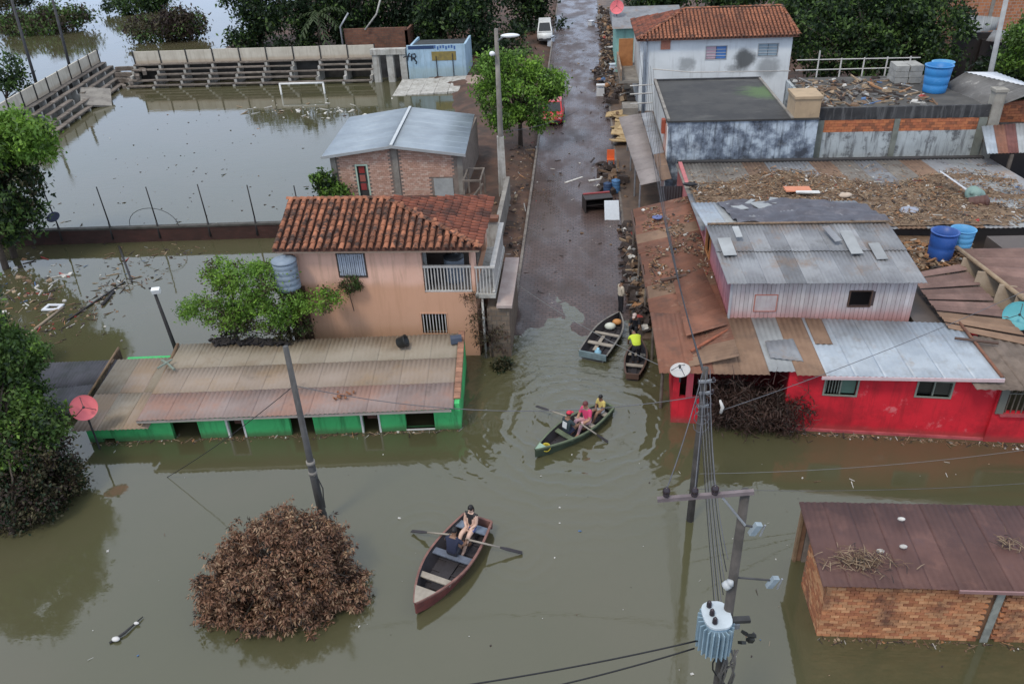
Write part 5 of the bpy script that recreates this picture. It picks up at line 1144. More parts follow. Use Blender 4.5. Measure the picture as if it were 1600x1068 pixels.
part(t, 'lintel', MB().inwall(A, B, uc - .65, uc + 3, zt - .16, zt + .0, .055, .11), M('pale_mossy_concrete', (.27, .28, .25)))
MAR = M('maroon_roof_sheet', (.11, .055, .046), (.074, .037, .033), .9, .65, .2, 20, stain=((.17, .085, .066), .6, 1.1, .5, .7), stain2=((.07, .04, .045), .5, 1.4, .55, .72), rn=.13)
n = 11
for i in range(n):
    xa = 6.12 + 7.2 * i / n; xb = xa + 7.2 / n + .03; e = .012 * (i % 2)
    part(t, 'roof_sheet', MB().sheet((xa, 14.45, 2.14 + e), (xb, 14.45, 2.14 + e), (xb + .15, 17.62, 2.06 + e), (xa + .15, 17.62, 2.06 + e), 4, .012, .012), MAR, True)
part(t, 'roof_edge', MB().box(9.4, 13.3, 14.40, 14.447, 2.06, 2.15), flat('dusty_pink_edge', (.26, .15, .145)))
part(t, 'door_post', MB().box(6.30, 6.38, 17.3, 17.45, -1, 2.0), M('bamboo_brown', (.26, .17, .10), (.16, .10, .06), 3))

# ================================================================ BOATS
def boat(name, label, P0, P1, beam, depth, hull, inside, rim, transom=.62, seats=(), bowdeck=None, bow_w=.03, draft=.03, taper_pow=1.9, sternm=None):
    """P0 stern centre, P1 bow tip (world, at the gunwale); returns thing and a local->world frame"""
    P0, P1 = Vector(P0), Vector(P1); d = P1 - P0; L = math.hypot(d.x, d.y); ang = math.degrees(math.atan2(d.y, d.x))
    F = Fr(P0.x, P0.y, ang, -draft)
    t = thing(name, label, 'boat', (P0.x, P0.y, 0)); N = 14
    def sec(k):
        s = k / N
        if s < .45: w = transom + (1 - transom) * math.sin(s / .45 * math.pi / 2)
        else: w = (1 - ((s - .45) / .55) ** taper_pow) * (1 - bow_w) + bow_w
        sheer = depth + .16 * max(0, s - .4) ** 2 * depth * 4
        keel = .10 * max(0, (s - .75) / .25) ** 2 * depth * 3
        return s * L, w * beam / 2, w * beam / 2 * .74, keel, sheer
    mb = MB(F); mi = MB(F); mr = MB(F); prev = None
    for k in range(N + 1):
        x, b, bb, kz, sz = sec(k); th = min(.035, b * .5)
        o_ = [(x, -b, sz), (x, -(b * .35 + bb * .65), (kz + sz) * .4), (x, -bb, kz), (x, bb, kz), (x, b * .35 + bb * .65, (kz + sz) * .4), (x, b, sz)]
        i_ = [(x, -b + th, sz), (x, -max(bb - th, .005), kz + .04), (x, max(bb - th, .005), kz + .04), (x, b - th, sz)]
        r_ = [(x, -b - .025, sz - .045), (x, -b - .025, sz + .012), (x, -b + th + .01, sz + .012), (x, b - th - .01, sz + .012), (x, b + .025, sz + .012), (x, b + .025, sz - .045)]
        o = [mb.P(p) for p in o_]; i2 = [mi.P(p) for p in i_]; r = [mr.P(p) for p in r_]
        if prev:
            po, pi, pr = prev
            for a in range(5): mb.face(po[a + 1], po[a], o[a], o[a + 1])
            for a in range(3): mi.face(pi[a], pi[a + 1], i2[a + 1], i2[a])
            for a in (0, 1, 3, 4): mr.face(pr[a + 1], pr[a], r[a], r[a + 1])
        else:
            mb.face(*o); mi.face(*i2[::-1])
        prev = (o, i2, r)
    mb.face(*prev[0][::-1])
    hp = part(t, 'hull', mb, hull, False); part(t, 'lining', mi, inside); part(t, 'gunwale', mr, rim)
    part(t, 'transom_board', MB(F).box(-.03, .04, -beam / 2 * transom + .01, beam / 2 * transom - .01, depth * .35, depth + .02), sternm or rim)
    for s, wd, m_ in seats:
        x, b, bb, kz, sz = sec(s * N); part(t, 'thwart', MB(F).box(x - wd / 2, x + wd / 2, -b + .04, b - .04, sz - .13, sz - .09), m_)
    if bowdeck:
        s0, m_ = bowdeck; md = MB(F); pts = [];
        ks = [s0 + (1 - s0) * j / 5 for j in range(6)]
        a = [md.P((sec(q * N)[0], -sec(q * N)[1] + .015, sec(q * N)[4] + .014)) for q in ks]; b_ = [md.P((sec(q * N)[0], sec(q * N)[1] - .015, sec(q * N)[4] + .014)) for q in ks]
        for j in range(5): md.face(a[j], b_[j], b_[j + 1], a[j + 1])
        part(t, 'bow_deck', md, m_)
    for j in range(1, 7):
        x, b, bb, kz, sz = sec(N * (.08 + .12 * j))
        part(t, 'rib', MB(F).hexa([(x - .02, -bb + .03, kz + .045), (x + .02, -bb + .03, kz + .045), (x + .02, bb - .03, kz + .045), (x - .02, bb - .03, kz + .045), (x - .02, -bb + .03, kz + .075), (x + .02, -bb + .03, kz + .075), (x + .02, bb - .03, kz + .075), (x - .02, bb - .03, kz + .075)]), rim if False else inside)
    part(t, 'floor_board', MB(F).box(L * .08, L * .74, -beam * .13, beam * .13, .078, .10), inside)
    return t, F, L
OLDW = M('pale_grey_wood', (.34, .30, .25), (.24, .21, .175), 3, .9, .3, 30)
DKIN = M('dark_boat_inside', (.045, .04, .045), (.028, .025, .028), 2, .7, .3, 20)
REDH = M('worn_red_boat_paint', (.17, .05, .042), (.10, .032, .03), 2.5, .6, .2, 20, stain=((.09, .04, .035), .6, 3, .5, .68))
b1 = G(648, 943, .50); s1 = (G(723, 803, .42) + G(771, 813, .42)) / 2
rb, RBF, RL = boat('red_rowing_boat', 'wooden rowing boat with worn red sides and two people aboard', s1, b1, 1.42, .46, REDH, DKIN, M('red_brown_rim', (.23, .12, .10), (.14, .07, .06), 4), .70, ((.10, .30, M('blue_grey_seat', (.16, .20, .26), (.10, .12, .16), 3)), (.44, .24, M('slate_seat', (.13, .15, .19), (.08, .09, .12), 3)), (.70, .20, OLDW)), (.84, OLDW))
GRH = M('dull_green_boat_paint', (.055, .075, .045), (.035, .048, .032), 2.5, .6, .2, 20, stain=((.12, .14, .09), .5, 3, .55, .7))
b2 = G(836, 702, .42); s2 = G(952, 630, .40)
gb, GBF, GL = boat('green_canoe', 'narrow dark green canoe carrying three people up the flooded street', s2, b2, 1.12, .38, GRH, DKIN, M('pale_green_rim', (.13, .16, .10), (.085, .105, .07), 3), .45, ((.12, .22, OLDW), (.34, .2, OLDW), (.62, .2, M('pale_green_rim', (.20, .25, .16)))), (.90, M('mint_deck', (.30, .42, .32), (.22, .32, .25), 3)), taper_pow=1.7)
b3 = G(968, 489, .40); s3 = (G(908, 547, .38) + G(944, 556, .38)) / 2
ab, ABF, AL = boat('grey_moored_boat', 'grey square-sterned boat moored at the flood edge with goods aboard', s3, b3, 1.28, .40, M('dented_grey_hull', (.13, .13, .125), (.08, .08, .078), 3, .6), DKIN, M('grey_rim', (.22, .21, .19), (.13, .12, .11), 3), .95, ((.28, .2, OLDW), (.52, .16, OLDW)), None, taper_pow=2.2, sternm=M('pale_blue_transom', (.17, .23, .25), (.11, .15, .16), 4))
b4 = G(1000, 528, .35); s4 = G(988, 583, .35)
db, DBF, DL = boat('dark_canoe', 'small dark canoe beside the awning at the flood edge', s4, b4, 0.9, .34, flat('black_brown_hull', (.035, .028, .025)), DKIN, flat('dark_timber', (.09, .05, .035)), .6, ((.3, .18, OLDW), (.6, .18, OLDW)))
def in_boat(F, x, y, z): return F((x, y, z))
p = in_boat(ABF, .25, -.15, .12); single('blue_jug', MB().lathe([(.12, 0), (.14, .05), (.14, .28), (.06, .36), (.06, .42), (.03, .42)], p, 14), flat('pale_blue_plastic', (.28, .52, .66)), 'pale blue jug at the stern of the grey moored boat', 'jug', p, smooth=True)
for k, (x, y, sz, mt, nm, lb) in enumerate(((.72, .1, .2, flat('white_sack', (.58, .60, .52)), 'white_sack', 'whitish sack lying forward in the grey moored boat'), (.86, -.05, .17, flat('orange_cloth', (.55, .25, .08)), 'orange_bundle', 'orange bundle in the bow of the grey moored boat'))):
    p = in_boat(ABF, AL * x, y, .12); single(nm, MB().ell(p + Vector((0, 0, sz * .8)), (sz * 1.3, sz, sz * .8), 10, 6), mt, lb, 'bundle', p, smooth=True)
p = in_boat(ABF, AL * .4, .2, .2); single('loose_board', MB(ABF).box(AL * .15, AL * .5, .05, .2, .2, .23), OLDW, 'pale board lying in the grey moored boat', 'board', p)
p = in_boat(GBF, GL * .86, 0, .15); single('yellow_bailer', MB().lathe([(.13, 0), (.16, .25), (.17, .26), (.15, .26), (.12, .04), (.02, .04)], p, 14, Matrix.Rotation(.6, 3, 'X')), flat('yellow_plastic', (.58, .48, .05)), 'yellow bucket in the bow of the green canoe', 'bucket', p, smooth=True)

# ================================================================ PEOPLE
SKIN = flat('tan_skin', (.40, .22, .14), .55, .1); SKIN2 = flat('brown_skin', (.22, .12, .075), .55, .1); SKINL = flat('light_skin', (.60, .40, .31), .55, .08)
HAIR = flat('black_hair', (.012, .010, .010), .5)
def pose_base():
    return dict(pel=(0, 0, .95), spi=(0, 0, 1.10), che=(0, 0, 1.30), nec=(0, 0, 1.48), hea=(0, .02, 1.56), top=(0, .03, 1.70),
                shL=(-.18, 0, 1.41), elL=(-.24, -.01, 1.13), wrL=(-.23, .06, .90), haL=(-.22, .09, .82), shR=(.18, 0, 1.41), elR=(.24, -.01, 1.13), wrR=(.23, .06, .90), haR=(.22, .09, .82),
                hiL=(-.09, 0, .90), knL=(-.10, .03, .50), anL=(-.10, -.01, .09), toL=(-.11, .15, .04), hiR=(.09, 0, .90), knR=(.10, .03, .50), anR=(.10, -.01, .09), toR=(.11, .15, .04))
def sit(lean=.08, knee=.2, hands=((-.2, .45, .35), (.2, .45, .35)), feet=.78, drop=-.26, elb=.27):
    d = pose_base(); L = lean
    d.update(pel=(0, 0, .10), spi=(0, L * .3, .26), che=(0, L * .8, .46), nec=(0, L * 1.3, .64), hea=(0, L * 1.5 + .02, .72), top=(0, L * 1.6 + .04, .86),
             shL=(-.18, L * 1.1, .57), shR=(.18, L * 1.1, .57), hiL=(-.09, .06, .08), hiR=(.09, .06, .08), knL=(-.13, .44, knee), knR=(.13, .44, knee),
             anL=(-.12, feet, drop + .09), anR=(.12, feet, drop + .09), toL=(-.13, feet + .16, drop + .06), toR=(.13, feet + .16, drop + .06))
    for s, h in (('L', hands[0]), ('R', hands[1])):
        sg = -1 if s == 'L' else 1; sh = Vector(d['sh' + s]); h = Vector(h); m = (sh + h) / 2; m += Vector((sg * .08, -.05, -.10)); d['el' + s] = tuple(m)
        w = m + (h - m) * .78; d['wr' + s] = tuple(w); d['ha' + s] = tuple(h)
    return d
def bend():
    d = pose_base(); d.update(pel=(0, -.12, .88), spi=(0, -.02, 1.02), che=(0, .20, 1.12), nec=(0, .38, 1.16), hea=(0, .45, 1.17), top=(0, .57, 1.14), shL=(-.19, .28, 1.16), shR=(.19, .28, 1.16),
        elL=(-.24, .40, .92), wrL=(-.20, .52, .72), haL=(-.18, .56, .64), elR=(.24, .40, .92), wrR=(.2, .52, .72), haR=(.18, .56, .64), hiL=(-.1, -.1, .84), hiR=(.1, -.1, .84), knL=(-.12, .05, .47), knR=(.12, .05, .47))
    return d
RAD = dict(pel=.15, spi=.135, che=.155, nec=.06, hea=.085, top=.075, sh=.075, el=.052, wr=.036, ha=.042, hi=.105, kn=.075, an=.05, to=.042)
EDGES = [('pel', 'spi'), ('spi', 'che'), ('che', 'nec'), ('nec', 'hea'), ('hea', 'top')] + [(a + s if a not in ('pel', 'che') else a, b + s) for s in 'LR' for a, b in (('che', 'sh'), ('sh', 'el'), ('el', 'wr'), ('wr', 'ha'), ('pel', 'hi'), ('hi', 'kn'), ('kn', 'an'), ('an', 'to'))]
def person(label, loc, face_deg, pose, skin, topm, botm, shoem, hair=HAIR, cap=None, sleeves='short', legs='long', k=1.0, longhair=False, print_=None):
    names = list(pose.keys()); idx = {n_: i for i, n_ in enumerate(names)}; pts = [Vector(pose[n_]) * k for n_ in names]
    me = bpy.data.meshes.new('tmp'); me.from_pydata(pts, [(idx[a], idx[b]) for a, b in EDGES], [])
    ob = bpy.data.objects.new('tmp', me); COL.objects.link(ob)
    md = ob.modifiers.new('s', 'SKIN'); md.use_smooth_shade = True; sb = ob.modifiers.new('u', 'SUBSURF'); sb.levels = 2
    for i, n_ in enumerate(names):
        r = RAD.get(n_, RAD.get(n_[:2])) * k; v = me.skin_vertices[0].data[i]
        v.radius = (r * 1.22, r * .82) if n_ in ('pel', 'spi', 'che') else (r, r); v.use_root = n_ == 'pel'
    dg = bpy.context.evaluated_depsgraph_get(); ev = ob.evaluated_get(dg); m2 = bpy.data.meshes.new_from_object(ev)
    mb = MB(); mb.v = [tuple(v.co) for v in m2.vertices]
    segs = [(Vector(pose[a]) * k, Vector(pose[b]) * k, b) for a, b in EDGES]
    def region(c):
        best = None
        for a, b, n_ in segs:
            d = b - a; t_ = max(0, min(1, (c - a).dot(d) / d.length_squared)); r = (c - a - d * t_).length
            if best is None or r < best[0]: best = (r, n_, t_)
        n_, t_ = best[1], best[2]; n2 = n_[:2]
        if n_ in ('hea', 'top') or (n_ == 'nec' and t_ > .75): return 0
        if n_ in ('spi', 'che', 'nec') or n2 == 'sh': return 2 if (n_ == 'spi' and t_ < .25) else (0 if topm is None else 1)
        if n2 == 'el': return 1 if topm is not None and (sleeves == 'long' or (sleeves == 'short' and t_ < .62)) else 0
        if n2 == 'wr': return 1 if sleeves == 'long' and t_ < .9 else 0
        if n2 == 'ha': return 0
        if n2 == 'hi': return 2
        if n2 == 'kn': return 2 if legs == 'long' or t_ < .55 else 0
        if n2 == 'an': return 2 if legs == 'long' and t_ < .92 else 0
        return 3
    for p_ in m2.polygons:
        mb.m = region(p_.center); mb.face(*p_.vertices)
    bpy.data.objects.remove(ob); bpy.data.meshes.remove(m2); bpy.data.meshes.remove(me)
    # head with features, ears, fingers: one mesh with the body
    H0, H1 = Vector(pose['hea']) * k, Vector(pose['top']) * k; up = (H1 - H0).normalized(); fwd = Vector((0, 1, 0)) - up * up.y; fwd.normalize(); rt = fwd.cross(up); R = Matrix((rt, fwd, up)).transposed(); hc = (H0 + H1) / 2
    mb.m = 0; mb.ell(hc, (.078 * k, .098 * k, .118 * k), 14, 10, R)
    mb.ell(hc + R @ (Vector((0, .098, -.012)) * k), (.014 * k, .022 * k, .022 * k), 6, 4, R)
    for sx in (-1, 1):
        mb.ell(hc + R @ (Vector((sx * .08, 0, -.01)) * k), (.012 * k, .022 * k, .03 * k), 6, 4, R)
    mb.m = 4
    for sx in (-1, 1): mb.ell(hc + R @ (Vector((sx * .032, .085, .012)) * k), (.013 * k, .01 * k, .008 * k), 6, 4, R)
    mb.ell(hc + R @ (Vector((0, .088, -.052)) * k), (.024 * k, .008 * k, .006 * k), 6, 4, R)
    mb.m = 0
    for s in 'LR':
        w, h = Vector(pose['wr' + s]) * k, Vector(pose['ha' + s]) * k; d = (h - w).normalized(); side = d.cross(Vector((0, 1, 0.01)))
        side = side.normalized() if side.length > .1 else Vector((1, 0, 0)); nrm = side.cross(d)
        for j, (o_, ln) in enumerate(((-.030, .065), (-.010, .078), (.010, .074), (.029, .058))):
            a = h + side * o_ * k + d * .015 * k; mb.path([a, a + d * ln * .55 * k, a + (d * ln * .8 + nrm * ln * .45) * k], [.0095 * k, .009 * k, .0075 * k], 5)
        a = h - side * .035 * k - d * .03 * k; mb.path([a, a + (-side * .03 + d * .03) * k, a + (-side * .035 + d * .062) * k], [.011 * k, .010 * k, .008 * k], 5)
    Fp = Matrix.Translation(Vector(loc)) @ Matrix.Rotation(math.radians(face_deg - 90), 4, 'Z')
    mb.v = [tuple(Fp @ Vector(v)) for v in mb.v]
    o = single('person', mb, [skin, topm or skin, botm, shoem, HAIR], label, 'person', loc, None, True)
    hm = MB(); hm.ell(hc + R @ (Vector((0, -.012, .018)) * k), (.089 * k, .106 * k, .116 * k), 14, 8, R, -.15, 1.0)
    if longhair: hm.ell(hc + R @ (Vector((0, -.075, -.08)) * k), (.085 * k, .055 * k, .16 * k), 10, 7, R)
    hm.v = [tuple(Fp @ Vector(v)) for v in hm.v]; part(o, 'hair', hm, hair, True)
    if cap:
        cm = MB(); cm.ell(hc + R @ (Vector((0, -.005, .04)) * k), (.098 * k, .115 * k, .105 * k), 14, 7, R, 0.05, 1.0); cm.ell(hc + R @ (Vector((0, .14, .055)) * k), (.075 * k, .075 * k, .012 * k), 12, 4, R)
        cm.v = [tuple(Fp @ Vector(v)) for v in cm.v]; part(o, 'cap', cm, cap, True)
    if print_:
        c = Vector(pose['che']) * k; pm = MB(); nw = Vector((0, -1, 0))
        cc = c + Vector((0, -.135 * k, -.03)); pm.obox(cc, (.20 * k, .02, .24 * k), (-.15, 0, 0)); pm.v = [tuple(Fp @ Vector(v)) for v in pm.v]; part(o, 'shirt_print', pm, print_)
    return o, Fp
def oar(label, a, b, blade_m, shaft_m=OLDW, r=.030):
    a, b = Vector(a), Vector(b); d = (b - a); t = thing('oar', label, 'oar', a)
    m = a + d * .60; part(t, 'shaft', MB().path([a, m], r, 7), shaft_m, True)
    n = d.normalized(); s = n.cross(Vector((0, 0, 1))).normalized(); u = s.cross(n)
    e = m + n * .02; w = .06; pts = [e - s * .03, e + n * d.length * .12 - s * w, b - s * w * .9, b + s * w * .9, e + n * d.length * .12 + s * w, e + s * .03]
    part(t, 'blade', MB().extrude([q + u * .012 for q in pts], u * -.024), blade_m); return t
BLK = flat('black_shoe', (.02, .018, .018))
NAVY = flat('navy_cloth', (.025, .03, .06), .9, .3); DENIM = flat('dark_denim', (.03, .035, .05), .9, .25)
# red boat: heading of bow from stern
def hdg(F): return F.deg
sx = .12
woman, _ = person('woman in dark bikini top seated on the stern of the red rowing boat', RBF((RL * .11, .0, .37)), hdg(RBF), sit(-.03, .12, ((-.05, .24, .16), (.05, .24, .16)), .80, -.32), SKINL, flat('black_bikini', (.02, .018, .02)), flat('blue_shorts', (.10, .13, .30)), SKINL, longhair=True, sleeves='none', legs='short')
hL = RBF((RL * .44 - .42, .30, .80)); hR = RBF((RL * .44 - .42, -.30, .80))
person('rower in dark navy shirt bending over the oars of the red rowing boat', RBF((RL * .45, 0, .37)), hdg(RBF) + 180, sit(.16, .22, ((-.30, .42, .36), (.30, .42, .36)), .80, -.33), SKIN2, NAVY, flat('dark_shorts', (.03, .03, .04)), SKIN2, sleeves='short', legs='short')
oar('long oar on the left side of the red rowing boat', RBF((RL * .44 - .46, -.22, .72)), G(643, 829, .08), DKIN); oar('long oar on the right side of the red rowing boat', RBF((RL * .44 - .46, .22, .72)), G(816, 863, .06), DKIN)
# green canoe
person('rower in a red cap and dark printed shirt in the green canoe', GBF((GL * .60, 0, .29)), hdg(GBF) + 180, sit(.08, .22, ((-.28, .40, .38), (.28, .40, .38)), .78, -.26), SKIN2, flat('dark_green_shirt', (.03, .045, .05), .9), NAVY, SKIN2, cap=flat('red_cap', (.55, .03, .06)), legs='short', print_=flat('white_print', (.55, .56, .56)))
person('person in a bright pink shirt seated in the middle of the green canoe', GBF((GL * .33, .08, .29)), hdg(GBF), sit(.06, .25, ((-.14, .38, .22), (.14, .38, .22)), .62, -.26), SKIN, flat('hot_pink_shirt', (.62, .06, .16), .9), flat('pale_pink_trousers', (.55, .34, .36)), SKIN, hair=flat('reddish_hair', (.12, .03, .03)), k=1.08)
person('child in a yellow shirt seated at the stern of the green canoe', GBF((GL * .11, .0, .29)), hdg(GBF), sit(.04, .22, ((-.1, .3, .2), (.1, .3, .2)), .66, -.26), SKIN2, flat('yellow_shirt', (.55, .44, .14), .9), flat('white_shorts', (.5, .5, .5)), SKIN2, legs='short', k=.86)
oar('oar reaching out on the left side of the green canoe', GBF((GL * .60 - .44, -.22, .67)), G(838, 634, .30), DKIN); oar('oar dipping on the right side of the green canoe', GBF((GL * .60 - .44, .22, .67)), G(950, 690, .04), DKIN)
# on the street
p = G(969, 489, 0); p.z = road_z(p.y) - .06
d = pose_base(); d.update(elL=(-.24, .02, 1.15), wrL=(-.16, .2, 1.02), haL=(-.10, .26, 1.02), elR=(.24, .02, 1.15), wrR=(.16, .2, 1.0), haR=(.1, .26, .98), hea=(0, .05, 1.56), top=(0, .09, 1.69))
person('man in beige shirt and dark trousers standing at the flood edge', p, 25, d, SKIN2, flat('beige_shirt', (.50, .43, .34), .9), flat('black_trousers', (.02, .02, .025), .9), BLK, sleeves='long')
p = DBF((DL * .45, 0, .06)); person('person in a neon yellow shirt bending over in the dark canoe', p, 100, bend(), SKIN2, flat('neon_yellow_shirt', (.55, .68, .06), .9), flat('black_trousers', (.02, .02, .025), .9), BLK, k=1.0)
p = G(993, 522, .1); person('person in dark clothes and a pale hat crouching beyond the dark canoe', p + Vector((0, 0, .25)), 250, sit(.14, .36, ((-.12, .4, .2), (.12, .4, .2)), .35, -.25), SKIN2, flat('black_shirt', (.025, .025, .03), .9), flat('black_trousers', (.02, .02, .025), .9), BLK, cap=flat('pale_hat', (.50, .40, .36)))

# ================================================================ VEHICLES
GLASS = flat('car_glass', (.015, .018, .02), .08, .05, spec=.6)
def car(name, label, loc, deg, L, W, H, paint, van=False):
    F = Fr(loc[0], loc[1], deg, loc[2]); t = thing(name, label, 'van' if van else 'car', loc)
    if van: prof = [(-.5, .30, .95), (-.49, .30, 1.0), (.30, .30, 1.0), (.42, .28, .62 * H / 1.0 if False else .62), (.5, .26, .55)]
    hb = H * (.58 if not van else .55); mb = MB(F); prev = None
    st = [(-.5, .84, .80), (-.46, .95, .97), (-.2, 1, 1.0), (.12, 1, .99), (.34, .98, .90), (.47, .90, .78), (.5, .78, .66)]
    for x, w, z in st:
        y = W / 2 * w; zz = hb * z; ring = [mb.P((x * L, -y * .93, .22)), mb.P((x * L, -y, .45)), mb.P((x * L, -y * .96, zz)), mb.P((x * L, y * .96, zz)), mb.P((x * L, y, .45)), mb.P((x * L, y * .93, .22))]
        if prev:
            for a in range(6): mb.face(prev[a], ring[a], ring[(a + 1) % 6], prev[(a + 1) % 6])
        else: mb.face(*ring)
        prev = ring
    mb.face(*prev[::-1]); part(t, 'body', mb, paint, True)
    x0, x1, t0, t1 = (-.46, .22, -.34, .02) if not van else (-.48, .36, -.46, .20); w0, w1 = W / 2 * .93, W / 2 * .76
    cab = [(x0 * L, -w0, hb * .96), (x1 * L, -w0, hb * .94), (x1 * L, w0, hb * .94), (x0 * L, w0, hb * .96), (t0 * L, -w1, H), (t1 * L, -w1, H), (t1 * L, w1, H), (t0 * L, w1, H)]
    part(t, 'cabin', MB(F).hexa(cab), paint)
    V8 = [Vector(q) for q in cab]
    def pane(a, b, c, d, name):
        a, b, c, d = [V8[i] for i in (a, b, c, d)]; cc = (a + b + c + d) / 4; n_ = (b - a).cross(d - a).normalized()
        if n_.dot(cc - Vector((0, 0, H * .8))) < 0: n_ = -n_
        part(t, name, MB(F).extrude([cc + (q - cc) * .84 + n_ * .004 for q in (a, b, c, d)], n_ * .008), GLASS)
    pane(1, 2, 6, 5, 'windscreen'); pane(3, 0, 4, 7, 'rear_window'); pane(0, 1, 5, 4, 'side_window'); pane(2, 3, 7, 6, 'side_window')
    for sx_ in (-.31, .31):
        for sy in (-1, 1):
            c = (sx_ * L, sy * (W / 2 - .09), .30); R = Matrix.Rotation(math.pi / 2, 3, 'X'); Rf = Matrix.Rotation(math.radians(deg), 3, 'Z') @ R
            w = part(t, 'wheel', MB().lathe([(.20, -.09), (.30, -.085), (.31, 0), (.30, .085), (.20, .09)], F(c), 16, Rf), flat('tyre_rubber', (.02, .02, .02), .8), True); part(w, 'rim', MB().lathe([(.19, -.095), (.19, .095)], F(c), 12, Rf), STEEL)
    for sy in (-1, 1):
        part(t, 'headlight', MB(F).obox((L * .478, sy * W * .33, hb * .66), (.10, .30, .14)), flat('lamp_glass', (.6, .6, .58), .1)); part(t, 'tail_light', MB(F).obox((-L * .487, sy * W * .38, hb * .74), (.06, .16, .22)), flat('red_lamp', (.4, .01, .01), .2))
    part(t, 'bumper', MB(F).obox((L * .49, 0, .36), (.12, W * .8, .16)), flat('dark_bumper', (.04, .04, .045))); part(t, 'bumper', MB(F).obox((-L * .49, 0, .36), (.12, W * .8, .16)), flat('dark_bumper', (.04, .04, .045)))
    part(t, 'number_plate', MB(F).obox((L * .505, 0, .42), (.11, .38, .11)), flat('plate_grey', (.45, .45, .45)))
    return t
car('red_car', 'red hatchback parked half under the round green street tree', (-2.05, 63.6, road_z(63.6) - .06), -92, 3.9, 1.66, 1.45, M('red_car_paint', (.50, .012, .018), (.44, .010, .015), 2, .25, .02, spec=.6))
car('white_van', 'white van parked at the far end on the left of the street', (-3.9, 95, road_z(95) - .02), -88, 4.3, 1.75, 1.95, M('white_car_paint', (.66, .67, .66), (.58, .59, .58), 2, .3, .02, spec=.5), True)

# ================================================================ POLES, TRANSFORMER, WIRES
PW_ = M('old_grey_timber_pole', (.095, .085, .078), (.05, .046, .042), 2.5, .9, .4, 12, streak=((.06, .055, .05), .6))
YP = 11.0; tp = V(1165, 766, YP); bp = Vector((tp.x + .02, YP + .02, -1))
t = thing('front_power_pole', 'tall weathered power pole with crossarm in the right foreground', 'power pole', (bp.x, YP, 0))
part(t, 'pole', MB().path([bp, bp.lerp(tp, .5), tp], [.13, .105, .085], 12), PW_, True)
ca, cb_ = V(1027, 780, YP - .1), V(1178, 768, YP - .1)
part(t, 'crossarm', MB().obox((ca + cb_) / 2, ((cb_ - ca).length, .075, .08), (0, -math.atan2(cb_.z - ca.z, cb_.x - ca.x), 0)), M('purple_grey_crossarm', (.20, .165, .17), (.13, .105, .11), 3))
ins = []
for px, py in ((1041, 772), (1085, 772), (1117, 769)):
    p = V(px, py, YP - .1); ins.append(p + Vector((0, 0, .12)))
    part(t, 'insulator', MB().lathe([(.02, -.08), (.06, -.06), (.06, -.02), (.035, 0), (.07, .02), (.065, .07), (.03, .11), (.02, .13)], p + Vector((0, 0, .04)), 12), flat('brown_porcelain', (.035, .025, .03), .2), True)
part(t, 'brace', MB().tube(V(1128, 776, YP - .1), V(1164, 820, YP - .1), .025), STEEL)
for px, py in ((1180, 826), (1207, 909)):
    p = V(px, py, YP - .05); o = part(t, 'fuse_cutout', MB().obox(p, (.13, .09, .30), (.2, .3, .3)), M('grey_blue_porcelain', (.30, .36, .40), (.2, .24, .27), 3), False); part(o, 'fuse_tube', MB().tube(p + Vector((.10, -.02, -.15)), p + Vector((.16, -.02, .12)), .02), STEEL)
    part(t, 'arm', MB().tube(bp.lerp(tp, (p.z + .05 - bp.z) / (tp.z - bp.z)), p + Vector((0, 0, .05)), .02), DARKG)
part(t, 'bracket', MB().obox(V(1150, 968, YP - .15), (.55, .12, .08), (0, 0, .1)), DARKG)
p = V(1166, 996, YP - .2)
for k in range(7): part(t, 'connector', MB().obox(p + Vector((rnd.uniform(-.14, .14), rnd.uniform(-.06, .06), rnd.uniform(-.12, .12))), (.10, .06, .14), (rnd.random(), rnd.random(), rnd.random())), flat('black_plastic', (.02, .022, .022), .45))
for k in range(6):
    a = V(1128 + 5 * k, 1015, YP - .2); part(t, 'cable', MB().path([a, a + Vector((rnd.uniform(-.15, .1), -.05, -.35)), a + Vector((rnd.uniform(-.25, .15), -.06, -.7)), a + Vector((rnd.uniform(-.1, .1), 0, -1.3))], .022, 5), flat('grey_cable', (.10, .095, .09)), True)
part(t, 'cable', MB().path([V(1125 + 12 * math.cos(a), 1040 + 16 * math.sin(a), YP - .25) for a in [k * .7 for k in range(9)]], .018, 5), flat('black_cable', (.015, .015, .017)), True)
p = V(1131, 917, YP - .1); part(t, 'arm', MB().tube(bp.lerp(tp, (p.z + .02 - bp.z) / (tp.z - bp.z)), p + Vector((0, 0, .02)), .02), DARKG)
# transformer
TC = V(1116, 990, YP - .15); TX = M('pale_blue_transformer_paint', (.27, .37, .44), (.21, .30, .36), 3, .5, .08, stain=((.36, .42, .46), .5, 2, .5, .7))
Ft = Fr(TC.x, TC.y, 8, TC.z - .35)
t = thing('transformer', 'pale blue finned transformer mounted on the front power pole', 'transformer', (TC.x, TC.y, TC.z - .35))
sx_, sy_, hh_ = .30, .365, .87
mb = MB(Ft); rings = []
for z in (0, hh_):
    rings.append([mb.P((sx_ * .78 * math.copysign(abs(math.cos(a)) ** .7, math.cos(a)), sy_ * .8 * math.copysign(abs(math.sin(a)) ** .7, math.sin(a)), z)) for a in [2 * math.pi * k / 24 for k in range(24)]])
for k in range(24): mb.face(rings[0][k], rings[0][(k + 1) % 24], rings[1][(k + 1) % 24], rings[1][k])
mb.face(*rings[0][::-1]); mb.face(*rings[1]); part(t, 'tank', mb, TX)
for k in range(22):
    a = 2 * math.pi * k / 22; x, y = math.cos(a), math.sin(a)
    part(t, 'cooling_fin', MB(Ft).obox((x * sx_ * .93, y * sy_ * .93, hh_ * .46), (.15, .022, hh_ * .84), (0, 0, math.atan2(y * sx_, x * sy_))), TX)
mb = MB(Ft); lid = []
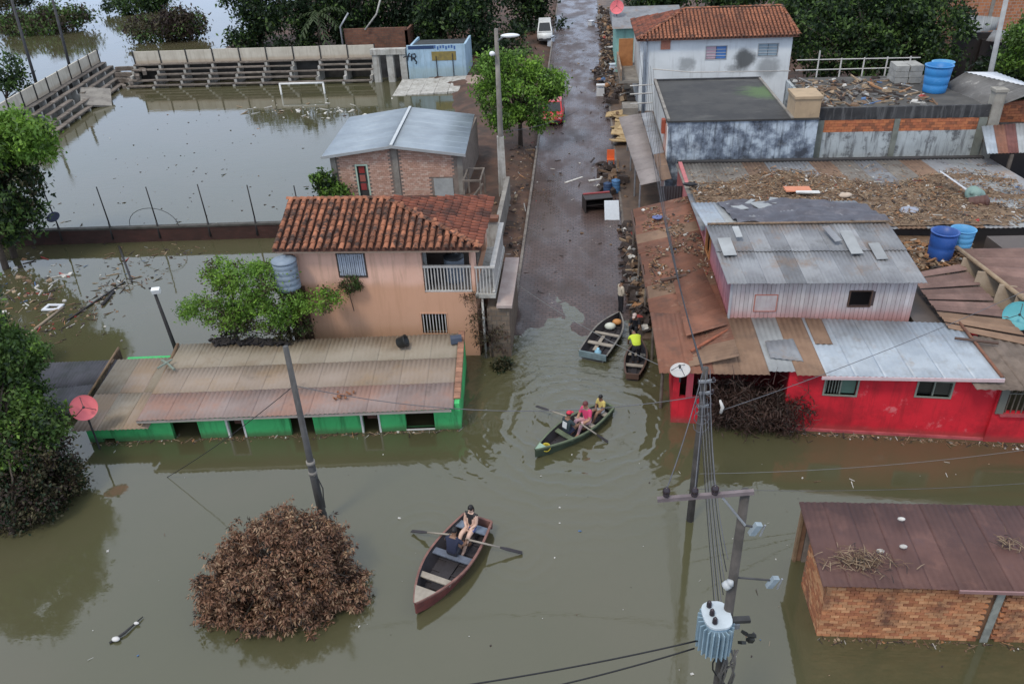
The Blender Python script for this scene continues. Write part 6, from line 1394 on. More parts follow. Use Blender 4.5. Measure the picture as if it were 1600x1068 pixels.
for z in (hh_ + .003, hh_ + .05): lid.append([mb.P((sx_ * .92 * math.copysign(abs(math.cos(a)) ** .7, math.cos(a)), sy_ * .92 * math.copysign(abs(math.sin(a)) ** .7, math.sin(a)), z)) for a in [2 * math.pi * k / 24 for k in range(24)]])
for k in range(24): mb.face(lid[0][k], lid[0][(k + 1) % 24], lid[1][(k + 1) % 24], lid[1][k])
mb.face(*lid[0][::-1]); mb.face(*lid[1]); part(t, 'lid', mb, M('white_blue_lid', (.50, .56, .60), (.42, .48, .52), 3))
for k in range(3): part(t, 'bushing', MB().lathe([(.03, 0), (.055, .02), (.03, .05), (.055, .07), (.03, .10), (.05, .12), (.02, .17)], Ft((-.10, -.2 + .2 * k, hh_ + .055)), 10), flat('brown_porcelain', (.035, .025, .03), .2), True)
part(t, 'hanger', MB(Ft).box(.27, .48, -.05, .05, .5, .62), STEEL)
p = V(1131, 917, YP - .1); single('lightning_arrester', MB().lathe([(.03, 0), (.09, .03), (.09, .12), (.05, .16), (.09, .17), (.02, .24)], p, 12, Matrix.Rotation(.7, 3, 'Y')), flat('dull_porcelain', (.45, .47, .48), .4), 'white bell-shaped arrester just above the transformer', 'arrester', p, smooth=True)
# pole by the red house
b = Vector((3.51, 18.96, 0)); tp2 = V(1103, 574, 18.96)
t = thing('rear_power_pole', 'weathered pole rising from the flood before the red house porch', 'power pole', b)
part(t, 'pole', MB().path([b + Vector((0, 0, -1)), b.lerp(tp2, .5), tp2], [.125, .105, .08], 10), PW_, True)
for f in (.93, .86, .78):
    p = b.lerp(tp2, f); part(t, 'bracket', MB().obox(p + Vector((.05, -.08, 0)), (.5 - .1 * (f < .9), .07, .07), (0, .1, .3)), STEEL)
    part(t, 'insulator', MB().lathe([(.02, -.06), (.06, -.03), (.03, 0), (.06, .03), (.02, .08)], p + Vector((.22, -.12, .08)), 10), flat('brown_porcelain', (.035, .025, .03), .2), True)
for k in range(4):
    p = b.lerp(tp2, .82 - .05 * k); part(t, 'cable_coil', MB().path([p + Vector((.22 * math.cos(a), -.16, .25 * math.sin(a))) for a in [j * .7 + k for j in range(8)]], .014, 5), M('wire_grey', (.13, .13, .14), (.09, .09, .10)), True)
WIRE = M('wire_grey', (.12, .12, .13)); WIREB = flat('black_cable', (.015, .015, .017)); WIREL = flat('pale_wire', (.16, .16, .16))
def wire(a, b, sag, label, mt=WIRE, r=.012, group=None, n=16):
    a, b = Vector(a), Vector(b); pts = [a.lerp(b, k / n) + Vector((0, 0, -sag * 4 * (k / n) * (1 - k / n))) for k in range(n + 1)]
    return single('power_line', MB().path(pts, r, 5), mt, label, 'cable', a, group, True)
top2 = tp2 + Vector((0, -.1, -.1)); sp_top = V(1006, 80, 57.6)
for k, p in enumerate(ins):
    wire(p, top2 + Vector((.1 * k - .1, 0, .05 * k)), .25, ['left', 'middle', 'right'][k] + ' of three grey power lines strung from the front crossarm to the rear pole', group='lines between the two power poles')
for k in range(8):
    q = bp.lerp(tp, .56 + .035 * k) + Vector((-.12, .1, 0)); wire(q, top2 + Vector((.06 * k - .2, 0, -.2 - .13 * k)), .2 + .05 * k, 'grey service cable bunched from the front pole to the rear pole', WIRE if k % 2 else WIREB, .010, 'bunched service cables')
for k in range(6):
    wire(top2 + Vector((.05 * k - .1, .1, -.10 * k)), sp_top + Vector((-.3 + .2 * k, 0, -.25 * k)), 1.6 + .2 * k, 'long power line from the rear pole up the street over the awning', WIRE if k % 2 else WIREB, .011, 'lines running up the street', 28)
lf = POLE_L[0].lerp(POLE_L[1], .80)
wire(lf, top2 + Vector((-.1, 0, -.8)), .7, 'thin cable crossing the street from the leaning grey pole to the rear pole', WIRE, .012)
wire(lf, V(150, 800, 22), .4, 'thin cable running from the leaning grey pole to the left trees', WIREB, .012)
wire(V(1090, 1000, YP - .2), G(560, 1092, 4.8), .15, 'upper black cable running from the transformer to the lower left', WIREB, .018); wire(V(1085, 1012, YP - .2), G(660, 1112, 4.6), .15, 'lower black cable running from the transformer to the lower left', WIREB, .018)
wire((-2.75, 30.6, 2.5), RF((0, -.2, 2.35)), .25, 'pale rope slanting from the peach house lean-to to the red house corner', WIREL, .014)
wire(b + Vector((.1, 0, 1.9)), V(1640, 697, 21.5), .25, 'grey cable sagging low in front of the red house', WIREL, .009); wire(b + Vector((.1, 0, 1.3)), V(1640, 752, 20.5), .2, 'lower grey cable sagging in front of the red house', WIRE, .008)
wire(V(1600, 455, 27), V(1130, 640, 19.5), .2, 'thin cable slanting across the pale metal roof of the red house', WIRE, .011)
wire(V(787, 205, 46.9), V(905, 172, 60), .3, 'thin cable from the street light pole across the street', WIRE, .015)

# ================================================================ TREES AND PLANTS
def leaf_mat(name, c1, c2, c3=None, sc_=.9, trans=.3):
    if name in MATS: return MATS[name]
    t = NT(name); col = t.mix(t.rng(t.noise(sc_, 4), .35, .65), c1, c2); col = t.mix(t.math('MULTIPLY', t.rng(t.noise(14, 2), .4, .7), .6), col, c3 or tuple(x * .55 for x in c1))
    t.l(col, t.b.inputs['Base Color']); t.b.inputs['Roughness'].default_value = .55; t.b.inputs['Specular IOR Level'].default_value = .3
    tr = t.n('ShaderNodeBsdfTranslucent'); t.l(col, tr.inputs[0]); mx = t.n('ShaderNodeMixShader'); mx.inputs[0].default_value = trans
    t.l(t.b.outputs[0], mx.inputs[1]); t.l(tr.outputs[0], mx.inputs[2]); t.l(mx.outputs[0], t.out.inputs[0]); MATS[name] = t.m; return t.m
def leaves_mesh(name, centers, per, spread, size, mt, seed, droop=0.0, aspect=.5, org=(0, 0, 0), radial=False, squash=.75):
    rs = np.random.RandomState(seed); C = np.repeat(np.array(centers), per, axis=0); n = len(C)
    off = rs.normal(size=(n, 3)); off[:, 2] *= squash
    if radial:
        d = off / np.linalg.norm(off, axis=1, keepdims=True); d[:, 2] -= droop; d /= np.linalg.norm(d, axis=1, keepdims=True); P = C + d * spread * .25
    else:
        P = C + off * spread; d = rs.normal(size=(n, 3)); d[:, 2] -= droop; d /= np.linalg.norm(d, axis=1, keepdims=True)
    nrm = rs.normal(size=(n, 3)) * .75; nrm[:, 2] += 1.0
    s = np.cross(d, nrm); s /= np.linalg.norm(s, axis=1, keepdims=True) + 1e-9; u = np.cross(s, d)
    L = size * (0.6 + .8 * rs.rand(n, 1)); W = L * aspect
    v = np.stack([P, P + d * L * .45 - s * W * .5 + u * L * .06, P + d * L - u * L * .10, P + d * L * .45 + s * W * .5 + u * L * .06], 1).reshape(-1, 3) - np.array(org)
    me = bpy.data.meshes.new(name); me.vertices.add(n * 4); me.vertices.foreach_set('co', v.ravel()); me.loops.add(n * 4); me.loops.foreach_set('vertex_index', np.arange(n * 4))
    me.polygons.add(n); me.polygons.foreach_set('loop_start', np.arange(n) * 4); me.polygons.foreach_set('loop_total', np.full(n, 4))
    if isinstance(mt, (list, tuple)):
        for m in mt: me.materials.append(m)
        per_c = rs.rand(len(centers)); mi = (np.repeat(per_c, per) * .7 + rs.rand(n) * .3); me.polygons.foreach_set('material_index', np.minimum((mi * len(mt)).astype(np.int32), len(mt) - 1))
    else: me.materials.append(mt)
    me.update(calc_edges=True); me.validate(); return me
def lobes_points(lobes, n, seed, inner=.5):
    rs = np.random.RandomState(seed); w = np.array([l[1][0] * l[1][1] * l[1][2] for l in lobes]) ** .67; w /= w.sum(); out = []
    ks = rs.choice(len(lobes), n, p=w)
    for k in ks:
        c, r = lobes[k][:2]; d = rs.normal(size=3); d /= np.linalg.norm(d); f = inner + (1 - inner) * rs.rand() ** .45
        q = np.array(c) + d * f * np.array(r)
        if len(lobes[k]) > 2 and q[2] < lobes[k][2]: q[2] = lobes[k][2] + rs.rand() * .3
        out.append(q)
    return out
BARK = M('grey_brown_bark', (.12, .095, .075), (.07, .055, .045), 3, .95, .5, 10)
def tree(name, label, base, lobes, ncl, per, spread, size, mt, seed, trunk_r=.16, droop=.2, aspect=.5, cat='tree', nbranch=22, inner=.5, radial=False, group=None, bark=None):
    base = Vector(base); t = thing(name, label, cat, base, group); pts = lobes_points(lobes, ncl, seed, inner); r2 = random.Random(seed)
    lc = [Vector(l[0]) for l in lobes]; cen = sum(lc, Vector()) / len(lc); fork = base.lerp(cen, .55); fork.x = base.x * .7 + fork.x * .3; fork.y = base.y * .7 + fork.y * .3
    part(t, 'trunk', MB().path([base + Vector((0, 0, -.6)), base.lerp(fork, .5) + Vector((r2.uniform(-.1, .1), r2.uniform(-.1, .1), 0)), fork], [trunk_r, trunk_r * .8, trunk_r * .65], 9), bark or BARK, True)
    mb = MB()
    for k in range(nbranch):
        e = Vector(pts[r2.randrange(len(pts))]); m = fork.lerp(e, .5) + Vector((r2.uniform(-.25, .25), r2.uniform(-.25, .25), r2.uniform(0, .35)))
        q = fork.lerp(base, r2.uniform(0, .3)); mb.path([q, m, e], [trunk_r * .42, trunk_r * .25, trunk_r * .07], 6)
    part(t, 'limbs', mb, bark or BARK, True, 'stuff')
    o = bpy.data.objects.new('crown', leaves_mesh('crown', pts, per, spread, size, mt, seed + 1, droop, aspect, base, radial)); COL.objects.link(o); o.parent = t; ORG[o.name] = base; return t
LG = leaf_mat('bright_green_leaves', (.19, .33, .05), (.115, .23, .04)); LM = leaf_mat('mid_green_leaves', (.10, .17, .04), (.06, .115, .03)); LD = leaf_mat('dark_green_leaves', (.026, .05, .02), (.014, .03, .014))
LB = leaf_mat('olive_brown_leaves', (.10, .085, .042), (.06, .058, .03)); LBR = leaf_mat('dried_brown_leaves', (.25, .125, .075), (.14, .068, .045), (.36, .22, .14), 1.3, .2); LBR2 = leaf_mat('pale_dried_leaves', (.46, .31, .19), (.31, .19, .12), None, 1.5, .2)
LV = leaf_mat('vivid_green_leaves', (.25, .44, .05), (.17, .33, .045)); LT = leaf_mat('dark_twigs', (.075, .04, .032), (.04, .025, .022), (.13, .08, .06)); LDB = leaf_mat('dark_brown_leaves', (.055, .035, .028), (.03, .022, .018))
T3 = lambda v: (v.x, v.y, v.z)
# upper left tree on the low wall
y = 39.2
tree('broadleaf_tree', 'tree with bright green crown at the left end of the low brick wall', G(22, 402), [(T3(V(8, 212, y)), (2.3, 2.0, 1.1)), (T3(V(48, 225, y)), (1.0, 1.2, .8)), (T3(V(-30, 225, y)), (2, 2, 1.3))], 150, 90, .30, .26, [LV, LG, LG, LM], 11, .2)
tree('dark_tree_or_shaded_underside', 'drooping shaded underside of the bright green crown, painted dark, by the low brick wall', G(8, 420), [(T3(V(6, 290, y - .8)), (1.6, 2.0, 1.7)), (T3(V(-25, 320, y - .8)), (2.2, 2, 2.3)), (T3(V(35, 340, y - 1)), (.9, 1.2, .9))], 130, 80, .33, .27, [LD, LM, LD, LB], 12, .2)  # underside of the same tree; its shade is put into darker leaf colours
# lower left tree group
y = 19.6
tree('broadleaf_tree', 'green leafed tree rising above the dark thicket at the lower left edge', G(8, 800), [(T3(V(-5, 560, 22)), (1.5, 1.3, .9)), (T3(V(5, 625, 21)), (1.5, 1.5, .9)), (T3(V(58, 660, 20.5)), (.9, 1.0, .7)), (T3(V(10, 690, 20)), (1.6, 1.3, .8))], 210, 90, .19, .17, [LG, LM, LM, LM, LD], 13, .16)
tree('drying_thicket', 'dark brown drying thicket standing in the water at the lower left edge', G(20, 835), [(T3(V(32, 720, y)), (1.6, 1.6, 1.2)), (T3(V(48, 770, y - .6)), (1.45, 1.4, .95)), (T3(V(-10, 780, y - .8)), (1.8, 1.5, 1.3)), (T3(V(20, 820, y - 1.2)), (1.1, 1.1, .7)), (T3(V(92, 750, y)), (.7, .8, .6))], 330, 100, .16, .12, [LDB, LB, LD, LDB, LB], 14, .14, inner=.45)
tree('tall_leafy_tree', 'tall tree at the left edge leaning over the drying thicket', (-20.6, 20.4, 0), [((-21.9, 21.3, 6.3), (2.2, 2.2, 1.9)), ((-21.3, 20.2, 4.4), (1.7, 1.7, 1.3)), ((-22.6, 22.6, 5.2), (2.0, 2.0, 2.2))], 220, 80, .25, .22, [LM, LD, LG, LM], 47, .2)
tree('broadleaf_tree', 'low leafy shrub at the left edge beside the sunken shed', G(10, 560, 0), [(T3(V(5, 548, 27)), (1.3, 1.2, .8)), (T3(V(-30, 530, 27)), (1.5, 1.2, 1.1)), (T3(V(20, 560, 26.5)), (.8, .8, .5))], 70, 80, .2, .18, [LM, LG, LD], 15, .1)
# dead shrub in the foreground
c0 = Vector((G(440, 940).x, 15.9, 0)); SHY = -.22
lobes = [((c0.x, 15.9, .55), (2.0, 1.7, 1.65), .02), ((c0.x - 1.25, 15.6, .35), (1.1, 1.2, 1.15), .02), ((c0.x + 1.3, 16.0, .45), (1.05, 1.3, 1.25), .02), ((c0.x + .3, 16.3, .95), (1.5, 1.3, 1.45), .02), ((c0.x - .4, 15.1, .3), (1.45, .85, .9), .02), ((c0.x - 1.7, 15.2, .15), (.75, .7, .7), .02), ((c0.x + 1.9, 15.8, .3), (.5, .6, .6), .02), ((c0.x - .8, 16.2, 1.1), (1.0, 1.0, 1.0), .02)]
lobes = [((l[0][0], l[0][1] + SHY, l[0][2] - .05), l[1], l[2]) for l in lobes]
t = tree('dead_shrub', 'big round dead shrub with dried brown leaves standing in the flood', c0, lobes, 430, 1, .24, .02, LBR, 16, .12, .35, .30, 'shrub', 80, .66, True)
_rs = np.random.RandomState(77); _cl = np.array(lobes_points(lobes, 340, 16, .76)); _sub = np.repeat(_cl, 14, axis=0) + _rs.normal(size=(340 * 14, 3)) * np.array([.145, .145, .15]); _sub[:, 2] = np.maximum(_sub[:, 2], .03)
t.children[-1].data = leaves_mesh('crown', _sub, 15, .14, .125, [LBR, LBR, LBR2, LBR, LDB, LBR], 78, .7, .27, c0, True)
mb = MB(); _r = random.Random(9)
for _k in range(120):
    _p = Vector(_cl[_r.randrange(len(_cl))]); _d = (_p - Vector((c0.x, 15.9, .2))).normalized() * _r.uniform(.2, .5); mb.path([_p - _d, _p, _p + _d * .7 + Vector((0, 0, _r.uniform(-.1, .1)))], [.014, .010, .004], 4)
part(t, 'twigs', mb, BARK, True, 'stuff')
# tree beside the peach house
y = 27.9
tree('broadleaf_tree', 'spreading light green tree between the green house and the peach house', G(368, 540, 1.0), [(T3(V(400, 440, y)), (1.7, 1.2, .75)), (T3(V(350, 425, y)), (1.0, .9, .45)), (T3(V(325, 482, y)), (1.2, 1.0, .45)), (T3(V(495, 468, y - .2)), (1.05, .8, .32)), (T3(V(425, 468, y - .3)), (1.2, 1.0, .45)), (T3(V(370, 495, y - .4)), (.9, .7, .4)), (T3(V(430, 492, y - .4)), (1.0, .8, .4))], 240, 72, .16, .125, [LV, LG, LG, LB], 17, .1, inner=.4, nbranch=26)
t_ = G(345, 532, 1.2); tree('dry_bush', 'dry olive bush on the back edge of the green house roof', t_, [(T3(V(370, 520, 27.6)), (1.1, .6, .45)), (T3(V(450, 512, 27.7)), (1.0, .6, .4))], 40, 45, .15, .12, [LB, LB, LM], 18, .05, cat='bush')
mb = MB()
for k in range(5): p = G(340 + 25 * k, 536, 1.55); [mb.obox(p + Vector((rnd.uniform(-.35, .35), rnd.uniform(-.2, .2), .04 + .1 * rnd.random())), (rnd.uniform(.1, .4), rnd.uniform(.06, .2), .06), (rnd.uniform(-.4, .4), rnd.uniform(-.4, .4), rnd.random() * 6)) for _i in range(22)]
stuff('dark_roof_litter', mb, M('black_wet_litter', (.035, .03, .03), (.02, .018, .018), 5), 'dark wet litter along the back edge of the green house roof', 'litter')
# street tree
b_ = Vector((-4.3, 57, .3))
tree('street_tree', 'round bright green street tree beside the street light pole', b_, [(T3(V(775, 105, 57)), (1.4, 1.6, 1.1)), (T3(V(815, 108, 57.5)), (1.5, 1.6, 1.2)), (T3(V(853, 128, 57)), (1.3, 1.6, 1.0)), (T3(V(768, 145, 56.5)), (1.1, 1.5, 1.1)), (T3(V(810, 150, 56)), (1.8, 1.6, 1.3)), (T3(V(790, 182, 56)), (1.3, 1.4, .9)), (T3(V(838, 180, 56)), (1.3, 1.4, .8)), (T3(V(868, 143, 56.5)), (.7, 1.0, .6))], 230, 62, .26, .25, [LV, LG, LG, LM, LM], 19, .2, inner=.35, nbranch=40)
# right top trees
tree('mango_tree', 'large dark green tree behind the grey flat-roofed building', (22, 68, .3), [(T3(V(1300, 60, 67)), (3.4, 3, 3.2)), (T3(V(1380, 40, 68)), (4.0, 3, 3.6)), (T3(V(1460, 50, 67)), (2.5, 2.6, 2.9)), (T3(V(1400, 90, 66)), (3.8, 2.4, 1.9)), (T3(V(1270, 20, 72)), (3, 3, 2.5)), (T3(V(1420, 0, 70)), (4, 3, 3))], 420, 70, .42, .34, [LD, LD, LM, LD, LM], 20, .35)
tree('leafy_bush', 'green bush at the right edge near the pale utility pole', G(1592, 112, 2.0), [(T3(V(1600, 75, 62)), (1.4, 1.5, 1.9)), (T3(V(1625, 70, 62)), (2, 2, 2.4))], 70, 70, .33, .28, [LM, LG], 21, .12, cat='bush')
# dark tree line at the top
specs = [(-38, 98, 'tree'), (-31, 95, 'x'), (-26.5, 97, 'x'), (-21, 99, 'x'), (-15.5, 93, 'x'), (-10, 90, 'x'), (-6.5, 103, 'x'), (-30, 108, 'x'), (-17, 106, 'x')]
words_ = ['dark tree at the left end of the tree row behind the straight bleacher', 'dark tree behind the straight bleacher just left of the palm', 'dark tree behind the straight bleacher right of the palm', 'dark tree standing behind the broken brick wall', 'dark tree directly behind the blue building', 'dark tree between the blue building and the white van', 'dark tree beside the white van at the end of the street', 'farther dark tree behind the palm', 'farther dark tree behind the blue building']
for k, ((x, y, _), lb) in enumerate(zip(specs, words_)):
    r = random.Random(50 + k); tree('dark_tree_or_shaded_underside', lb, (x, y, .4), [((x + r.uniform(-1, 1), y + r.uniform(-1, 1), 6.2), (3.3, 3, 3.0)), ((x + r.uniform(-2.4, 2.4), y - .8, 4.2), (2.6, 2.2, 2.2)), ((x + r.uniform(-2.4, 2.4), y - 1.0, 2.6), (2.6, 2, 1.7)), ((x + r.uniform(-2, 2), y - 2.2, 1.3), (3.2, 1.6, 1.1))], 110, 48, .55, .48, [LD, LD, LD, LM], 60 + k, .28)
for k, (x, y, lb) in enumerate(((9, 96, 'dark tree above the turquoise house roof'), (16, 92, 'dark tree above the ridge of the white tiled house'), (24, 90, 'dark tree behind the big mango crown, right of the white house'), (33, 88, 'dark tree between the mango crown and the orange brick house'), (34, 66, 'dark tree under the grey shed roofs at the right'))):
    r = random.Random(80 + k); tree('dark_tree_or_shaded_underside', lb, (x, y, .4), [((x, y, 5.8), (3.6, 3, 3.0)), ((x + r.uniform(-2, 2), y - .8, 3.6), (2.8, 2.2, 2.2))] if k < 4 else [((x, y, 2.0), (3.6, 2.5, 1.6))], 90, 48, .55, .48, [LD, LD, LM], 90 + k, .28)
for k, (px, py, r_, h_, ms, lb) in enumerate(((70, 50, 6.5, 3.0, [LB, LM, LDB], 'brownish bush in the water at the far top left'), (262, 62, 5.0, 3.3, [LM, LB, LDB, LDB], 'bush with reddish brown base behind the left end of the bleacher'), (215, 20, 5.0, 3.0, [LM, LD], 'green bush farther behind the left end of the bleacher'), (-10, 20, 7, 4, [LB, LD], 'bush at the far top left corner'))):
    b = G(px, py); tree('flooded_bush', lb, b, [((b.x, b.y, h_ * .45), (r_, r_ * .6, h_ * .5), .05), ((b.x + r_ * .4, b.y + 1, h_ * .6), (r_ * .6, r_ * .5, h_ * .5), .05)], 130, 45, .55, .45, ms, 30 + k, .15, cat='bush')
b = G(15, 178); tree('thin_sapling', 'thin sparse sapling at the left edge behind the slanting bleacher', b, [(T3(V(10, 110, b.y)), (1.8, 1.5, 1.5)), (T3(V(28, 140, b.y)), (1.0, 1.2, 2.0))], 34, 40, .35, .36, [LD, LM], 40, .08)
# palm
pb = Vector((-29.2, 92.5, .4)); t = thing('palm_tree', 'palm tree with long fronds behind the straight bleacher', 'palm', pb); top = pb + Vector((.3, 0, 4.2))
part(t, 'trunk', MB().path([pb, pb + Vector((.1, 0, 2)), top], [.22, .18, .15], 9), BARK, True)
for k in range(13):
    a = k * 2.4; el = .7 - .09 * k; L = 3.0; mb = MB(); prev = None; pts = []
    for j in range(8):
        s = j / 7; pts.append(top + Vector((math.cos(a) * L * s * .9, math.sin(a) * L * s * .9, el * L * s - 1.5 * s * s * 1.2)))
    mb.path(pts, [.04, .035, .03, .025, .02, .016, .012, .008], 4); sd = Vector((-math.sin(a), math.cos(a), 0))
    for j in range(1, 8):
        for q in (-1, 1):
            for o_ in (0, .2):
                c = pts[j] - (pts[j] - pts[j - 1]) * o_; dn = (pts[j] - pts[j - 1]).normalized(); mb.poly([c, c + sd * q * .45 + dn * .3 + Vector((0, 0, -.25)), c + sd * q * .4 + dn * .42 + Vector((0, 0, -.28)), c + dn * .1])
    part(t, 'frond', mb, leaf_mat('palm_green', (.075, .11, .045), (.045, .07, .03)))
# dead twiggy bush before the red house, plants on walls
b = G(1190, 672); tree('twiggy_bush', 'dark brown twiggy dead bush against the red house porch', b, [(T3(V(1175, 640, b.y + .3)), (1.7, .9, .95), .02), (T3(V(1225, 645, b.y + .2)), (1.1, .8, .8), .02), (T3(V(1135, 615, b.y + .5)), (1.0, .7, .7), .02)], 420, 20, .16, .22, [LT, LT, LDB], 41, .06, .2, .16, 'bush', 45, .3)
mb = MB()
for k in range(150):
    p = V(1110 + rnd.random() * 165, 590 + rnd.random() * 85, b.y + rnd.uniform(-.5, .6)); q = p + Vector((rnd.uniform(-.5, .5), rnd.uniform(-.2, .2), rnd.uniform(-.5, .6))); mb.path([p, p.lerp(q, .5) + Vector((rnd.uniform(-.08, .08), 0, rnd.uniform(-.08, .08))), q], [.012, .009, .005], 4)
stuff('twig_tangle', mb, M('dry_twig', (.10, .06, .048), (.06, .04, .034), 6), 'tangle of dry twigs in front of the red house porch', 'twigs')
p = V(1130, 640, b.y - .5); single('snagged_bag', MB().path([V(1125, 625, b.y - .5), V(1129, 636, b.y - .5), V(1126, 645, b.y - .5)], [.04, .07, .05], 7), flat('white_bag', (.62, .60, .58)), 'torn white plastic bag snagged in the twiggy dead bush', 'bag', p, smooth=True)
b = Vector((-15.9, 46.4, .1)); tree('garden_plant', 'leafy dark plant at the left corner of the metal-roofed house', b, [((b.x + .1, b.y, 1.2), (.7, .6, 1.0)), ((b.x + .9, b.y - .2, .8), (.6, .5, .7))], 45, 50, .2, .25, [LM, LD, LG], 42, .05, cat='plant')
b = V(550, 466, 28.55); tree('wall_plant', 'dry plant hanging below the upper window of the peach house', b, [(T3(V(548, 445, 28.45)), (.42, .16, .42))], 26, 40, .08, .09, [LB, LM, LB], 43, .02, cat='plant', nbranch=8)
b = G(770, 558); tree('dry_vine', 'dry twiggy vine climbing the right corner of the peach house', b, [(T3(V(750, 510, 28.4)), (.35, .2, 1.1)), (T3(V(778, 530, 28.4)), (.45, .2, .7)), (T3(V(735, 465, 28.5)), (.3, .15, .25))], 60, 16, .12, .13, [LT, LB], 44, .03, .2, .25, 'vine', 30)
b = G(785, 575); tree('weed_clump', 'small weed clump in the water before the brown block wall', b, [((b.x, b.y, .15), (.4, .3, .3), .02)], 22, 30, .1, .14, [LB, LD], 45, .02, cat='weeds', nbranch=8)

# ================================================================ DEBRIS
def dm(n, c): return M('debris_' + n, c, tuple(x * .6 for x in c), 5, .9, .2, 20)
DEB = [dm('brown', (.19, .122, .078)), dm('tan', (.34, .25, .165)), dm('orange', (.38, .20, .10)), dm('dark', (.06, .045, .04)), dm('white', (.60, .58, .54)), dm('grey', (.25, .24, .23)), dm('blue', (.10, .18, .34)), dm('red', (.35, .06, .05))]
def debris(name, label, fn, n, smin, smax, weights, flatk=.3, stick=.25, cat='debris', seed=1):
    r = random.Random(seed); mb = MB(); ks = list(range(len(weights)))
    for i in range(n):
        p = fn(r)
        if p is None: continue
        mb.m = r.choices(ks, weights)[0]; s = smin + (smax - smin) * r.random() ** 2.2
        if r.random() < stick: mb.obox(p, (s * r.uniform(1.8, 4), s * .22, s * .2), (r.uniform(-.3, .3), r.uniform(-.3, .3), r.random() * 6.3))
        else: mb.obox(p, (s * r.uniform(.6, 1.4), s * r.uniform(.5, 1.1), s * flatk * r.uniform(.5, 1.6)), (r.uniform(-.5, .5), r.uniform(-.5, .5), r.random() * 6.3), r.uniform(.5, 1))
    return stuff(name, mb, DEB, label, cat)
def froof(r):
    y = 34.2 + 9.6 * r.random() ** .9; x = 5.8 + r.random() * 16.2
    lim = 42.5 + 1.2 * math.sin(x * .7) - .05 * x
    if y > lim and r.random() < .9: return None
    if x > 18.5 and r.random() < .45: return None
    if x > 6 and x < 12.2 and y < 34.8: return None
    return Vector((x, y, 3.42 - (y - 33.9) * .053 + .07 + r.random() * .10))
debris('roof_debris', 'thick layer of brown flood debris covering the long low roof', froof, 16000, .03, .15, (46, 30, 12, 12, 4, 3, .4, .5), .2, .5, seed=2)
def fawn(r):
    y = 28.5 + 10.5 * r.random(); x = 3.1 + 2.4 * r.random()
    if math.sin(x * 3 + y * .9) + math.sin(y * 2.1) < -.4: return None
    return Vector((x, y, 2.30 + (x - 2.85) * .262 + .04))
debris('awning_debris', 'scattered litter lying on the rusty awning', fawn, 1900, .025, .15, (46, 18, 14, 16, 5, 3, .6, .8), .25, .35, seed=3)
debris('flat_roof_debris', 'loose boards and rubble strewn on the grey flat roof', lambda r: Vector((13.9 + 6.5 * r.random() ** 1.3, 47.6 + 6.5 * r.random(), 5.19)), 420, .08, .5, (26, 20, 6, 28, 8, 14, 1, 3), .3, .6, seed=4)
debris('yard_debris', 'orange brown debris heaped around the blue tubs', lambda r: (lambda q: Vector((q.x, q.y, 2.95 + .2 * r.random())))(G(1405 + 110 * r.random(), 375 + 45 * r.random(), 3.1)), 520, .05, .3, (34, 20, 28, 12, 4, 3, 0, 0), .3, .35, seed=5)
single('rubble_mound', MB().prism([tuple(G(*q, 2.95))[:2] for q in ((1395, 425), (1500, 408), (1520, 372), (1400, 368))], 1.5, 2.98), DEB[0], 'brown mound of mud under the blue tubs', 'mound', G(1450, 395, 1.5))
def fpav(r):
    k = r.random()
    if k < .35: y = r.gauss(77, 6); x = 2.2 + abs(r.gauss(0, 1.2)) - .9 * math.exp(-((y - 76) / 4) ** 2)
    elif k < .6: y = r.uniform(84, 112); x = 2.4 + abs(r.gauss(0, .9))
    elif k < .66: y = r.gauss(50, 1.6); x = 2.1 + r.gauss(0, .5)
    else: y = r.uniform(32.5, 42); x = 2.55 + abs(r.gauss(0, .3))
    if y < 32 or x > 5 or x < .8: return None
    return Vector((x, y, road_z(y) + .12 + abs(r.gauss(0, .25)) * (1.0 if y > 60 else .45)))
debris('street_debris', 'heaps of ruined belongings piled along the right side of the street', fpav, 1500, .08, .6, (26, 6, 1, 60, 4, 8, .4, .4), .5, .25, seed=6)
def fbank(r):
    y = 33.5 + 24 * r.random() ** 1.2; x = -3.2 - abs(r.gauss(0, .8)); return None if x < -5.6 else Vector((x, y, .30 + (y - 34) * .004 + .05))
debris('bank_litter', 'rubble and litter on the earth bank left of the street', fbank, 300, .04, .28, (40, 6, 2, 34, 8, 8, .5, .5), .4, .3, seed=7)
debris('road_litter', 'small litter scattered over the wet road', lambda r: (lambda x, y: Vector((x, y, road_z(y) + .02)))(r.uniform(-2.8, 2.3), r.uniform(32.5, 95)), 170, .03, .22, (20, 6, 2, 40, 22, 10, 1, 1), .3, .4, seed=8)
def fline(r):
    s = r.random(); a = G(60, 535); b = G(285, 385); p = a.lerp(b, s); w = .35 + 1.6 * math.exp(-((s - .8) / .2) ** 2) + 1.2 * math.exp(-(s / .25) ** 2)
    return Vector((p.x + r.gauss(0, w) - .6 * s, p.y + r.gauss(0, w * .5), .015))
debris('floating_debris', 'line of twigs and litter floating in the near flood by the low wall', fline, 520, .03, .20, (30, 6, 2, 40, 8, 8, 3, 3), .2, .75, seed=9)
debris('floating_litter', 'litter floating under the trees at the left edge', lambda r: (lambda q: Vector((q.x, q.y, .02)))(G(r.gauss(50, 35), r.gauss(455, 28))), 230, .05, .30, (20, 22, 2, 20, 26, 6, 2, 6), .25, .4, seed=10)
def fspeck(r):
    q = G(80 + r.random() * 430, 165 + r.random() * 190); return Vector((q.x, q.y, .012))
debris('pitch_flotsam', 'dark leaves floating on the flooded pitch', fspeck, 190, .03, .20, (20, 5, 1, 70, 3, 2, 0, 0), .08, .35, seed=11)
def fnear(r):
    q = G(r.random() * 1600, 560 + r.random() * 500); return None if (r.random() < .5 and q.x < -2) else Vector((q.x, q.y, .015))
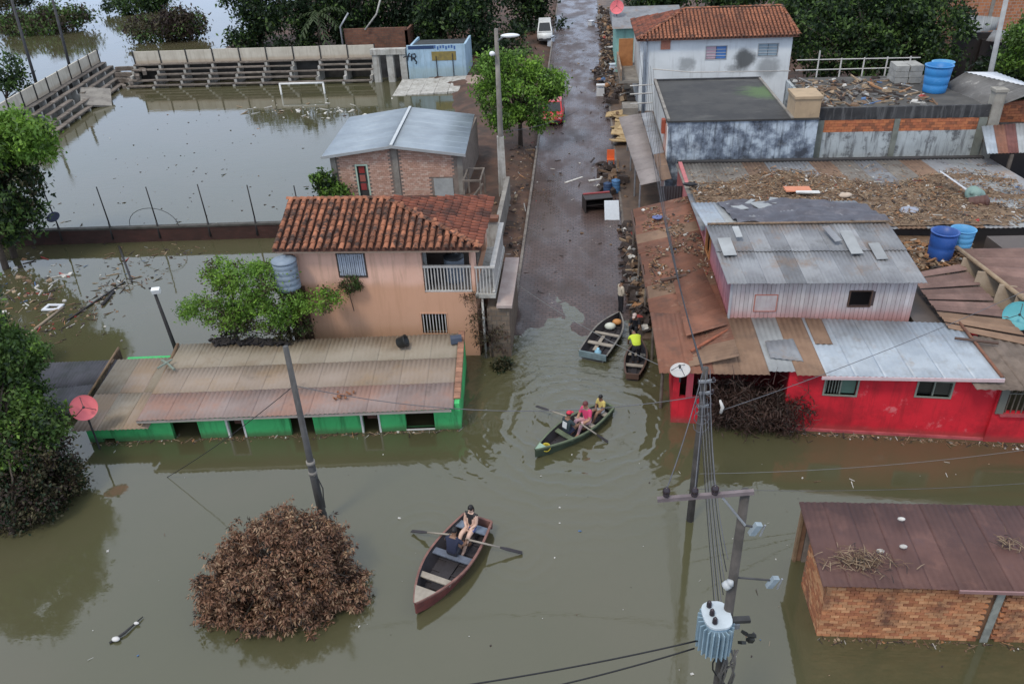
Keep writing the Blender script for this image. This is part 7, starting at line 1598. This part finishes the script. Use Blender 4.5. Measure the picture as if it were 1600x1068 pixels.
debris('near_litter', 'small bits of litter floating on the near flood', fnear, 190, .02, .09, (16, 14, 2, 26, 46, 6, 1, 1), .25, .25, seed=12)
debris('gateway_flotsam', 'pale litter floating by the straight bleacher', lambda r: (lambda q: Vector((q.x, q.y, .015)))(G(420 + r.gauss(60, 50), 172 + r.gauss(0, 6))), 80, .1, .5, (10, 20, 0, 10, 60, 4, 0, 0), .15, .3, seed=13)
def fscum(A, B, d):
    A, B = Vector(A), Vector(B); n_ = Vector((-(B - A).normalized().y, (B - A).normalized().x, 0))
    def f(r):
        u = r.random(); p = A.lerp(B, u) - n_ * (.04 + abs(r.gauss(0, d)) * (.4 + .6 * abs(math.sin(u * 19)))); return Vector((p.x, p.y, .012))
    return f
debris('wall_scum', 'scum and litter gathered along the red house waterline', fscum(RF((4, -.1, 0)), RF((14, -.2, 0)), .16), 420, .02, .12, (40, 20, 4, 26, 7, 5, 0, 0), .15, .5, seed=31)
debris('wall_scum', 'scum and litter gathered along the green house waterline', fscum(GF((0, 0, 0)), GF((14, 0, 0)), .13), 420, .02, .11, (40, 20, 4, 26, 7, 5, 0, 0), .15, .5, seed=32)
debris('wall_scum', 'scum and litter gathered along the brick shed waterline', fscum((6.35, 14.65, 0), (13, 14.65, 0), .12), 220, .02, .09, (40, 20, 4, 26, 7, 5, 0, 0), .15, .5, seed=33)
for nm, lb, px, py, sz, rot, cc in (('yellow_container', 'yellow plastic container lying in the roof debris', 1131, 322, (.7, .35, .25), .3, (.62, .48, .05)), ('orange_sheet', 'salmon orange sheet lying on the roof debris', 1246, 299, (1.3, .6, .06), .1, (.60, .23, .13)), ('white_plank', 'white plank lying beside the orange sheet on the roof debris', 1262, 303, (1.2, .16, .06), .15, (.66, .66, .64)), ('grey_cloth', 'crumpled grey blue cloth on the roof debris', 1420, 330, (1.0, .8, .15), .5, (.30, .32, .38)), ('pale_sack', 'pale sack in the roof debris above the pink house', 1320, 308, (.7, .4, .25), .2, (.52, .42, .33)), ('black_bag', 'black bag at the left end of the debris roof', 1078, 290, (.8, .3, .2), -.1, (.02, .02, .025)), ('blue_tarpaulin', 'crumpled blue plastic sheet on the rusty awning', 1027, 341, (.55, .45, .12), .4, (.12, .15, .32))):
    p = G(px, py, 3.35 if nm != 'blue_tarpaulin' else 2.7); mb = MB(); r = random.Random(px)
    mb.ell(p + Vector((0, 0, sz[2] * .4)), (sz[0] / 2, sz[1] / 2, sz[2] / 2), 12, 6, Matrix.Rotation(rot, 3, 'Z')) if sz[2] > .07 else mb.obox(p + Vector((0, 0, .1)), sz, (.05, .06, rot))
    mb.v = [(v[0] + r.uniform(-.03, .03), v[1] + r.uniform(-.03, .03), v[2] + r.uniform(-.02, .03)) for v in mb.v]; single(nm, mb, flat('roof_thing_%d' % px, cc), lb, nm.split('_')[1], p, None, sz[2] > .07)
for (lb, px, py, rx, ry, n, sd) in (('bird nest like tangle of sticks on the brick shed roof edge', 1345, 878, .75, .35, 260, 14), ('small clump of sticks at the right end of the brick shed roof', 1578, 850, .35, .15, 50, 15)):
    r = random.Random(sd); c = G(px, py, 2.2); mb = MB()
    for i in range(n):
        p = c + Vector((r.gauss(0, rx * .55), r.gauss(0, ry * .6), abs(r.gauss(0, .1)))); a = r.random() * 6.3; L = r.uniform(.1, .38); d = Vector((math.cos(a), math.sin(a), r.uniform(-.5, .5))) * L
        mb.m = r.choices((0, 1, 3), (4, 4, 2))[0]; mb.path([p - d * .5, p + Vector((0, 0, .03)), p + d * .5], [.010, .009, .005], 4)
    stuff('stick_tangle', mb, DEB, lb, 'sticks')
for k, (px, py) in enumerate(((1411, 855), (1408, 812), (1375, 862))):
    p = G(px, py, 2.2); single('paper_scrap', MB().ell(p + Vector((0, 0, .04)), (.11, .07, .05), 8, 5), DEB[4], ['white scrap on the brick shed roof right of the stick tangle', 'white scrap near the back edge of the brick shed roof', 'white scrap among the sticks on the brick shed roof'][k], 'litter', p, smooth=True)
# single pieces floating or leaning
def pole_on_water(name, label, a, b, r, mt, cat='pole'):
    a, b = G(*a, .05), G(*b, .05); return single(name, MB().path([a, b], [r, r * .8], 7), mt, label, cat, a, None, True)
pole_on_water('floating_pole', 'long tan pole floating near the left trees', (38, 527), (98, 480), .07, TAN); pole_on_water('floating_pole', 'long dark pole floating in the line of twigs', (105, 500), (195, 440), .05, POSTM); pole_on_water('floating_pole', 'dark pole sticking from the flood below the low wall', (186, 385), (206, 440), .06, POSTM)
pole_on_water('floating_pole', 'dark forked branch floating left of the floodlight pole', (160, 476), (178, 455), .09, POSTM)
p = G(83, 481, .03); t = thing('floating_white_square', 'square white frame floating on the water at the left', 'frame', p)
for dx, dy, w_, l_ in ((0, -.24, .86, .16), (0, .24, .86, .16), (-.35, 0, .16, .318), (.35, 0, .16, .318)): part(t, 'bar', MB().obox(p + Vector((dx, dy, .04)), (w_, l_, .06)), flat('white_panel_paint', (.60, .62, .66)))
p = G(190, 995, .03); t = thing('floating_bag', 'white plastic bag tangled with a dark branch in the lower left water', 'bag', p)
part(t, 'bag', MB().ell(p + Vector((-.1, -.1, .05)), (.12, .08, .06), 9, 6), flat('white_bag', (.62, .60, .58)), True); part(t, 'branch', MB().path([p + Vector((-.25, -.2, 0)), p + Vector((.05, .12, .05)), p + Vector((.28, .7, .02))], [.03, .04, .015], 5), POSTM, True); part(t, 'scrap', MB().ell(p + Vector((.22, .45, .05)), (.08, .05, .04), 7, 4), flat('white_bag', (.62, .60, .58)))
# belongings on the street
c = G(932, 330, .1); c.z = road_z(c.y); F = Fr(c.x, c.y, 12, c.z)
t = thing('tipped_cupboard', 'dark tipped cupboard with a red edge lying on the street', 'cupboard', c); DK = flat('dark_cupboard_wood', (.035, .028, .026))
part(t, 'top_panel', MB(F).box(-.75, .9, -.35, .6, .80, .85), DK); part(t, 'side_panel', MB(F).box(-.75, -.70, -.35, .6, 0, .797), DK); part(t, 'side_panel', MB(F).box(.85, .9, -.35, .6, 0, .797), DK); part(t, 'back_panel', MB(F).box(-.697, .847, .55, .6, 0, .797), DK); part(t, 'red_edge', MB(F).box(-.7, .9, .45, .62, .853, .90), flat('dark_red_edge', (.26, .04, .04))); part(t, 'shelf', MB(F).box(-.697, .847, -.2, .547, .38, .42), DK)
a = G(945, 347, .05); t0 = G(943, 308, 1.0); single('white_mattress', MB().hexa([a, a + Vector((.85, .02, 0)), a + Vector((.85, .14, .02)), a + Vector((0, .14, .02)), a + Vector((-.03, .75, .98)), a + Vector((.8, .77, .98)), a + Vector((.8, .87, .98)), a + Vector((-.03, .87, .98))]), M('pale_quilted_fabric', (.56, .60, .64), (.50, .54, .58), 8, .9, .4, 12), 'pale grey rectangular mattress leaning on the tipped cupboard', 'mattress', a)
p = G(954, 258, .3); t = thing('orange_chair', 'bright orange plastic chair among belongings on the street', 'chair', p); OR = flat('orange_plastic', (.66, .12, .03), .5)
part(t, 'seat', MB().obox(p + Vector((0, 0, .42)), (.5, .5, .05)), OR); part(t, 'backrest', MB().obox(p + Vector((0, .22, .72)), (.5, .06, .55), (-.15, 0, 0)), OR)
for dx, dy in ((-.2, -.2), (.2, -.2), (-.2, .2), (.2, .2)): part(t, 'leg', MB().tube(p + Vector((dx * 1.1, dy * 1.1, 0)), p + Vector((dx, dy, .395)), .03), OR)
p = G(962, 300, .2); ribbed_tank('blue_drum', 'blue drum beside the tipped cupboard', p, .27, .72, flat('dull_blue_plastic', (.06, .16, .32)), True, 3, cat='drum'); p = G(949, 302, .2); ribbed_tank('dark_blue_drum', 'dark blue drum left of the other blue drum', p, .25, .62, flat('navy_plastic', (.03, .06, .13)), True, 3, cat='drum')
a, b_ = G(883, 288, .12), G(910, 279, .12); single('white_plank', MB().obox((a + b_) / 2 + Vector((0, 0, .1)), ((b_ - a).length, .16, .05), (0, 0, math.atan2(b_.y - a.y, b_.x - a.x))), DEB[4], 'pale plank lying alone on the wet road', 'plank', a); a, b_ = G(920, 286, .12), G(945, 281, .12); single('white_plank', MB().obox((a + b_) / 2 + Vector((0, 0, .12)), ((b_ - a).length, .2, .06), (0, .05, math.atan2(b_.y - a.y, b_.x - a.x))), DEB[4], 'pale plank beside the drums on the road edge', 'plank', a)
t = thing('board_stack', 'tan boards and sheets stacked on the pavement by the grey canopy', 'boards', (3.4, 59, .3)); r = random.Random(21)
for i in range(16):
    y = 56.5 + 8 * i / 16; part(t, 'board', MB().obox((3.15 + r.uniform(-.45, .5), y, .6 + .15 * r.random()), (r.uniform(.9, 1.5), r.uniform(.5, 1.3), .07), (r.uniform(-.25, .25), r.uniform(-.2, .2), r.uniform(-.4, .4))), M('tan_plywood', (.40, .29, .15), (.30, .21, .11), 2, rn=.25))
for k, (px, py, cc, nm, lb) in enumerate(((938, 152, (.6, .6, .6), 'white_sack', 'white sack lying on the right kerb below the debris heap'), (958, 118, (.55, .6, .66), 'white_appliance', 'pale upright appliance standing in the debris heap'), (955, 90, (.45, .43, .4), 'pale_crate', 'pale crate on top of the debris heap'), (924, 47, (.6, .62, .66), 'white_crate', 'white crate near the far end of the debris row'), (861, 72, (.55, .6, .68), 'pale_bin', 'pale bin beside the white van'))):
    p = G(px, py, .3); F = Fr(p.x, p.y, 17 * k, p.z); t = thing(nm, lb, nm.split('_')[1], p); m_ = flat('belonging_%d' % k, cc)
    part(t, 'body', MB(F).hexa([(-.35, -.3, 0), (.35, -.3, 0), (.35, .3, 0), (-.35, .3, 0), (-.32, -.27, .8 + .2 * (k % 2)), (.32, -.27, .8 + .2 * (k % 2)), (.32, .27, .85), (-.32, .27, .85)]), m_); part(t, 'lid', MB(F).box(-.36, .36, -.31, .31, 1.02, 1.08), m_)
b = G(1005, 470, .1); b = Vector((3.2, 33.4, .1))
mb = MB(); r = random.Random(5)
for i in range(220):
    y = r.uniform(30.5, 39); x = r.uniform(2.62, 3.3); mb.m = r.choices(range(8), (16, 4, 1, 66, 4, 8, 1, .5))[0]; s = r.uniform(.06, .30); mb.obox((x, y, max(road_z(y), 0) + .2 + abs(r.gauss(0, .2))), (s, s * r.uniform(.5, 1.4), s * r.uniform(.3, .9)), (r.random(), r.random(), r.random() * 6))
stuff('awning_clutter', mb, DEB, 'dark clutter heaped on the pavement under the awning edge', 'clutter')
t = thing('ladder', 'pale ladder leaning under the awning edge by the dark canoe', 'ladder', G(1000, 520, .1))
a0, a1 = G(995, 525, .1), V(983, 478, 34.5)
for dx in (-.16, .16): part(t, 'rail', MB().tube(a0 + Vector((dx, 0, 0)), a1 + Vector((dx, 0, 0)), .03), OLDW)
for k in range(7): part(t, 'rung', MB().tube(a0.lerp(a1, (k + .5) / 7) + Vector((-.16, 0, 0)), a0.lerp(a1, (k + .5) / 7) + Vector((.16, 0, 0)), .018), OLDW)
